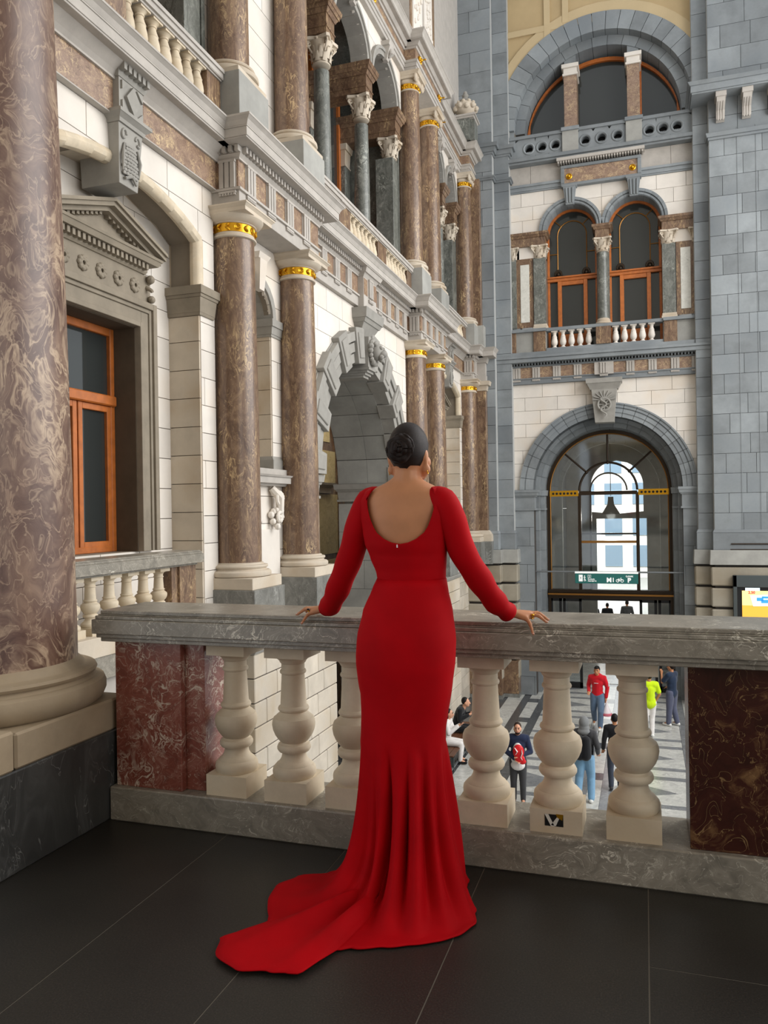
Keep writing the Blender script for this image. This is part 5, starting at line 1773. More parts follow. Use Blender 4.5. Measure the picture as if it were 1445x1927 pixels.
# ---------- the glazed exit screen in the arch, passage and street beyond
def clear_glass():
    t = NT('clear_glass')
    tr = t.n('ShaderNodeBsdfTransparent')
    tr.inputs[0].default_value = (0.80, 0.83, 0.84, 1)
    gl = t.n('ShaderNodeBsdfGlossy', i_Roughness=0.05)
    gl.inputs[0].default_value = (0.9, 0.93, 0.95, 1)
    mx = t.n('ShaderNodeMixShader')
    mx.inputs[0].default_value = 0.10
    t.l(tr.outputs[0], mx.inputs[1])
    t.l(gl.outputs[0], mx.inputs[2])
    t.l(mx.outputs[0], t.t.nodes['Material Output'].inputs[0])
clear_glass()
SY = 28.3
for i, (yy0, yy1, r) in enumerate(((EY + 0.5, EY + 0.95, 2.24), (EY + 0.95, SY + 0.3, 2.10))):
    arch_ring(we_, EC, 2.14, [(r, 2.5, 0)], yy0, yy1, 15, 'blue_stone', 'reveal_voussoir')
    for s in (-1, 1):
        a, b = sorted((EC + s * r, EC + s * 2.5))
        for r_ in range(10):
            z0 = HALL + r_ * 0.694
            MB().box(a, b, yy0, yy1, z0 + 0.003, z0 + 0.691).build('reveal_block', 'blue_stone', we_)
        m = MB()
        stack(m, a, b, yy0 - 0.06, yy1, [(1.45, 1.52, 0.02, 0.03), (1.95, 2.14, 0.05, 0.07)], '+x-x')
        m.build('impost_moulding', 'blue_stone', we_)
dr = structure('door_1', 'tall arched glass screen with bronze frame and doors in the exit arch', 'door', (EC, SY, HALL))
m = MB()
n = 30
RS = 2.08
m.prism([arc(EC, 2.10, RS, pi * k / n) for k in range(n + 1)] + [arc(EC, 2.10, RS - 0.10, pi * k / n) for k in range(n, -1, -1)], 'y', SY - 0.08, SY + 0.08)
for s in (-1, 1):
    a, b = sorted((EC + s * RS, EC + s * (RS - 0.10)))
    m.box(a, b, SY - 0.08, SY + 0.08, HALL, 2.10)
m.build('frame', 'bronze_dark', dr)
m = MB()
m.tube([arc(EC, 2.10, RS - 0.12, pi * k / n)[:1] + (SY - 0.08,) + arc(EC, 2.10, RS - 0.12, pi * k / n)[1:] for k in range(n + 1)], 0.022, 6)
for s in (-1, 1):
    m.tube([(EC + s * (RS - 0.12), SY - 0.08, -1.5), (EC + s * (RS - 0.12), SY - 0.08, 2.1)], 0.022, 6)
m.build('brass_edge', 'brass', dr)
MX = 0.965
m = MB()
for s in (-1, 1):
    m.box(EC + s * MX - 0.055, EC + s * MX + 0.055, SY - 0.07, SY + 0.07, -1.36, 2.02)
m.box(EC - MX, EC + MX, SY - 0.05, SY + 0.05, 1.95, 2.08)
m.build('mullions', 'bronze_dark', dr)
m = MB()
for s in (-1, 1):
    a, b = sorted((EC + s * (MX + 0.03), EC + s * (RS - 0.1)))
    m.box(a, b, SY - 0.10, SY + 0.05, 1.92, 2.12)
mb_ = m.build('brass_band', 'gold', dr, label='pierced brass band')
m = MB()
for s in (-1, 1):
    for k in range(7):
        x = EC + s * (MX + 0.14 + 0.125 * k)
        m.ball((x, SY - 0.10, 2.02), 0.042, 10, 6, (1, 0.3, 1))
m.build('band_holes', 'black', mb_)
m = MB()
IR = 0.965
m.tube([(EC + IR * cos(pi * k / 20), SY - 0.02, 2.10 + IR * sin(pi * k / 20)) for k in range(21)], 0.04, 8)
for ang in (pi / 2, pi * 0.235, pi * 0.765):
    m.tube([(EC + IR * cos(ang), SY - 0.02, 2.10 + IR * sin(ang)), (EC + (RS - 0.08) * cos(ang), SY - 0.02, 2.10 + (RS - 0.08) * sin(ang))], 0.035, 8)
    m.ball((EC + IR * cos(ang), SY - 0.05, 2.10 + IR * sin(ang)), 0.06, 8, 6)
m.build('fanlight_bars', 'bronze_dark', dr, smooth=True)
m = MB()
m.tube([(EC + 0.0 + 0.62 * cos(pi * k / 16), SY + 0.3, 2.10 + 0.62 * sin(pi * k / 16)) for k in range(17)], 0.03, 8)
m.box(EC - 0.65, EC - 0.58, SY + 0.25, SY + 0.33, -1.5, 2.1)
m.box(EC - MX, EC + MX, SY + 0.25, SY + 0.33, 0.56, 0.62)
m.build('inner_bars', 'bronze_dark', dr)
MB().box(EC - MX, EC + MX, SY - 0.06, SY + 0.06, 0.28, 0.36).build('brass_rail', 'brass', dr)
m = MB()
m.box(EC - RS, EC + RS, SY - 0.16, SY + 0.16, -1.48, -1.34)
m.box(EC - RS, EC + RS, SY - 0.2, SY + 0.16, -1.44, -1.39)
m.build('lintel', 'bronze_dark', dr, bev=0.01)
MB().box(EC - RS, EC + RS, SY - 0.215, SY - 0.14, -1.53, -1.47).build('lintel_strip', 'brass', dr)
MB().box(EC - RS, EC + RS, SY - 0.1, SY + 0.1, -1.66, -1.53).build('lintel_board', 'bronze_dark', dr)
MB().prism([arc(EC, 2.10, RS - 0.05, pi * k / n) for k in range(n + 1)], 'y', SY - 0.004, SY + 0.004).build('fanlight_pane', 'clear_glass', dr)
for (x0, x1) in ((EC - RS + 0.08, EC - MX), (EC - MX, EC + MX), (EC + MX, EC + RS - 0.08)):
    MB().box(x0, x1, SY - 0.004, SY + 0.004, -1.34, 2.05).build('pane', 'clear_glass', dr)
for (x0, x1) in ((EC - RS + 0.06, EC - 1.62), (EC - 1.58, EC - 0.94), (EC + 0.98, EC + 1.55), (EC + 1.59, EC + RS - 0.06)):
    m = MB()
    for (a, b, c, d) in ((x0, x0 + 0.09, HALL, -1.66), (x1 - 0.09, x1, HALL, -1.66), (x0, x1, HALL, HALL + 0.2), (x0, x1, -1.76, -1.66), (x0, x1, -3.75, -3.65)):
        m.box(a, b, SY - 0.06, SY + 0.06, c, d)
    leaf = m.build('door_leaf', 'black', dr)
    MB().box(x0 + 0.08, x1 - 0.08, SY - 0.004, SY + 0.004, HALL + 0.2, -1.76).build('pane', 'clear_glass', leaf)
MB().box(EC - 0.94, EC + 0.98, SY - 0.05, SY + 0.05, -1.72, -1.66).build('door_head', 'black', dr)
# thin tie rod across the arch, and the hanging lamp of the passage
rod = MB().tube([(EC - 2.36, EY + 0.35, -0.72 + 0.08), (EC + 2.36, EY + 0.35, -0.64)], 0.03, 8).build('tie_rod', 'steel')
tag(rod, 'thin grey steel rod spanning the exit arch above the green sign', 'rod')
lm = thing('pendant_lamp', 'dark pendant lamp hanging behind the glass of the exit arch', 'lamp', (-1.22, 31.5, 1.25))
MB().tube([(-1.22, 31.5, 4.55), (-1.22, 31.5, 1.95)], 0.015, 6).build('cable', 'black', lm)
pl = bpy.data.lights.new('pendant_bulb', 'POINT')
pl.energy = 160
pl.shadow_soft_size = 0.15
pl.color = (1.0, 0.93, 0.82)
po = bpy.data.objects.new('pendant_bulb', pl)
COL.objects.link(po)
po.location = (-1.22, 31.5, 1.18)
MB().lathe(-1.22, 31.5, [(0.10, 1.92), (0.11, 1.75), (0.13, 1.62), (0.33, 1.28), (0.34, 1.25), (0.30, 1.25), (0.1, 1.6), (0.02, 1.62)], 24).build('shade', 'black', lm, smooth=30)
# passage behind the screen
pw = structure('wall_passage', 'stone passage between the glass screen and the street', 'wall', (EC, 33, HALL))
for s in (-1, 1):
    a, b = sorted((EC + s * 2.25, EC + s * 2.6))
    for i in range(4):
        y0 = SY + 0.4 + i * 2.3
        for r_ in range(9):
            z0 = HALL + r_ * 0.9
            MB().box(a, b, y0 + 0.01, y0 + 2.29, z0 + 0.005, z0 + 0.895).build('passage_block', 'blue_stone', pw)
arch_ring(pw, EC, 3.0, [(2.25, 2.6, 0)], SY + 0.4, 37.6, 11, 'blue_stone', 'passage_voussoir')
m = MB()
for p in pieces(EC - 2.25, EC + 2.25, 1.0, 5.25, semi(EC, 2.5, 1.15, 1.25), 41):
    m.prism(p, 'y', 37.4, 37.7)
for (x0, x1) in ((EC - 2.25, -2.1), (0.1, EC + 2.25)):
    m.box(x0, x1, 37.4, 37.7, HALL, 1.0)
m.build('far_screen_wall', 'vault_stone', pw)
arch_ring(pw, EC, 2.14, [(1.72, 1.86, 0)], SY + 1.6, SY + 1.9, 15, 'vault_stone', 'inner_arch_stone')
for s in (-1, 1):
    a, b = sorted((EC + s * 1.72, EC + s * 2.25))
    MB().box(a, b, SY + 1.6, SY + 1.9, HALL, 2.14).build('inner_jamb', 'vault_stone', pw)
# street outside
plain('pavement_grey', (170, 168, 162), 0.8)
plain('facade_pale', (226, 222, 214), 0.8)
plain('facade_glass', (120, 140, 156), 0.2)
gd = MB().box(-30, 30, 37.7, 90, HALL - 0.3, HALL - 0.01).build('street', 'pavement_grey')
tag(gd, 'bright pavement outside beyond the exit doors', 'street', None, 'structure')
bd = thing('building', 'pale street building seen through the glass of the exit arch', 'building', (4, 75, HALL))
MB().box(-14, 16, 74, 80, HALL, 16).build('facade', 'facade_pale', bd)
for i in range(12):
    for j in range(7):
        MB().box(-13 + i * 2.4, -11.5 + i * 2.4, 73.9, 74.05, HALL + 1 + j * 2.8, HALL + 2.9 + j * 2.8).build('window', 'facade_glass', bd)

# ---------- floor of the hall
fh = structure('floor_hall', 'hall floor of pale marble with dark bands and triangles', 'floor', (-1, 15, HALL))
MB().box(-9.2, 9, 3.4, 37.8, HALL - 0.2, HALL - 0.012).build('floor_bed', 'floor_dark', fh)
def slab(x0, x1, y0, y1, mat, nm='floor_slab'):
    g = 0.004
    MB().box(x0 + g, x1 - g, y0 + g, y1 - g, HALL - 0.05, HALL).build(nm, mat, fh)
def tri(pts, mat='floor_mid'):
    MB().prism(pts, 'z', HALL - 0.03, HALL + 0.0025).build('floor_triangle', mat, fh)
slab(-5.6, -4.42, 3.6, 26.0, 'floor_dark')
y = 12.6
while y < 26.5:
    slab(-4.42, -3.93, y, y + 2.45, 'floor_light')
    y += 2.45
slab(-3.93, -3.70, 9, 26.3, 'floor_dark', 'floor_band')
slab(-3.36, -3.12, 9, 25.2, 'floor_dark', 'floor_band')
y = 11.1
while y < 26:
    slab(-3.70, -3.36, y, y + 0.5, 'floor_dark', 'floor_band')
    slab(-3.70, -3.36, y + 0.5, y + 2.45, 'floor_light')
    y += 2.45
P = 2.5
y = 11.3
while y < 26.5:
    for (a, b, tx0, tx1) in ((-3.12, -1.55, -2.75, -1.70), (-0.75, 0.86, -0.45, 0.63)):
        slab(a, b, y + 0.62, y + 1.08, 'floor_light')
        slab(a, b, y + 1.30, y + 2.5 + 0.38, 'floor_light')
        slab(a, b, y + 0.38, y + 0.62, 'floor_mid', 'floor_band')
        slab(a, b, y + 1.08, y + 1.30, 'floor_mid', 'floor_band')
        tri([(tx0, y + 1.55), (tx1, y + 2.05), (tx0, y + 2.6)])
    slab(-1.55, -1.30, y, y + P, 'floor_mid', 'floor_band')
    slab(-1.30, -1.0, y + 0.5, y + P, 'floor_light')
    slab(-1.30, -1.0, y, y + 0.5, 'floor_dark', 'floor_band')
    slab(-1.0, -0.75, y, y + P, 'floor_mid', 'floor_band')
    slab(0.86, 1.06, y, y + P, 'floor_mid', 'floor_band')
    slab(1.06, 3.5, y, y + P, 'floor_light')
    slab(3.5, 8.8, y, y + P, 'floor_light')
    y += P
slab(-3.5, 1.2, 29.2, 33.4, 'floor_light')
slab(-3.5, 1.2, 33.4, 37.6, 'floor_light')
# ================================================================== people: shared tools
def skin_mat(name, col):
    t = NT(name)
    c = t.ramp(t.noise(t.pos(), 14, 3), [(0.3, tuple(x * 0.92 for x in lin(col)[:3])), (0.7, tuple(x * 1.06 for x in lin(col)[:3]))])
    t.done(c, 0.5, 0, 0.35)
    t.b.inputs['Subsurface Weight'].default_value = 0.08
    t.b.inputs['Subsurface Radius'].default_value = (0.02, 0.008, 0.004)
def cloth(name, col, rough=0.8, sheen=0.2, weave=220, spec=0.2):
    t = NT(name)
    c = lin(col)
    f = t.noise(t.pos(), 6, 4)
    cc = t.ramp(f, [(0.3, tuple(x * 0.88 for x in c[:3])), (0.7, tuple(min(1, x * 1.1) for x in c[:3]))])
    t.done(cc, rough, 0, spec)
    t.b.inputs['Sheen Weight'].default_value = sheen
    t.bump(t.noise(t.pos(), weave, 2), 0.06, 0.004)
skin_mat('skin_tan', (190, 132, 94))
skin_mat('skin_fair', (214, 160, 130))
cloth('red_crepe', (172, 0, 11), 0.75, 0.0, 220, 0.12)
cloth('red_hoodie', (196, 18, 34))
cloth('denim', (92, 112, 136))
cloth('denim_light', (120, 160, 190))
cloth('dark_denim', (52, 58, 70))
cloth('navy', (34, 44, 70))
cloth('navy_shirt', (30, 44, 66))
cloth('white_cloth', (226, 222, 218))
cloth('black_cloth', (22, 23, 26))
cloth('grey_cloth', (84, 84, 84))
cloth('hood_grey', (120, 122, 122))
cloth('lime', (196, 226, 20))
cloth('slate', (84, 88, 108))
cloth('charcoal', (60, 60, 62))
def hair_mat(name, col, rough=0.5):
    t = NT(name)
    v = t.pos((8, 8, 60))
    c = t.ramp(t.noise(v, 6, 4), [(0.3, tuple(x * 0.6 for x in lin(col)[:3])), (0.7, tuple(min(1, x * 1.5) for x in lin(col)[:3]))])
    t.done(c, rough, 0, 0.22)
    t.bump(t.noise(v, 20, 3), 0.3, 0.004)
hair_mat('hair_dark', (30, 20, 16))
hair_mat('hair_black', (20, 17, 17))
hair_mat('hair_brown', (48, 34, 26))
plain('shoe_white', (226, 226, 222), 0.6)
plain('plastic_bag', (224, 214, 216), 0.4)
plain('bag_red', (214, 26, 34), 0.35)
plain('eye_white', (230, 226, 222), 0.3)
plain('eye_dark', (22, 16, 12), 0.2)
plain('lip', (170, 92, 82), 0.5)
plain('nail', (226, 176, 160), 0.25)

def fuse(mb, name, mat, parent, voxel, smooth_it=4, label=None, M_=None):
    """join overlapping volumes into one continuous skin"""
    me = bpy.data.meshes.new(name)
    vs = mb.v if M_ is None else [tuple(M_ @ Vector(p)) for p in mb.v]
    off = WL[parent.name]
    me.from_pydata([(p[0] - off.x, p[1] - off.y, p[2] - off.z) for p in vs], [], mb.f)
    o = bpy.data.objects.new(name, me)
    COL.objects.link(o)
    r = o.modifiers.new('r', 'REMESH')
    r.mode = 'VOXEL'
    r.voxel_size = voxel
    s = o.modifiers.new('s', 'SMOOTH')
    s.factor = 0.5
    s.iterations = smooth_it
    bpy.context.view_layer.update()
    dg = bpy.context.evaluated_depsgraph_get()
    nm = bpy.data.meshes.new_from_object(o.evaluated_get(dg))
    bpy.data.objects.remove(o)
    bpy.data.meshes.remove(me)
    nm.name = name
    return link(name, nm, mat, parent, 180, label)

def interp(tab, z):
    """piecewise smooth interpolation in a table of (z, value...) rows sorted by descending z"""
    t = sorted(tab)
    if z <= t[0][0]:
        return t[0][1:]
    for a, b in zip(t[:-1], t[1:]):
        if z <= b[0]:
            q = (z - a[0]) / (b[0] - a[0])
            q = q * q * (3 - 2 * q) * 0.5 + q * 0.5
            return tuple(x + (y - x) * q for x, y in zip(a[1:], b[1:]))
    return t[-1][1:]

# ================================================================== the woman in the red gown
wo = thing('person', 'woman in a long red backless gown leaning on the balustrade, seen from behind', 'person', (-0.90, 2.95, 0))
WY = 2.93
# torso table: z, centre x, half width, centre y, half depth back, half depth front
TOR = [(1.66, -0.872, 0.050, 2.925, 0.052, 0.050), (1.63, -0.873, 0.058, 2.922, 0.055, 0.052), (1.61, -0.873, 0.088, 2.92, 0.060, 0.055), (1.595, -0.873, 0.124, 2.915, 0.066, 0.058), (1.575, -0.873, 0.152, 2.91, 0.074, 0.062),
       (1.54, -0.873, 0.172, 2.91, 0.084, 0.075), (1.48, -0.875, 0.170, 2.915, 0.095, 0.10), (1.42, -0.878, 0.162, 2.925, 0.100, 0.125), (1.377, -0.880, 0.155, 2.93, 0.100, 0.13), (1.324, -0.876, 0.142, 2.94, 0.094, 0.11), (1.257, -0.868, 0.128, 2.95, 0.090, 0.092), (1.232, -0.868, 0.126, 2.955, 0.090, 0.090),
       (1.19, -0.876, 0.141, 2.955, 0.098, 0.095), (1.107, -0.886, 0.167, 2.955, 0.120, 0.105), (1.003, -0.893, 0.185, 2.955, 0.138, 0.110), (0.917, -0.898, 0.186, 2.955, 0.138, 0.112), (0.835, -0.900, 0.177, 2.955, 0.126, 0.112), (0.786, -0.899, 0.169, 2.955, 0.118, 0.112), (0.71, -0.905, 0.161, 2.955, 0.110, 0.112),
       (0.639, -0.912, 0.157, 2.955, 0.108, 0.112), (0.56, -0.915, 0.160, 2.955, 0.112, 0.114), (0.482, -0.915, 0.172, 2.95, 0.125, 0.12), (0.40, -0.908, 0.188, 2.95, 0.14, 0.13)]
def ring_pt(z, th, off=0.0):
    cx, hw, cy, db, df = interp(TOR, z)
    c, s = cos(th), sin(th)
    e = 0.86
    x = (hw + off) * math.copysign(abs(c) ** e, c)
    d = (df if s > 0 else db) + off
    y = d * math.copysign(abs(s) ** e, s)
    # torso turned a little to the left, towards the view
    yaw = 0.12
    return (cx + x * cos(yaw) - y * sin(yaw), cy + x * sin(yaw) + y * cos(yaw), z)

body = MB()
zs = [0.75 + 0.02 * i for i in range(46)]
n = 40
v, f = [], []
for z in zs:
    for i in range(n):
        v.append(ring_pt(z, 2 * pi * i / n, -0.008))
for k in range(len(zs) - 1):
    for i in range(n):
        j = (i + 1) % n
        f.append((k * n + i, k * n + j, (k + 1) * n + j, (k + 1) * n + i))
f.append(tuple(range(n))[::-1])
f.append(tuple((len(zs) - 1) * n + i for i in range(n)))
body.add(v, f)
# shoulder blades and spine hollow stay subtle
for s in (-1, 1):
    body.ball((-0.873 + s * 0.08, 2.856 + s * 0.010, 1.50), 0.045, 12, 8, (0.9, 0.36, 1.3))
# neck and head (head turned slightly to the right)
HC = Vector((-0.866, 2.935, 1.735))
body.capsule((-0.873, 2.915, 1.58), (-0.868, 2.93, 1.68), 0.055, 0.049)
body.ball(HC, 0.1, 20, 14, (0.735, 0.93, 1.0))
hx, hy = 0.05, 0.9987          # facing direction of the face
def hp(fwd, side, up):
    return (HC.x + fwd * hx + side * hy, HC.y + fwd * hy - side * hx, HC.z + up)
body.ball(hp(0.045, 0, -0.055), 0.058, 14, 10, (0.9, 0.95, 1.0))
body.ball(hp(0.075, 0, -0.085), 0.026, 10, 8)
body.capsule(hp(0.098, 0, -0.005), hp(0.118, 0, -0.03), 0.009, 0.013)
for s in (-1, 1):
    body.ball(hp(0.055, s * 0.045, -0.045), 0.028, 10, 8)
    body.capsule(hp(0.0, s * 0.071, -0.075), hp(0.06, s * 0.03, -0.098), 0.018, 0.02)
    body.ball(hp(-0.012, s * 0.074, -0.028), 0.03, 12, 10, (0.32, 0.6, 1.0))
    body.ball(hp(-0.008, s * 0.073, -0.054), 0.013, 8, 6, (0.6, 1, 1))
    body.ball(hp(0.088, s * 0.03, 0.005), 0.013, 8, 6)
# arms
LA = [(-1.020, 2.905, 1.535), (-1.065, 2.915, 1.45), (-1.115, 2.95, 1.335), (-1.20, 3.035, 1.205), (-1.275, 3.12, 1.11), (-1.335, 3.20, 1.076)]
RA_ = [(-0.728, 2.905, 1.53), (-0.695, 2.92, 1.46), (-0.665, 2.955, 1.345), (-0.612, 3.03, 1.225), (-0.565, 3.11, 1.13), (-0.520, 3.195, 1.078)]
AR = [0.043, 0.042, 0.037, 0.035, 0.029, 0.021]
for A in (LA, RA_):
    for (a, b), (r0, r1) in zip(zip(A[:-1], A[1:]), zip(AR[:-1], AR[1:])):
        body.capsule(a, b, r0, r1)
def hand(mb, wrist, knuckles, mids, tips, thumb, r=0.0094):
    for k, kn in enumerate(knuckles):
        w = (wrist[0] * 0.85 + kn[0] * 0.15, wrist[1] * 0.85 + kn[1] * 0.15, wrist[2] * 0.85 + kn[2] * 0.15)
        mb.capsule(w, kn, 0.0165, 0.0125, 10)
    for kn, md, tp in zip(knuckles, mids, tips):
        mb.capsule(kn, md, r * 1.08, r * 0.98, 10)
        mb.capsule(md, tp, r * 0.98, r * 0.72, 10)
    for a, b in zip(thumb[:-1], thumb[1:]):
        mb.capsule(a, b, 0.0115, 0.0088, 10)
def lift(a, b, h):
    return tuple((p + q) / 2 for p, q in zip(a[:2], b[:2])) + ((a[2] + b[2]) / 2 + h,)
LK = [(-1.405, 3.262, 1.066), (-1.410, 3.240, 1.069), (-1.406, 3.217, 1.066), (-1.395, 3.197, 1.058)]
LT = [(-1.468, 3.285, 1.0455), (-1.484, 3.238, 1.0455), (-1.478, 3.205, 1.043), (-1.440, 3.172, 1.010)]
RK = [(-0.452, 3.262, 1.070), (-0.446, 3.240, 1.073), (-0.448, 3.215, 1.068), (-0.458, 3.195, 1.058)]
RT = [(-0.392, 3.292, 1.0455), (-0.378, 3.252, 1.0455), (-0.378, 3.208, 1.042), (-0.428, 3.168, 0.998)]
hand(body, LA[-1], LK, [lift(a, b, 0.013) for a, b in zip(LK, LT)], LT, [(-1.36, 3.235, 1.065), (-1.385, 3.28, 1.053), (-1.415, 3.302, 1.047)])
hand(body, RA_[-1], RK, [lift(a, b, 0.014) for a, b in zip(RK, RT)], RT, [(-0.50, 3.235, 1.065), (-0.475, 3.28, 1.055), (-0.445, 3.305, 1.047)])
# legs and shoes under the gown
for s in (-1, 1):
    body.capsule((-0.90 + s * 0.075, 2.955, 0.85), (-0.905 + s * 0.06, 2.955, 0.50), 0.08, 0.052)
    body.capsule((-0.905 + s * 0.06, 2.955, 0.50), (-0.905 + s * 0.06, 2.97, 0.14), 0.052, 0.034)
    body.capsule((-0.905 + s * 0.06, 2.96, 0.12), (-0.905 + s * 0.06, 3.05, 0.04), 0.034, 0.028)
bo = fuse(body, 'body', 'skin_tan', wo, 0.0062, 5)
for s in (-1, 1):
    MB().ball(hp(0.078, s * 0.03, 0.002), 0.0125, 10, 8).build('eye', 'eye_white', wo, smooth=True)
    MB().ball(hp(0.087, s * 0.03, 0.002), 0.006, 8, 6).build('iris', 'eye_dark', wo, smooth=True)
    e = MB()
    c0 = Vector(hp(-0.005, s * 0.0765, -0.073))
    e.tube([(c0.x, c0.y, c0.z), (c0.x, c0.y, c0.z - 0.006)], 0.002, 6)
    e.tube([(c0.x + 0.002 * s, c0.y + 0.008 * sin(t), c0.z - 0.013 + 0.008 * cos(t)) for t in [2 * pi * k / 14 for k in range(15)]], 0.0013, 6)
    e.ball((c0.x, c0.y - 0.003, c0.z), 0.0034, 8, 6)
    e.build('earring', 'gold', wo, smooth=True, label='small gold hoop earring')
MB().tube([hp(0.094, -0.02, -0.062), hp(0.1, 0, -0.06), hp(0.094, 0.02, -0.062)], [0.003, 0.006, 0.003], 8).build('lips', 'lip', wo, smooth=True)
for nm_, T_, K_ in (('l', LT, LK), ('r', RT, RK)):
    for a, b in zip(T_, K_):
        d = (Vector(a) - Vector(b)).normalized()
        p = Vector(a) + d * 0.0005 + Vector((0, -0.001, 0.0042))
        MB().ball(p, 0.0052, 8, 6, (1.1, 0.85, 0.45)).build('nail', 'nail', bo, smooth=True)
# rings
def ringlet(a, b, q, r, gem=None):
    A, B = Vector(a), Vector(b)
    c = A.lerp(B, q)
    d = (B - A).normalized()
    u = d.cross(Vector((0, 0, 1))).normalized()
    w = d.cross(u)
    m = MB().tube([c + r * (cos(t) * u + sin(t) * w) for t in [2 * pi * k / 16 for k in range(17)]], 0.0022, 6)
    o = m.build('ring', 'gold', wo, smooth=True, label='thin gold finger ring')
    if gem:
        top = c + Vector((0, -0.008, 0.008))
        MB().ball(top, 0.0075, 8, 6, (1, 1, 0.7)).build('ring_stone', gem, o, smooth=True)
ringlet(LK[2], LT[2], 0.22, 0.0108, 'eye_dark')
ringlet(LK[1], LT[1], 0.16, 0.0108)
ringlet(RK[1], RT[1], 0.22, 0.0108)
ringlet(RK[2], RT[2], 0.2, 0.0108, 'gold')
# hair: sleek cap with a low coiled bun
cap = MB()
v, f = [], []
NA, NB = 40, 22
for k in range(NB + 1):
    ph = pi / 2 - (pi * 0.80) * k / NB
    for i in range(NA):
        th = 2 * pi * i / NA
        dx, dy = cos(th), sin(th)
        fw = dx * hx + dy * hy                    # >0 on the face side
        side = dx * hy - dy * hx
        zmin = -0.075 if fw < -0.3 else (-0.075 + (fw + 0.3) / 0.75 * 0.135 if fw < 0.45 else 0.06)
        if fw < -0.3:
            zmin = -0.066 - 0.030 * max(0, 1 - abs(side) / 0.45)
        up = max(sin(ph) * 0.106, zmin)
        rr = sqrt(max(0.0, 1 - min(1, abs(up) / 0.1062) ** 2))
        if up <= -0.03:
            rr *= 1 - 0.12 * (-0.03 - up) / 0.05
        v.append((HC.x + 0.0785 * rr * dx, HC.y + 0.0985 * rr * dy - 0.002, HC.z + up + 0.003))
for k in range(NB):
    for i in range(NA):
        j = (i + 1) % NA
        f.append((k * NA + i, (k + 1) * NA + i, (k + 1) * NA + j, k * NA + j))
cap.add(v, f)
ha = cap.build('hair', 'hair_dark', wo, smooth=60)
sm = ha.modifiers.new('solid', 'SOLIDIFY')
sm.thickness = 0.006
sm.offset = -1
BC = Vector((-0.873, 2.842, 1.736))
bun = MB()
bun.ball(BC + Vector((0, 0.012, 0)), 0.045, 16, 12, (1.0, 0.62, 1.05))
for k, (rr, zz, th_) in enumerate(((0.034, 0.0, 0.019), (0.021, -0.012, 0.015), (0.009, -0.022, 0.011))):
    pts = [(BC.x + rr * cos(t) * (1 + 0.06 * sin(3 * t + k)), BC.y + zz - 0.004 * sin(t * 2 + k), BC.z + rr * 1.08 * sin(t)) for t in [2 * pi * q / 26 for q in range(27)]]
    bun.tube(pts, [th_ * (1 + 0.12 * sin(q * 1.3 + k)) for q in range(27)], 10)
rd = random.Random(11)
for k in range(9):
    t0 = rd.uniform(0, 6.28)
    rr = 0.05 + rd.uniform(-0.004, 0.003)
    bun.tube([(BC.x + rr * cos(t0 + q * 0.14), BC.y + 0.004 - 0.01 * sin(q * 0.5), BC.z + rr * 1.05 * sin(t0 + q * 0.14)) for q in range(8)], [0.002, 0.005, 0.006, 0.0065, 0.0065, 0.006, 0.004, 0.001], 6)
bun.build('bun', 'hair_dark', ha, smooth=60, label='coiled bun of dark hair')

# gown
dr_ = MB()
N = 288
def neck_z(ax):
    tab = [(0, 1.376), (0.03, 1.381), (0.06, 1.394), (0.09, 1.418), (0.105, 1.442), (0.118, 1.475), (0.126, 1.505), (0.132, 1.54), (0.136, 1.575), (0.140, 1.598), (0.2, 1.604)]
    for a, b in zip(tab[:-1], tab[1:]):
        if ax <= b[0]:
            return a[1] + (b[1] - a[1]) * (ax - a[0]) / (b[0] - a[0])
    return tab[-1][1]
ROWS = 30
v, f = [], []
tops = []
for i in range(N):
    th = 2 * pi * i / N
    zt = 1.50
    for it in range(12):
        p = ring_pt(min(zt, 1.50), th, 0.004)
        ax = abs(p[0] + 0.874)
        zt = neck_z(ax) if sin(th) < 0.02 else max(1.47, neck_z(ax * 1.02))
        zt = min(zt, 1.586)
    tops.append(zt)
# cluster extra columns come from N; rows run from waist to the neckline
for k in range(ROWS + 1):
    for i in range(N):
        th = 2 * pi * i / N
        z = 1.232 + (tops[i] - 1.232) * k / ROWS
        v.append(ring_pt(z, th, 0.004))
for k in range(ROWS):
    for i in range(N):
        j = (i + 1) % N
        f.append((k * N + i, k * N + j, (k + 1) * N + j, (k + 1) * N + i))
dr_.add(v, f)
gown = dr_.build('gown', 'red_crepe', wo, smooth=60)
so = gown.modifiers.new('solid', 'SOLIDIFY')
so.thickness = 0.004
so.offset = 1
# waist seam
MB().tube([ring_pt(1.232, 2 * pi * i / 60, 0.0055) for i in range(61)], 0.0035, 6).build('waist_seam', 'red_crepe', gown, smooth=True)
MB().tube([(-0.884, 2.8235, 1.374), (-0.884, 2.8225, 1.362)], 0.0028, 6).build('zip_pull', 'plastic_bag', gown)
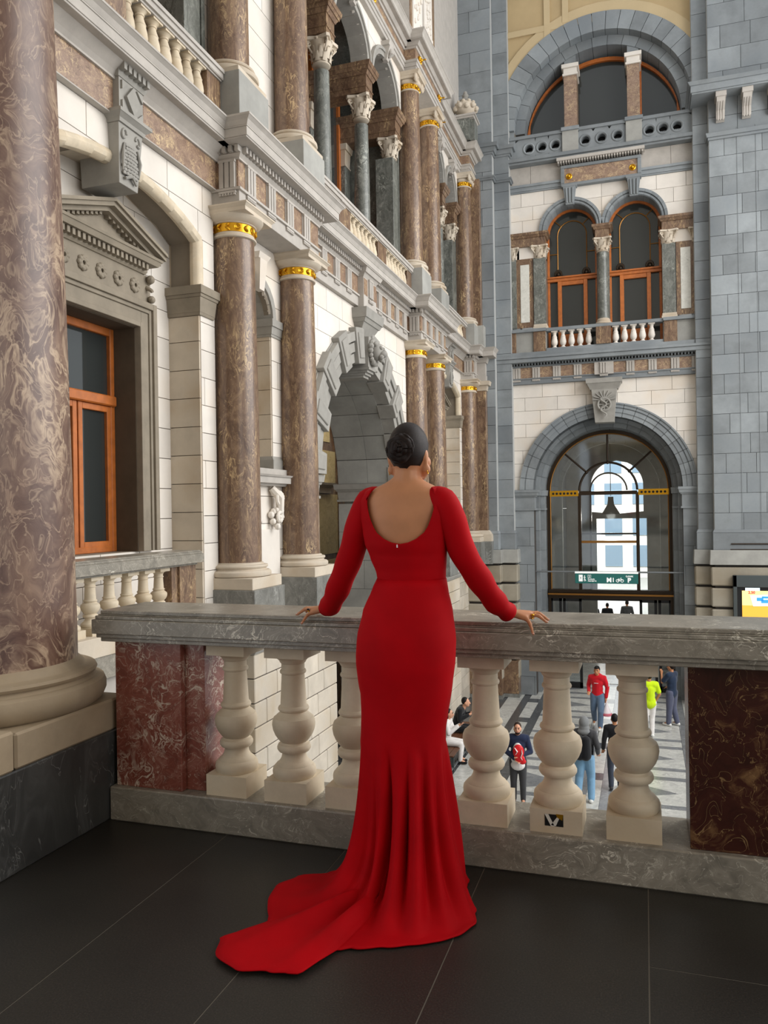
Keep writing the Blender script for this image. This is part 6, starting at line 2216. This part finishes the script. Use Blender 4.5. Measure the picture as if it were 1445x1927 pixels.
# skirt with train
HEM = [(-104.0, 0.480), (-98.9, 0.447), (-85, 0.405), (-71.6, 0.383), (-58, 0.375), (-46.5, 0.368), (-30, 0.345), (-16, 0.297), (2, 0.235), (17.7, 0.210), (28, 0.24), (38.6, 0.265), (50, 0.225), (65, 0.19), (90, 0.185), (115, 0.19), (140, 0.235), (155, 0.29), (171.5, 0.366), (181, 0.470),
       (192, 0.53), (205, 0.545), (216, 0.55), (220.3, 0.56), (223.5, 0.70), (225, 0.749), (232.6, 0.795), (240.4, 0.782), (247.3, 0.716), (252, 0.685), (254.6, 0.668), (255.3, 0.64), (256.0, 0.482)]
def hem_r(d):
    d = d % 360
    if d > 256.0:
        d -= 360
    for (a, r0), (b, r1) in zip(HEM[:-1], HEM[1:]):
        if a <= d <= b:
            q = (d - a) / (b - a)
            q = q * q * (3 - 2 * q) if b - a > 3 else q
            return r0 + (r1 - r0) * q
    return 0.3
angs = []
d = -104.0
while d < 256.0:
    angs.append(d)
    d += 0.6 if (215 < d % 360 < 262 or -104 <= d < -96) else (1.2 if d < 0 else 2.2)
NS = len(angs)
KZ = 0.60
v, f = [], []
rows = [1.235 - 0.03 * i for i in range(22)]
rows[-1] = KZ
up_rows = len(rows)
FLARE = 44
def fold(dg, t):
    a = radians(dg)
    s = 0.55 * sin(9 * a + 0.6) + 0.45 * sin(5 * a + 2.1) + 0.35 * sin(14 * a + 0.3)
    return s
def valley(dg, c, w):
    x = ((dg - c + 180) % 360 - 180) / w
    return math.exp(-x * x)
for z in rows:
    for dg in angs:
        p = ring_pt(z, radians(dg), 0.006)
        v.append(p)
CXS, CYS = -0.90, 2.95
for k in range(1, FLARE + 1):
    t = k / FLARE
    for dg in angs:
        p0 = ring_pt(KZ, radians(dg), 0.006)
        rh = hem_r(dg)
        a = radians(dg)
        hxp, hyp = CXS + rh * cos(a), CYS + rh * sin(a)
        q = 1.25 + max(0, rh - 0.30) * 6.0
        tt = t ** 1.05
        # slide along the knee tangent first, then outwards
        e = tt ** (1.5 + 0.75 * min(1, max(0, (rh - 0.36) / 0.1)))
        x = p0[0] + (hxp - p0[0]) * e
        y = p0[1] + (hyp - p0[1]) * e
        z = KZ * (1 - tt) ** q
        amp = 0.024 * sin(pi * min(1, t * 1.05)) ** 0.8
        fo = fold(dg, t) * amp
        fo -= 0.085 * valley(dg, -101, 4.5) * sin(pi * min(1, t)) + 0.06 * valley(dg, -79, 4.2) * sin(pi * t) + 0.02 * valley(dg, -60, 5) * sin(pi * t ** 1.2) + 0.04 * valley(dg, -38, 6) * sin(pi * t ** 1.5) + 0.02 * valley(dg, -18, 5) * sin(pi * t) + 0.04 * valley(dg, -122, 5) * sin(pi * t)
        fo += (0.03 * valley(dg, -109, 4) + 0.025 * valley(dg, -89, 4) + 0.02 * valley(dg, -69, 4) + 0.02 * valley(dg, -50, 4)) * sin(pi * t)
        x += fo * cos(a)
        y += fo * sin(a)
        zf = 0.006 + (0.018 + 0.016 * sin(radians(dg) * 16) * (1 if 215 < dg % 360 < 256 else 0.3)) * (sin(pi * min(1, t)) ** 1.5)
        if 224 < dg % 360 < 256:
            zf += 0.03 * valley(dg, 250, 5) * sin(pi * min(1.0, t)) + 0.020 * valley(dg, 231, 4) * sin(pi * t ** 0.8) + 0.008
        z = max(z, zf)
        v.append((x, min(y, 3.16), z))
R_ = up_rows + FLARE
for k in range(R_ - 1):
    for i in range(NS):
        j = (i + 1) % NS
        f.append((k * NS + i, (k + 1) * NS + i, (k + 1) * NS + j, k * NS + j))
sk = MB().add(v, f).build('skirt', 'red_crepe', gown, smooth=70, label='flared red skirt with a train spread on the floor')
so = sk.modifiers.new('solid', 'SOLIDIFY')
so.thickness = 0.004
so.offset = 1
# sleeves
def sleeve(A, R0, wob):
    pts, rr = [], []
    A = [Vector(p) for p in A]
    n = 30
    L = len(A) - 1
    for k in range(n + 1):
        t = k / n * L
        i = min(int(t), L - 1)
        q = t - i
        p0, p1, p2, p3 = A[max(i - 1, 0)], A[i], A[i + 1], A[min(i + 2, L)]
        p = 0.5 * ((2 * p1) + (p2 - p0) * q + (2 * p0 - 5 * p1 + 4 * p2 - p3) * q * q + (3 * p1 - p0 - 3 * p2 + p3) * q ** 3)
        r = R0[i] + (R0[i + 1] - R0[i]) * q
        wr = 0.007 * max(0, (k / n - 0.3)) * sin(k * 1.25 + wob)
        pts.append(p)
        rr.append(r + wr)
    return MB().tube(pts, rr, 28, cap=False)
SR = [0.030, 0.055, 0.056, 0.052, 0.050, 0.045, 0.036]
LS = [(-0.962, 2.905, 1.562), (-1.017, 2.905, 1.540)] + LA[1:-1] + [(-1.328, 3.19, 1.080)]
RS_ = [(-0.784, 2.905, 1.558), (-0.729, 2.905, 1.536)] + RA_[1:-1] + [(-0.530, 3.18, 1.083)]
for A, wob in ((LS, 0.3), (RS_, 1.9)):
    s_ = sleeve(A, SR, wob)
    top = Vector(A[0])
    so_ = s_.build('sleeve', 'red_crepe', gown, smooth=60)
    md = so_.modifiers.new('solid', 'SOLIDIFY')
    md.thickness = 0.003
# ================================================================== passers-by in the hall
def person(label, loc, rz, H, J, clothes, hair='hair_dark', skin='skin_fair', voxel=0.014, face=True, hairlen=0.0, beard=False, hood=None):
    """J: joint overrides in a 1.75 m figure facing +Y; clothes: dict of material names"""
    t = thing('person', label, 'person', loc, 'people in the hall')
    s = H / 1.75
    Mx = Matrix.Translation(loc) @ Matrix.Rotation(rz, 4, 'Z') @ Matrix.Scale(s, 4)
    D = dict(hipL=(-0.09, 0, 0.92), hipR=(0.09, 0, 0.92), kneeL=(-0.10, 0.02, 0.50), kneeR=(0.10, 0.02, 0.50), ankL=(-0.10, -0.02, 0.09), ankR=(0.10, -0.02, 0.09),
             shL=(-0.185, 0, 1.43), shR=(0.185, 0, 1.43), elL=(-0.25, -0.03, 1.15), elR=(0.25, -0.03, 1.15), wrL=(-0.26, 0.07, 0.92), wrR=(0.26, 0.07, 0.92),
             pel=(0, 0, 0.97), chest=(0, 0, 1.30), neck=(0, 0.0, 1.47), head=(0, 0.02, 1.635), footL=None, footR=None)
    D.update(J)
    def V(k):
        return Vector(D[k])
    b = MB()
    def torso(m, o):
        a, c = V('pel'), V('chest')
        m.ball(a, 0.15 + o, 14, 10, (1.05, 0.75, 0.9))
        m.ball(a.lerp(c, 0.45), 0.14 + o, 14, 10, (1.0, 0.72, 1.0))
        m.ball(c, 0.165 + o, 14, 10, (1.0, 0.68, 1.0))
        m.capsule(V('shL').lerp(c, 0.35) + Vector((0, 0, 0.03)), V('shR').lerp(c, 0.35) + Vector((0, 0, 0.03)), 0.085 + o, 0.085 + o)
        m.capsule(a, c, 0.11 + o, 0.12 + o)
    def arm(m, S, o, end=1.0):
        m.capsule(V('sh' + S), V('el' + S), 0.052 + o, 0.042 + o)
        m.capsule(V('el' + S), V('el' + S).lerp(V('wr' + S), end), 0.040 + o, 0.030 + o)
        m.capsule(V('chest') + Vector((0, 0, 0.08)), V('sh' + S), 0.075 + o, 0.058 + o)
    def leg(m, S, o, end=1.0):
        m.capsule(V('hip' + S), V('knee' + S), 0.085 + o, 0.055 + o)
        m.capsule(V('knee' + S), V('knee' + S).lerp(V('ank' + S), end), 0.053 + o, 0.038 + o)
    torso(b, 0)
    hd = V('head')
    b.capsule(V('neck') - Vector((0, 0, 0.05)), hd - Vector((0, 0.02, 0.06)), 0.056, 0.052)
    b.ball(hd, 0.1, 16, 12, (0.76, 0.94, 1.12))
    b.ball(hd + Vector((0, 0.035, -0.06)), 0.058, 12, 10, (0.95, 0.95, 1.0))
    b.capsule(hd + Vector((0, 0.098, 0.0)), hd + Vector((0, 0.115, -0.028)), 0.011, 0.016)
    for q in (-1, 1):
        b.ball(hd + Vector((q * 0.077, 0.0, -0.015)), 0.032, 8, 8, (0.4, 0.7, 1.0))
    feet = {}
    for S, q in (('L', -1), ('R', 1)):
        arm(b, S, 0)
        leg(b, S, 0)
        w, e = V('wr' + S), V('el' + S)
        d = (w - e).normalized()
        sd = d.cross(Vector((0, 0, 1)))
        sd = sd.normalized() if sd.length > 0.1 else Vector((0, 1, 0))
        b.capsule(w, w + d * 0.075, 0.030, 0.034)
        for k in range(4):
            o_ = sd * (0.034 - 0.021 * k)
            p1 = w + d * 0.085 + o_
            p2 = w + d * (0.128 - 0.005 * abs(k - 1)) + o_ + Vector((0, 0.008, 0))
            p3 = p2 + d * 0.03 + Vector((0, 0.015, 0))
            b.capsule(p1, p2, 0.0105, 0.0095, 8)
            b.capsule(p2, p3, 0.0095, 0.0075, 8)
        b.capsule(w + d * 0.03 + sd * 0.03, w + d * 0.085 + sd * 0.055 + Vector((0, 0.01, 0)), 0.013, 0.010, 8)
        a = V('ank' + S)
        kn = V('knee' + S)
        fd = D.get('foot' + S)
        fd = Vector(fd) if fd else Vector((0.02 * q, 1, 0)).normalized()
        feet[S] = (a, fd)
        b.capsule(a, a + fd * 0.13 + Vector((0, 0, -0.045)), 0.04, 0.032)
    fuse(b, 'body', skin, t, voxel * s, 2, None, Mx)
    top, bot, shoe = clothes['top'], clothes['bottom'], clothes.get('shoe', 'shoe_white')
    m = MB()
    torso(m, 0.020)
    sl = clothes.get('sleeve', 0.97)
    for S in 'LR':
        if sl < 0.5:
            m.capsule(V('sh' + S), V('sh' + S).lerp(V('el' + S), 0.75), 0.074, 0.070)
            m.capsule(V('chest') + Vector((0, 0, 0.08)), V('sh' + S), 0.095, 0.078)
        else:
            arm(m, S, 0.020, sl)
    if clothes.get('skirt_top'):
        m.ball(V('pel') - Vector((0, 0, 0.06)), 0.185, 14, 10, (1.05, 0.78, 0.9))
    tp = fuse(m, clothes.get('topname', 'jacket'), top, t, voxel * s, 5, None, Mx)
    m = MB()
    m.ball(V('pel') - Vector((0, 0, 0.02)), 0.166, 14, 10, (1.05, 0.76, 0.8))
    for S in 'LR':
        leg(m, S, clothes.get('loose', 0.022), 0.98)
    fuse(m, 'trousers', bot, t, voxel * s, 5, None, Mx)
    for S in 'LR':
        a, fd = feet[S]
        m = MB()
        g = a - Vector((0, 0, 0.045))
        m.capsule(g - fd * 0.045, g + fd * 0.15 - Vector((0, 0, 0.008)), 0.045, 0.040)
        m.capsule(a, g, 0.05, 0.046)
        fuse(m, 'shoe', shoe, t, voxel * s, 2, None, Mx)
    m = MB()
    if hood:
        m.ball(hd + Vector((0, -0.02, 0.01)), 0.122, 16, 12, (0.9, 1.0, 1.12))
        m.ball(hd + Vector((0, -0.05, -0.1)), 0.10, 14, 10, (1.1, 0.9, 1.0))
        m.ball(V('neck') + Vector((0, -0.05, -0.01)), 0.12, 14, 10, (1.2, 0.8, 0.7))
        fuse(m, 'hood', hood, t, voxel * s, 4, None, Mx)
    else:
        m.ball(hd + Vector((0, -0.034, 0.034)), 0.102, 16, 12, (0.82, 0.92, 1.02))
        if clothes.get('fringe'):
            m.ball(hd + Vector((0, 0.05, 0.085)), 0.055, 10, 8, (1.2, 0.9, 0.7))
        if hairlen:
            m.capsule(hd + Vector((0, -0.06, 0.0)), hd + Vector((0, -0.10, -hairlen)), 0.085, 0.05)
        fuse(m, 'hair', hair, t, voxel * s * 0.9, 2, None, Mx)
    if face:
        for q in (-1, 1):
            MB().ball(hd + Vector((q * 0.03, 0.088, 0.012)), 0.011, 8, 6).xf(Mx).build('eye', 'eye_dark', t, smooth=True)
            MB().tube([hd + Vector((q * 0.016, 0.097, 0.036)), hd + Vector((q * 0.048, 0.084, 0.036))], 0.006, 6).xf(Mx).build('eyebrow', hair, t)
        MB().tube([hd + Vector((-0.024, 0.088, -0.062)), hd + Vector((0, 0.096, -0.06)), hd + Vector((0.024, 0.088, -0.062))], [0.004, 0.007, 0.004], 6).xf(Mx).build('mouth', 'lip', t)
    if beard:
        m = MB()
        m.ball(hd + Vector((0, 0.042, -0.083)), 0.056, 12, 10, (1.02, 0.98, 0.78))
        m.ball(hd + Vector((-0.06, 0.0, -0.05)), 0.025, 8, 6, (0.7, 1, 1.4))
        m.ball(hd + Vector((0.06, 0.0, -0.05)), 0.025, 8, 6, (0.7, 1, 1.4))
        fuse(m, 'beard', hair, t, 0.01, 2, None, Mx)
    return t, Mx, tp

Z0 = HALL + 0.004
# man in the red hoodie walking towards the camera
p, X, tp = person('man in a red hoodie and blue jeans walking with a plastic bag', (-1.34, 23.2, Z0), pi - 0.15, 1.78,
    dict(kneeL=(-0.11, 0.14, 0.50), ankL=(-0.09, 0.13, 0.09), kneeR=(0.12, -0.02, 0.52), ankR=(0.15, -0.28, 0.17), footR=(0, 0.85, -0.5), elL=(-0.27, -0.02, 1.17), wrL=(-0.24, 0.02, 0.90), elR=(0.27, -0.1, 1.17), wrR=(0.21, 0.14, 1.05), head=(0.0, 0.05, 1.63)),
    dict(top='red_hoodie', bottom='denim', topname='hoodie', loose=0.035, fringe=True), 'hair_black', 'skin_tan')
m = MB()
m.ball((0, -0.05, 1.49), 0.10, 14, 10, (1.3, 0.9, 0.6))
fuse(m, 'hood', 'red_hoodie', p, 0.014, 4, None, X)
m = MB()
m.box(-0.06, 0.06, 0.150, 0.156, 1.29, 1.305)
m.xf(X).build('chest_print', 'plastic_bag', tp)
for k in range(3):
    MB().box(-0.325, -0.30, -0.06, 0.03, 1.21 + k * 0.035, 1.228 + k * 0.035).xf(X).build('sleeve_stripe', 'plastic_bag', tp)
bg = thing('plastic_bag', 'translucent white and pink plastic bag carried by the man in the red hoodie', 'bag', tuple(X @ Vector((-0.24, 0.05, 0.45))))
m = MB().lathe(0, 0, [(0.02, 0.80), (0.035, 0.72), (0.07, 0.62), (0.12, 0.52), (0.15, 0.44), (0.13, 0.40), (0.03, 0.385)], 16)
m.xf(Matrix.Translation((-0.25, 0.04, 0)))
m.xf(X).build('sack', 'plastic_bag', bg, smooth=50)
plain('bag_pink', (206, 110, 124), 0.5)
m = MB().lathe(0, 0, [(0.125, 0.50), (0.154, 0.44), (0.135, 0.398)], 16, cap=False)
m.xf(Matrix.Translation((-0.25, 0.04, 0)))
m.xf(X).build('contents', 'bag_pink', bg, smooth=50)
MB().tube([(-0.25, 0.04, 0.79), (-0.245, 0.04, 0.86), (-0.235, 0.05, 0.80)], 0.008, 6).xf(X).build('bag_handle', 'plastic_bag', bg)
# bearded man hugging a red and white shopping bag
p, X, tp = person('bearded man in a navy jacket and white shirt, looking up towards the camera', (-2.64, 16.85, Z0), pi + 0.12, 1.72,
    dict(elL=(-0.27, 0.02, 1.14), wrL=(-0.05, 0.21, 1.10), elR=(0.27, 0.0, 1.14), wrR=(0.06, 0.2, 1.03), kneeL=(-0.10, 0.06, 0.5), ankL=(-0.1, 0.02, 0.09), head=(0, 0.04, 1.64)),
    dict(top='navy', bottom='charcoal', shoe='charcoal'), 'hair_brown', 'skin_fair', 0.0125, True, 0, True)
m = MB()
m.ball((0, 0.075, 1.0), 0.145, 14, 10, (1.05, 0.8, 1.0))
m.ball((0, 0.085, 1.2), 0.13, 14, 10, (0.8, 0.8, 1.3))
m.ball((0, 0.075, 0.86), 0.15, 14, 10, (1.05, 0.8, 0.8))
fuse(m, 'shirt', 'white_cloth', p, 0.012, 3, None, X)
bg = thing('shopping_bag', 'red and white shopping bag held against the chest of the bearded man', 'bag', tuple(X @ Vector((0, 0.25, 1.1))))
m = MB()
m.ball((-0.02, 0.25, 1.20), 0.13, 14, 10, (0.95, 0.5, 1.2))
m.ball((-0.05, 0.26, 1.05), 0.1, 12, 8, (1.1, 0.5, 0.9))
m.ball((-0.1, 0.25, 0.99), 0.07, 10, 8, (1.2, 0.6, 0.9))
fuse(m, 'sack', 'bag_red', bg, 0.011, 2, None, X)
m = MB()
m.tube([(0.06, 0.312, 1.30), (0.0, 0.322, 1.22), (0.04, 0.322, 1.15)], [0.012, 0.03, 0.012], 8, sq=0.4)
m.tube([(-0.09, 0.305, 1.26), (-0.10, 0.318, 1.18), (-0.07, 0.318, 1.10), (-0.1, 0.31, 1.04)], [0.01, 0.028, 0.02, 0.01], 8, sq=0.4)
m.xf(X).build('bag_print', 'white_cloth', bg, smooth=True)
# man with hood up and a black backpack, walking away
p, X, tp = person('man in a grey hood with a black backpack and light jeans, walking away', (-1.29, 17.35, Z0), -0.1, 1.80,
    dict(kneeR=(0.11, 0.10, 0.5), ankR=(0.13, -0.02, 0.09), kneeL=(-0.11, -0.02, 0.52), ankL=(-0.12, -0.20, 0.13), elR=(0.27, -0.02, 1.16), wrR=(0.25, 0.14, 1.0), elL=(-0.27, -0.02, 1.16), wrL=(-0.22, 0.16, 1.02)),
    dict(top='charcoal', bottom='denim_light', loose=0.035), 'hair_dark', 'skin_fair', 0.0125, False, 0, False, 'hood_grey')
bk = thing('backpack', 'black backpack worn by the man with the grey hood', 'backpack', tuple(X @ Vector((0, -0.2, 1.1))))
m = MB()
m.capsule((-0.06, -0.20, 1.33), (-0.06, -0.21, 1.03), 0.10, 0.12)
m.capsule((0.06, -0.20, 1.33), (0.06, -0.21, 1.03), 0.10, 0.12)
fuse(m, 'pack', 'black_cloth', bk, 0.013, 3, None, X)
for q in (-1, 1):
    MB().tube([(q * 0.11, -0.16, 1.42), (q * 0.135, -0.02, 1.505), (q * 0.13, 0.1, 1.42), (q * 0.15, 0.12, 1.2), (q * 0.17, -0.05, 1.0)], 0.022, 8, sq=0.5).xf(X).build('strap', 'black_cloth', bk, smooth=True)
MB().ball((-0.10, -0.325, 1.10), 0.06, 12, 8, (1.0, 0.25, 1.3)).xf(X).build('pack_badge', 'white_cloth', bk, smooth=True, label='round white badge on the backpack')
# dark figure half hidden by a baluster
person('dark haired person in black jacket and dark jeans, mostly hidden behind a baluster', (-0.70, 18.35, Z0), 0.2, 1.66,
    dict(kneeR=(0.11, 0.08, 0.5), kneeL=(-0.11, -0.02, 0.5), ankL=(-0.12, -0.15, 0.1)), dict(top='black_cloth', bottom='dark_denim', shoe='charcoal'), 'hair_black', 'skin_tan', 0.014, False)
# man in lime T-shirt
person('man in a bright lime T-shirt and white trousers, partly behind a baluster', (0.06, 22.75, Z0), 0.25, 1.76,
    dict(elR=(0.27, -0.02, 1.16), wrR=(0.20, 0.10, 0.95), kneeR=(0.08, 0.06, 0.5), ankR=(0.06, -0.02, 0.09)), dict(top='lime', bottom='white_cloth', sleeve=0.3, topname='shirt', skirt_top=True), 'hair_dark', 'skin_tan', 0.014, False)
# man in navy T-shirt, hand raised
person('man in a navy T-shirt and slate trousers with one hand raised, beside the dark pier', (0.68, 24.05, Z0), 1.0, 1.80,
    dict(elL=(-0.22, 0.16, 1.22), wrL=(-0.10, 0.25, 1.42), elR=(0.26, 0.05, 1.16), wrR=(0.2, 0.2, 1.05), ankL=(-0.12, 0.04, 0.09), ankR=(0.12, -0.08, 0.09)), dict(top='navy_shirt', bottom='slate', sleeve=0.3, topname='shirt', loose=0.035, skirt_top=True), 'hair_dark', 'skin_tan', 0.014, False)
# bench and two sitters along the podium
bn = thing('bench', 'dark wooden bench with metal legs along the side wall, two people sitting on it', 'bench', (-4.68, 19.8, HALL))
for k in range(4):
    x = -4.94 + k * 0.135
    MB().box(x, x + 0.125, 18.3, 21.4, HALL + 0.39, HALL + 0.43).build('plank', 'bench_wood', bn, bev=0.006)
for y in (18.5, 19.85, 21.2):
    m = MB()
    m.box(-4.92, -4.86, y - 0.03, y + 0.03, HALL + 0.002, HALL + 0.39)
    m.box(-4.50, -4.44, y - 0.03, y + 0.03, HALL + 0.002, HALL + 0.39)
    m.box(-4.92, -4.44, y - 0.03, y + 0.03, HALL + 0.33, HALL + 0.39)
    m.build('leg_frame', 'charcoal_metal', bn)
MB().box(-4.49, -4.45, 18.3, 21.4, HALL + 0.06, HALL + 0.10).build('stretcher', 'steel', bn)
SIT = dict(hipL=(-0.09, 0, 0.54), hipR=(0.09, 0, 0.54), kneeL=(-0.10, 0.42, 0.52), kneeR=(0.10, 0.42, 0.52), ankL=(-0.10, 0.36, 0.10), ankR=(0.10, 0.40, 0.10), pel=(0, 0, 0.59), chest=(0, 0.05, 0.92), shL=(-0.185, 0.06, 1.05), shR=(0.185, 0.06, 1.05),
           neck=(0, 0.07, 1.09), head=(0, 0.11, 1.26), elL=(-0.24, 0.14, 0.80), elR=(0.24, 0.14, 0.80), wrL=(-0.12, 0.34, 0.90), wrR=(0.12, 0.34, 0.90))
S1 = dict(SIT)
S1.update(wrR=(0.12, 0.36, 0.98), wrL=(-0.08, 0.36, 0.96))
person('woman in white with long black hair sitting on the bench, looking at her phone', (-4.80, 19.15, Z0), -pi / 2, 1.68, S1, dict(top='white_cloth', bottom='white_cloth', topname='blouse', shoe='black_cloth'), 'hair_black', 'skin_fair', 0.0125, True, 0.38)
ph = MB().box(-4.375, -4.365, 19.02, 19.10, HALL + 0.93, HALL + 1.06).build('phone', 'black')
tag(ph, 'small dark phone held up by the seated woman in white', 'phone')
S2 = dict(SIT)
S2.update(chest=(0, 0.10, 0.90), shL=(-0.19, 0.14, 1.02), shR=(0.19, 0.14, 1.02), neck=(0, 0.18, 1.07), head=(0, 0.26, 1.20))
person('man in black sitting hunched on the bench beyond the woman in white', (-4.80, 20.35, Z0), -pi / 2, 1.78, S2, dict(top='black_cloth', bottom='black_cloth', shoe='black_cloth'), 'hair_black', 'skin_fair', 0.014, False)
# three people silhouetted in the exit
for x, h, lb, col in ((-2.36, 1.70, 'dark silhouette of a capped person in the exit doorway, first of three', 'charcoal'), (-1.74, 1.74, 'dark silhouette of a round headed person in the exit doorway, middle of three', 'black_cloth'), (-0.84, 1.88, 'tallest silhouette in the exit doorway, grey top, last of three', 'grey_cloth')):
    person(lb, (x, 39.0, Z0), 0.1, h, {}, dict(top=col, bottom='dark_denim', shoe='charcoal'), 'hair_dark', 'skin_tan', 0.02, False)

# ================================================================== signs and small things
plain('sign_green', (36, 104, 98), 0.5)
plain('sign_white', (236, 238, 236), 0.5, 0, 0.3, 0, 0.25)
plain('screen_orange', (244, 176, 66), 0.4, 0, 0.4, 0, 0.55)
plain('screen_cream', (250, 226, 150), 0.4, 0, 0.4, 0, 0.55)
plain('screen_blue', (60, 150, 226), 0.4, 0, 0.4, 0, 0.6)
plain('screen_pale', (222, 238, 246), 0.4, 0, 0.4, 0, 0.6)
plain('screen_red', (222, 40, 60), 0.4, 0, 0.4, 0, 0.5)
GYS = 26.7
sg = thing('exit_sign', 'long green sign with white pictograms hanging in the exit arch', 'sign', (-1.2, GYS, -0.8))
sx0, sx1, sz0, sz1 = -2.205, -0.215, -0.985, -0.655
MB().box(sx0, sx1, GYS, GYS + 0.12, sz0, sz1).build('board', 'sign_green', sg, bev=0.006)
MB().box(sx0 - 0.005, sx1 + 0.005, GYS - 0.01, GYS + 0.13, sz1, sz1 + 0.055).build('top_strip', 'sign_white', sg)
for x in (sx0 + 0.15, sx1 - 0.15):
    MB().tube([(x, GYS + 0.06, sz1 + 0.05), (x, GYS + 0.30, -0.64)], 0.012, 6).build('hanger', 'steel', sg)
def text(s, x, z, size, parent, mat='sign_white', y=GYS - 0.004, name='lettering', bold=0.0):
    cu = bpy.data.curves.new('lettering', 'FONT')
    cu.body = s
    cu.size = size
    cu.extrude = 0.002
    cu.offset = bold
    o = bpy.data.objects.new('tmp', cu)
    COL.objects.link(o)
    bpy.context.view_layer.update()
    me = bpy.data.meshes.new_from_object(o.evaluated_get(bpy.context.evaluated_depsgraph_get()))
    bpy.data.objects.remove(o)
    me.transform(Matrix.Rotation(pi / 2, 4, 'X'))
    off = WL[parent.name]
    me.transform(Matrix.Translation((x - off.x, y - off.y, z - off.z)))
    me.materials.clear()
    return link(name, me, mat, parent)
yy = GYS - 0.004
m = MB().box(-2.085, -1.96, yy, GYS, -0.92, -0.70)
dp = m.build('door_pictogram', 'sign_white', sg)
MB().prism([(-2.045, -0.80), (-2.0, -0.80), (-2.022, -0.77)], 'y', yy - 0.003, yy).build('arrow_head', 'sign_green', dp)
MB().box(-2.03, -2.014, yy - 0.003, yy, -0.84, -0.80).build('arrow_stem', 'sign_green', dp)
m = MB()
m.ball((-1.90, yy, -0.74), 0.017, 10, 6, (1, 0.2, 1))
for pts in ([(-1.905, -0.765), (-1.90, -0.83)], [(-1.90, -0.83), (-1.875, -0.87), (-1.86, -0.905)], [(-1.90, -0.83), (-1.915, -0.87), (-1.90, -0.915)], [(-1.903, -0.775), (-1.93, -0.80)], [(-1.90, -0.775), (-1.87, -0.80)]):
    m.tube([(a, yy, b) for a, b in pts], 0.011, 6)
m.build('walker_pictogram', 'sign_white', sg)
m = MB()
m.tube([(a, yy, b) for a, b in ((-1.795, -0.795), (-1.795, -0.705), (-1.695, -0.705), (-1.695, -0.795), (-1.795, -0.795))], 0.006, 6)
m.build('number_box', 'sign_white', sg)
text('2', -1.768, -0.782, 0.085, sg, bold=0.002)
text('Koningin', -1.795, -0.860, 0.062, sg, bold=0.002)
text('Astridplein', -1.795, -0.920, 0.062, sg, bold=0.002)
text('M', -1.20, -0.93, 0.20, sg, bold=0.010)
text('P', -0.545, -0.93, 0.20, sg, bold=0.010)
text('Q-PARK', -0.60, -0.76, 0.065, sg, bold=0.003)
MB().box(-1.005, -0.975, yy, GYS, -0.93, -0.79).build('metro_bar', 'sign_white', sg)
m = MB()
for cx_ in (-0.855, -0.715):
    m.tube([(cx_ + 0.045 * cos(t), yy, -0.885 + 0.045 * sin(t)) for t in [2 * pi * k / 14 for k in range(15)]], 0.010, 6)
for pts in ([(-0.855, -0.885), (-0.82, -0.83), (-0.74, -0.83), (-0.785, -0.885), (-0.855, -0.885)], [(-0.785, -0.885), (-0.825, -0.81)], [(-0.74, -0.83), (-0.715, -0.885)], [(-0.745, -0.85), (-0.755, -0.79), (-0.735, -0.785)]):
    m.tube([(a, yy, b) for a, b in pts], 0.009, 6)
m.build('bicycle_pictogram', 'sign_white', sg)
# advertising display against the right pier
ds = thing('display_screen', 'lit advertising display in a grey metal frame against the right pier', 'display', (3.3, 25.8, HALL))
DY = 25.80
m = MB()
for (x0, x1, z0, z1) in ((2.515, 2.62, HALL + 0.01, -0.60), (4.1, 4.2, HALL + 0.01, -0.60), (2.515, 4.2, -0.95, -0.60)):
    m.box(x0, x1, DY, DY + 0.14, z0, z1)
m.build('outer_frame', 'charcoal_metal', ds, bev=0.01)
MB().box(2.62, 4.1, DY + 0.08, DY + 0.14, HALL + 0.01, -0.95).build('back_panel', 'black', ds)
MB().box(2.76, 3.98, DY + 0.05, DY + 0.07, -3.4, -1.06).build('screen', 'screen_orange', ds)
MB().box(2.85, 3.25, DY + 0.045, DY + 0.05, -1.06, -0.97).build('screen_header', 'screen_pale', ds)
MB().box(2.76, 3.98, DY + 0.044, DY + 0.05, -1.50, -1.06).build('screen_picture', 'screen_cream', ds)
MB().prism([(2.98, -1.20), (3.7, -1.16), (3.7, -1.50), (3.06, -1.52)], 'y', DY + 0.03, DY + 0.044).build('screen_photo', 'screen_pale', ds)
for (x0, x1, z0, z1) in ((3.16, 3.34, -1.36, -1.26), (3.28, 3.52, -1.42, -1.32), (3.3, 3.7, -1.28, -1.22)):
    MB().box(x0, x1, DY + 0.024, DY + 0.03, z0, z1).build('screen_detail', 'screen_blue', ds)
text('2.50', 2.93, -1.145, 0.11, ds, 'screen_red', DY + 0.04, 'lettering', 0.004)
# conduits on the right pier
for i, (z, lb) in enumerate(((0.34, 'upper thin dark pipe running across the base of the right pier'), (0.17, 'lower thin dark pipe just above the base slab of the right pier'))):
    o = MB().tube([(2.5 - 0.03 * i, PY - 0.075 - 0.02 * i, z), (7.5, PY - 0.075 - 0.02 * i, z)], 0.02 - 0.006 * i, 8).build('pipe', 'bronze_dark')
    tag(o, lb, 'pipe')
for i, x in enumerate((2.83, 3.35)):
    o = MB().tube([(x, PY - 0.02, 0.36), (x, PY - 0.012, 13.0)], 0.005, 6).build('cable', 'steel')
    tag(o, ('thin cable running up the right pier, nearer the exit arch', 'thin cable running up the right pier, nearer the photo edge')[i], 'cable')
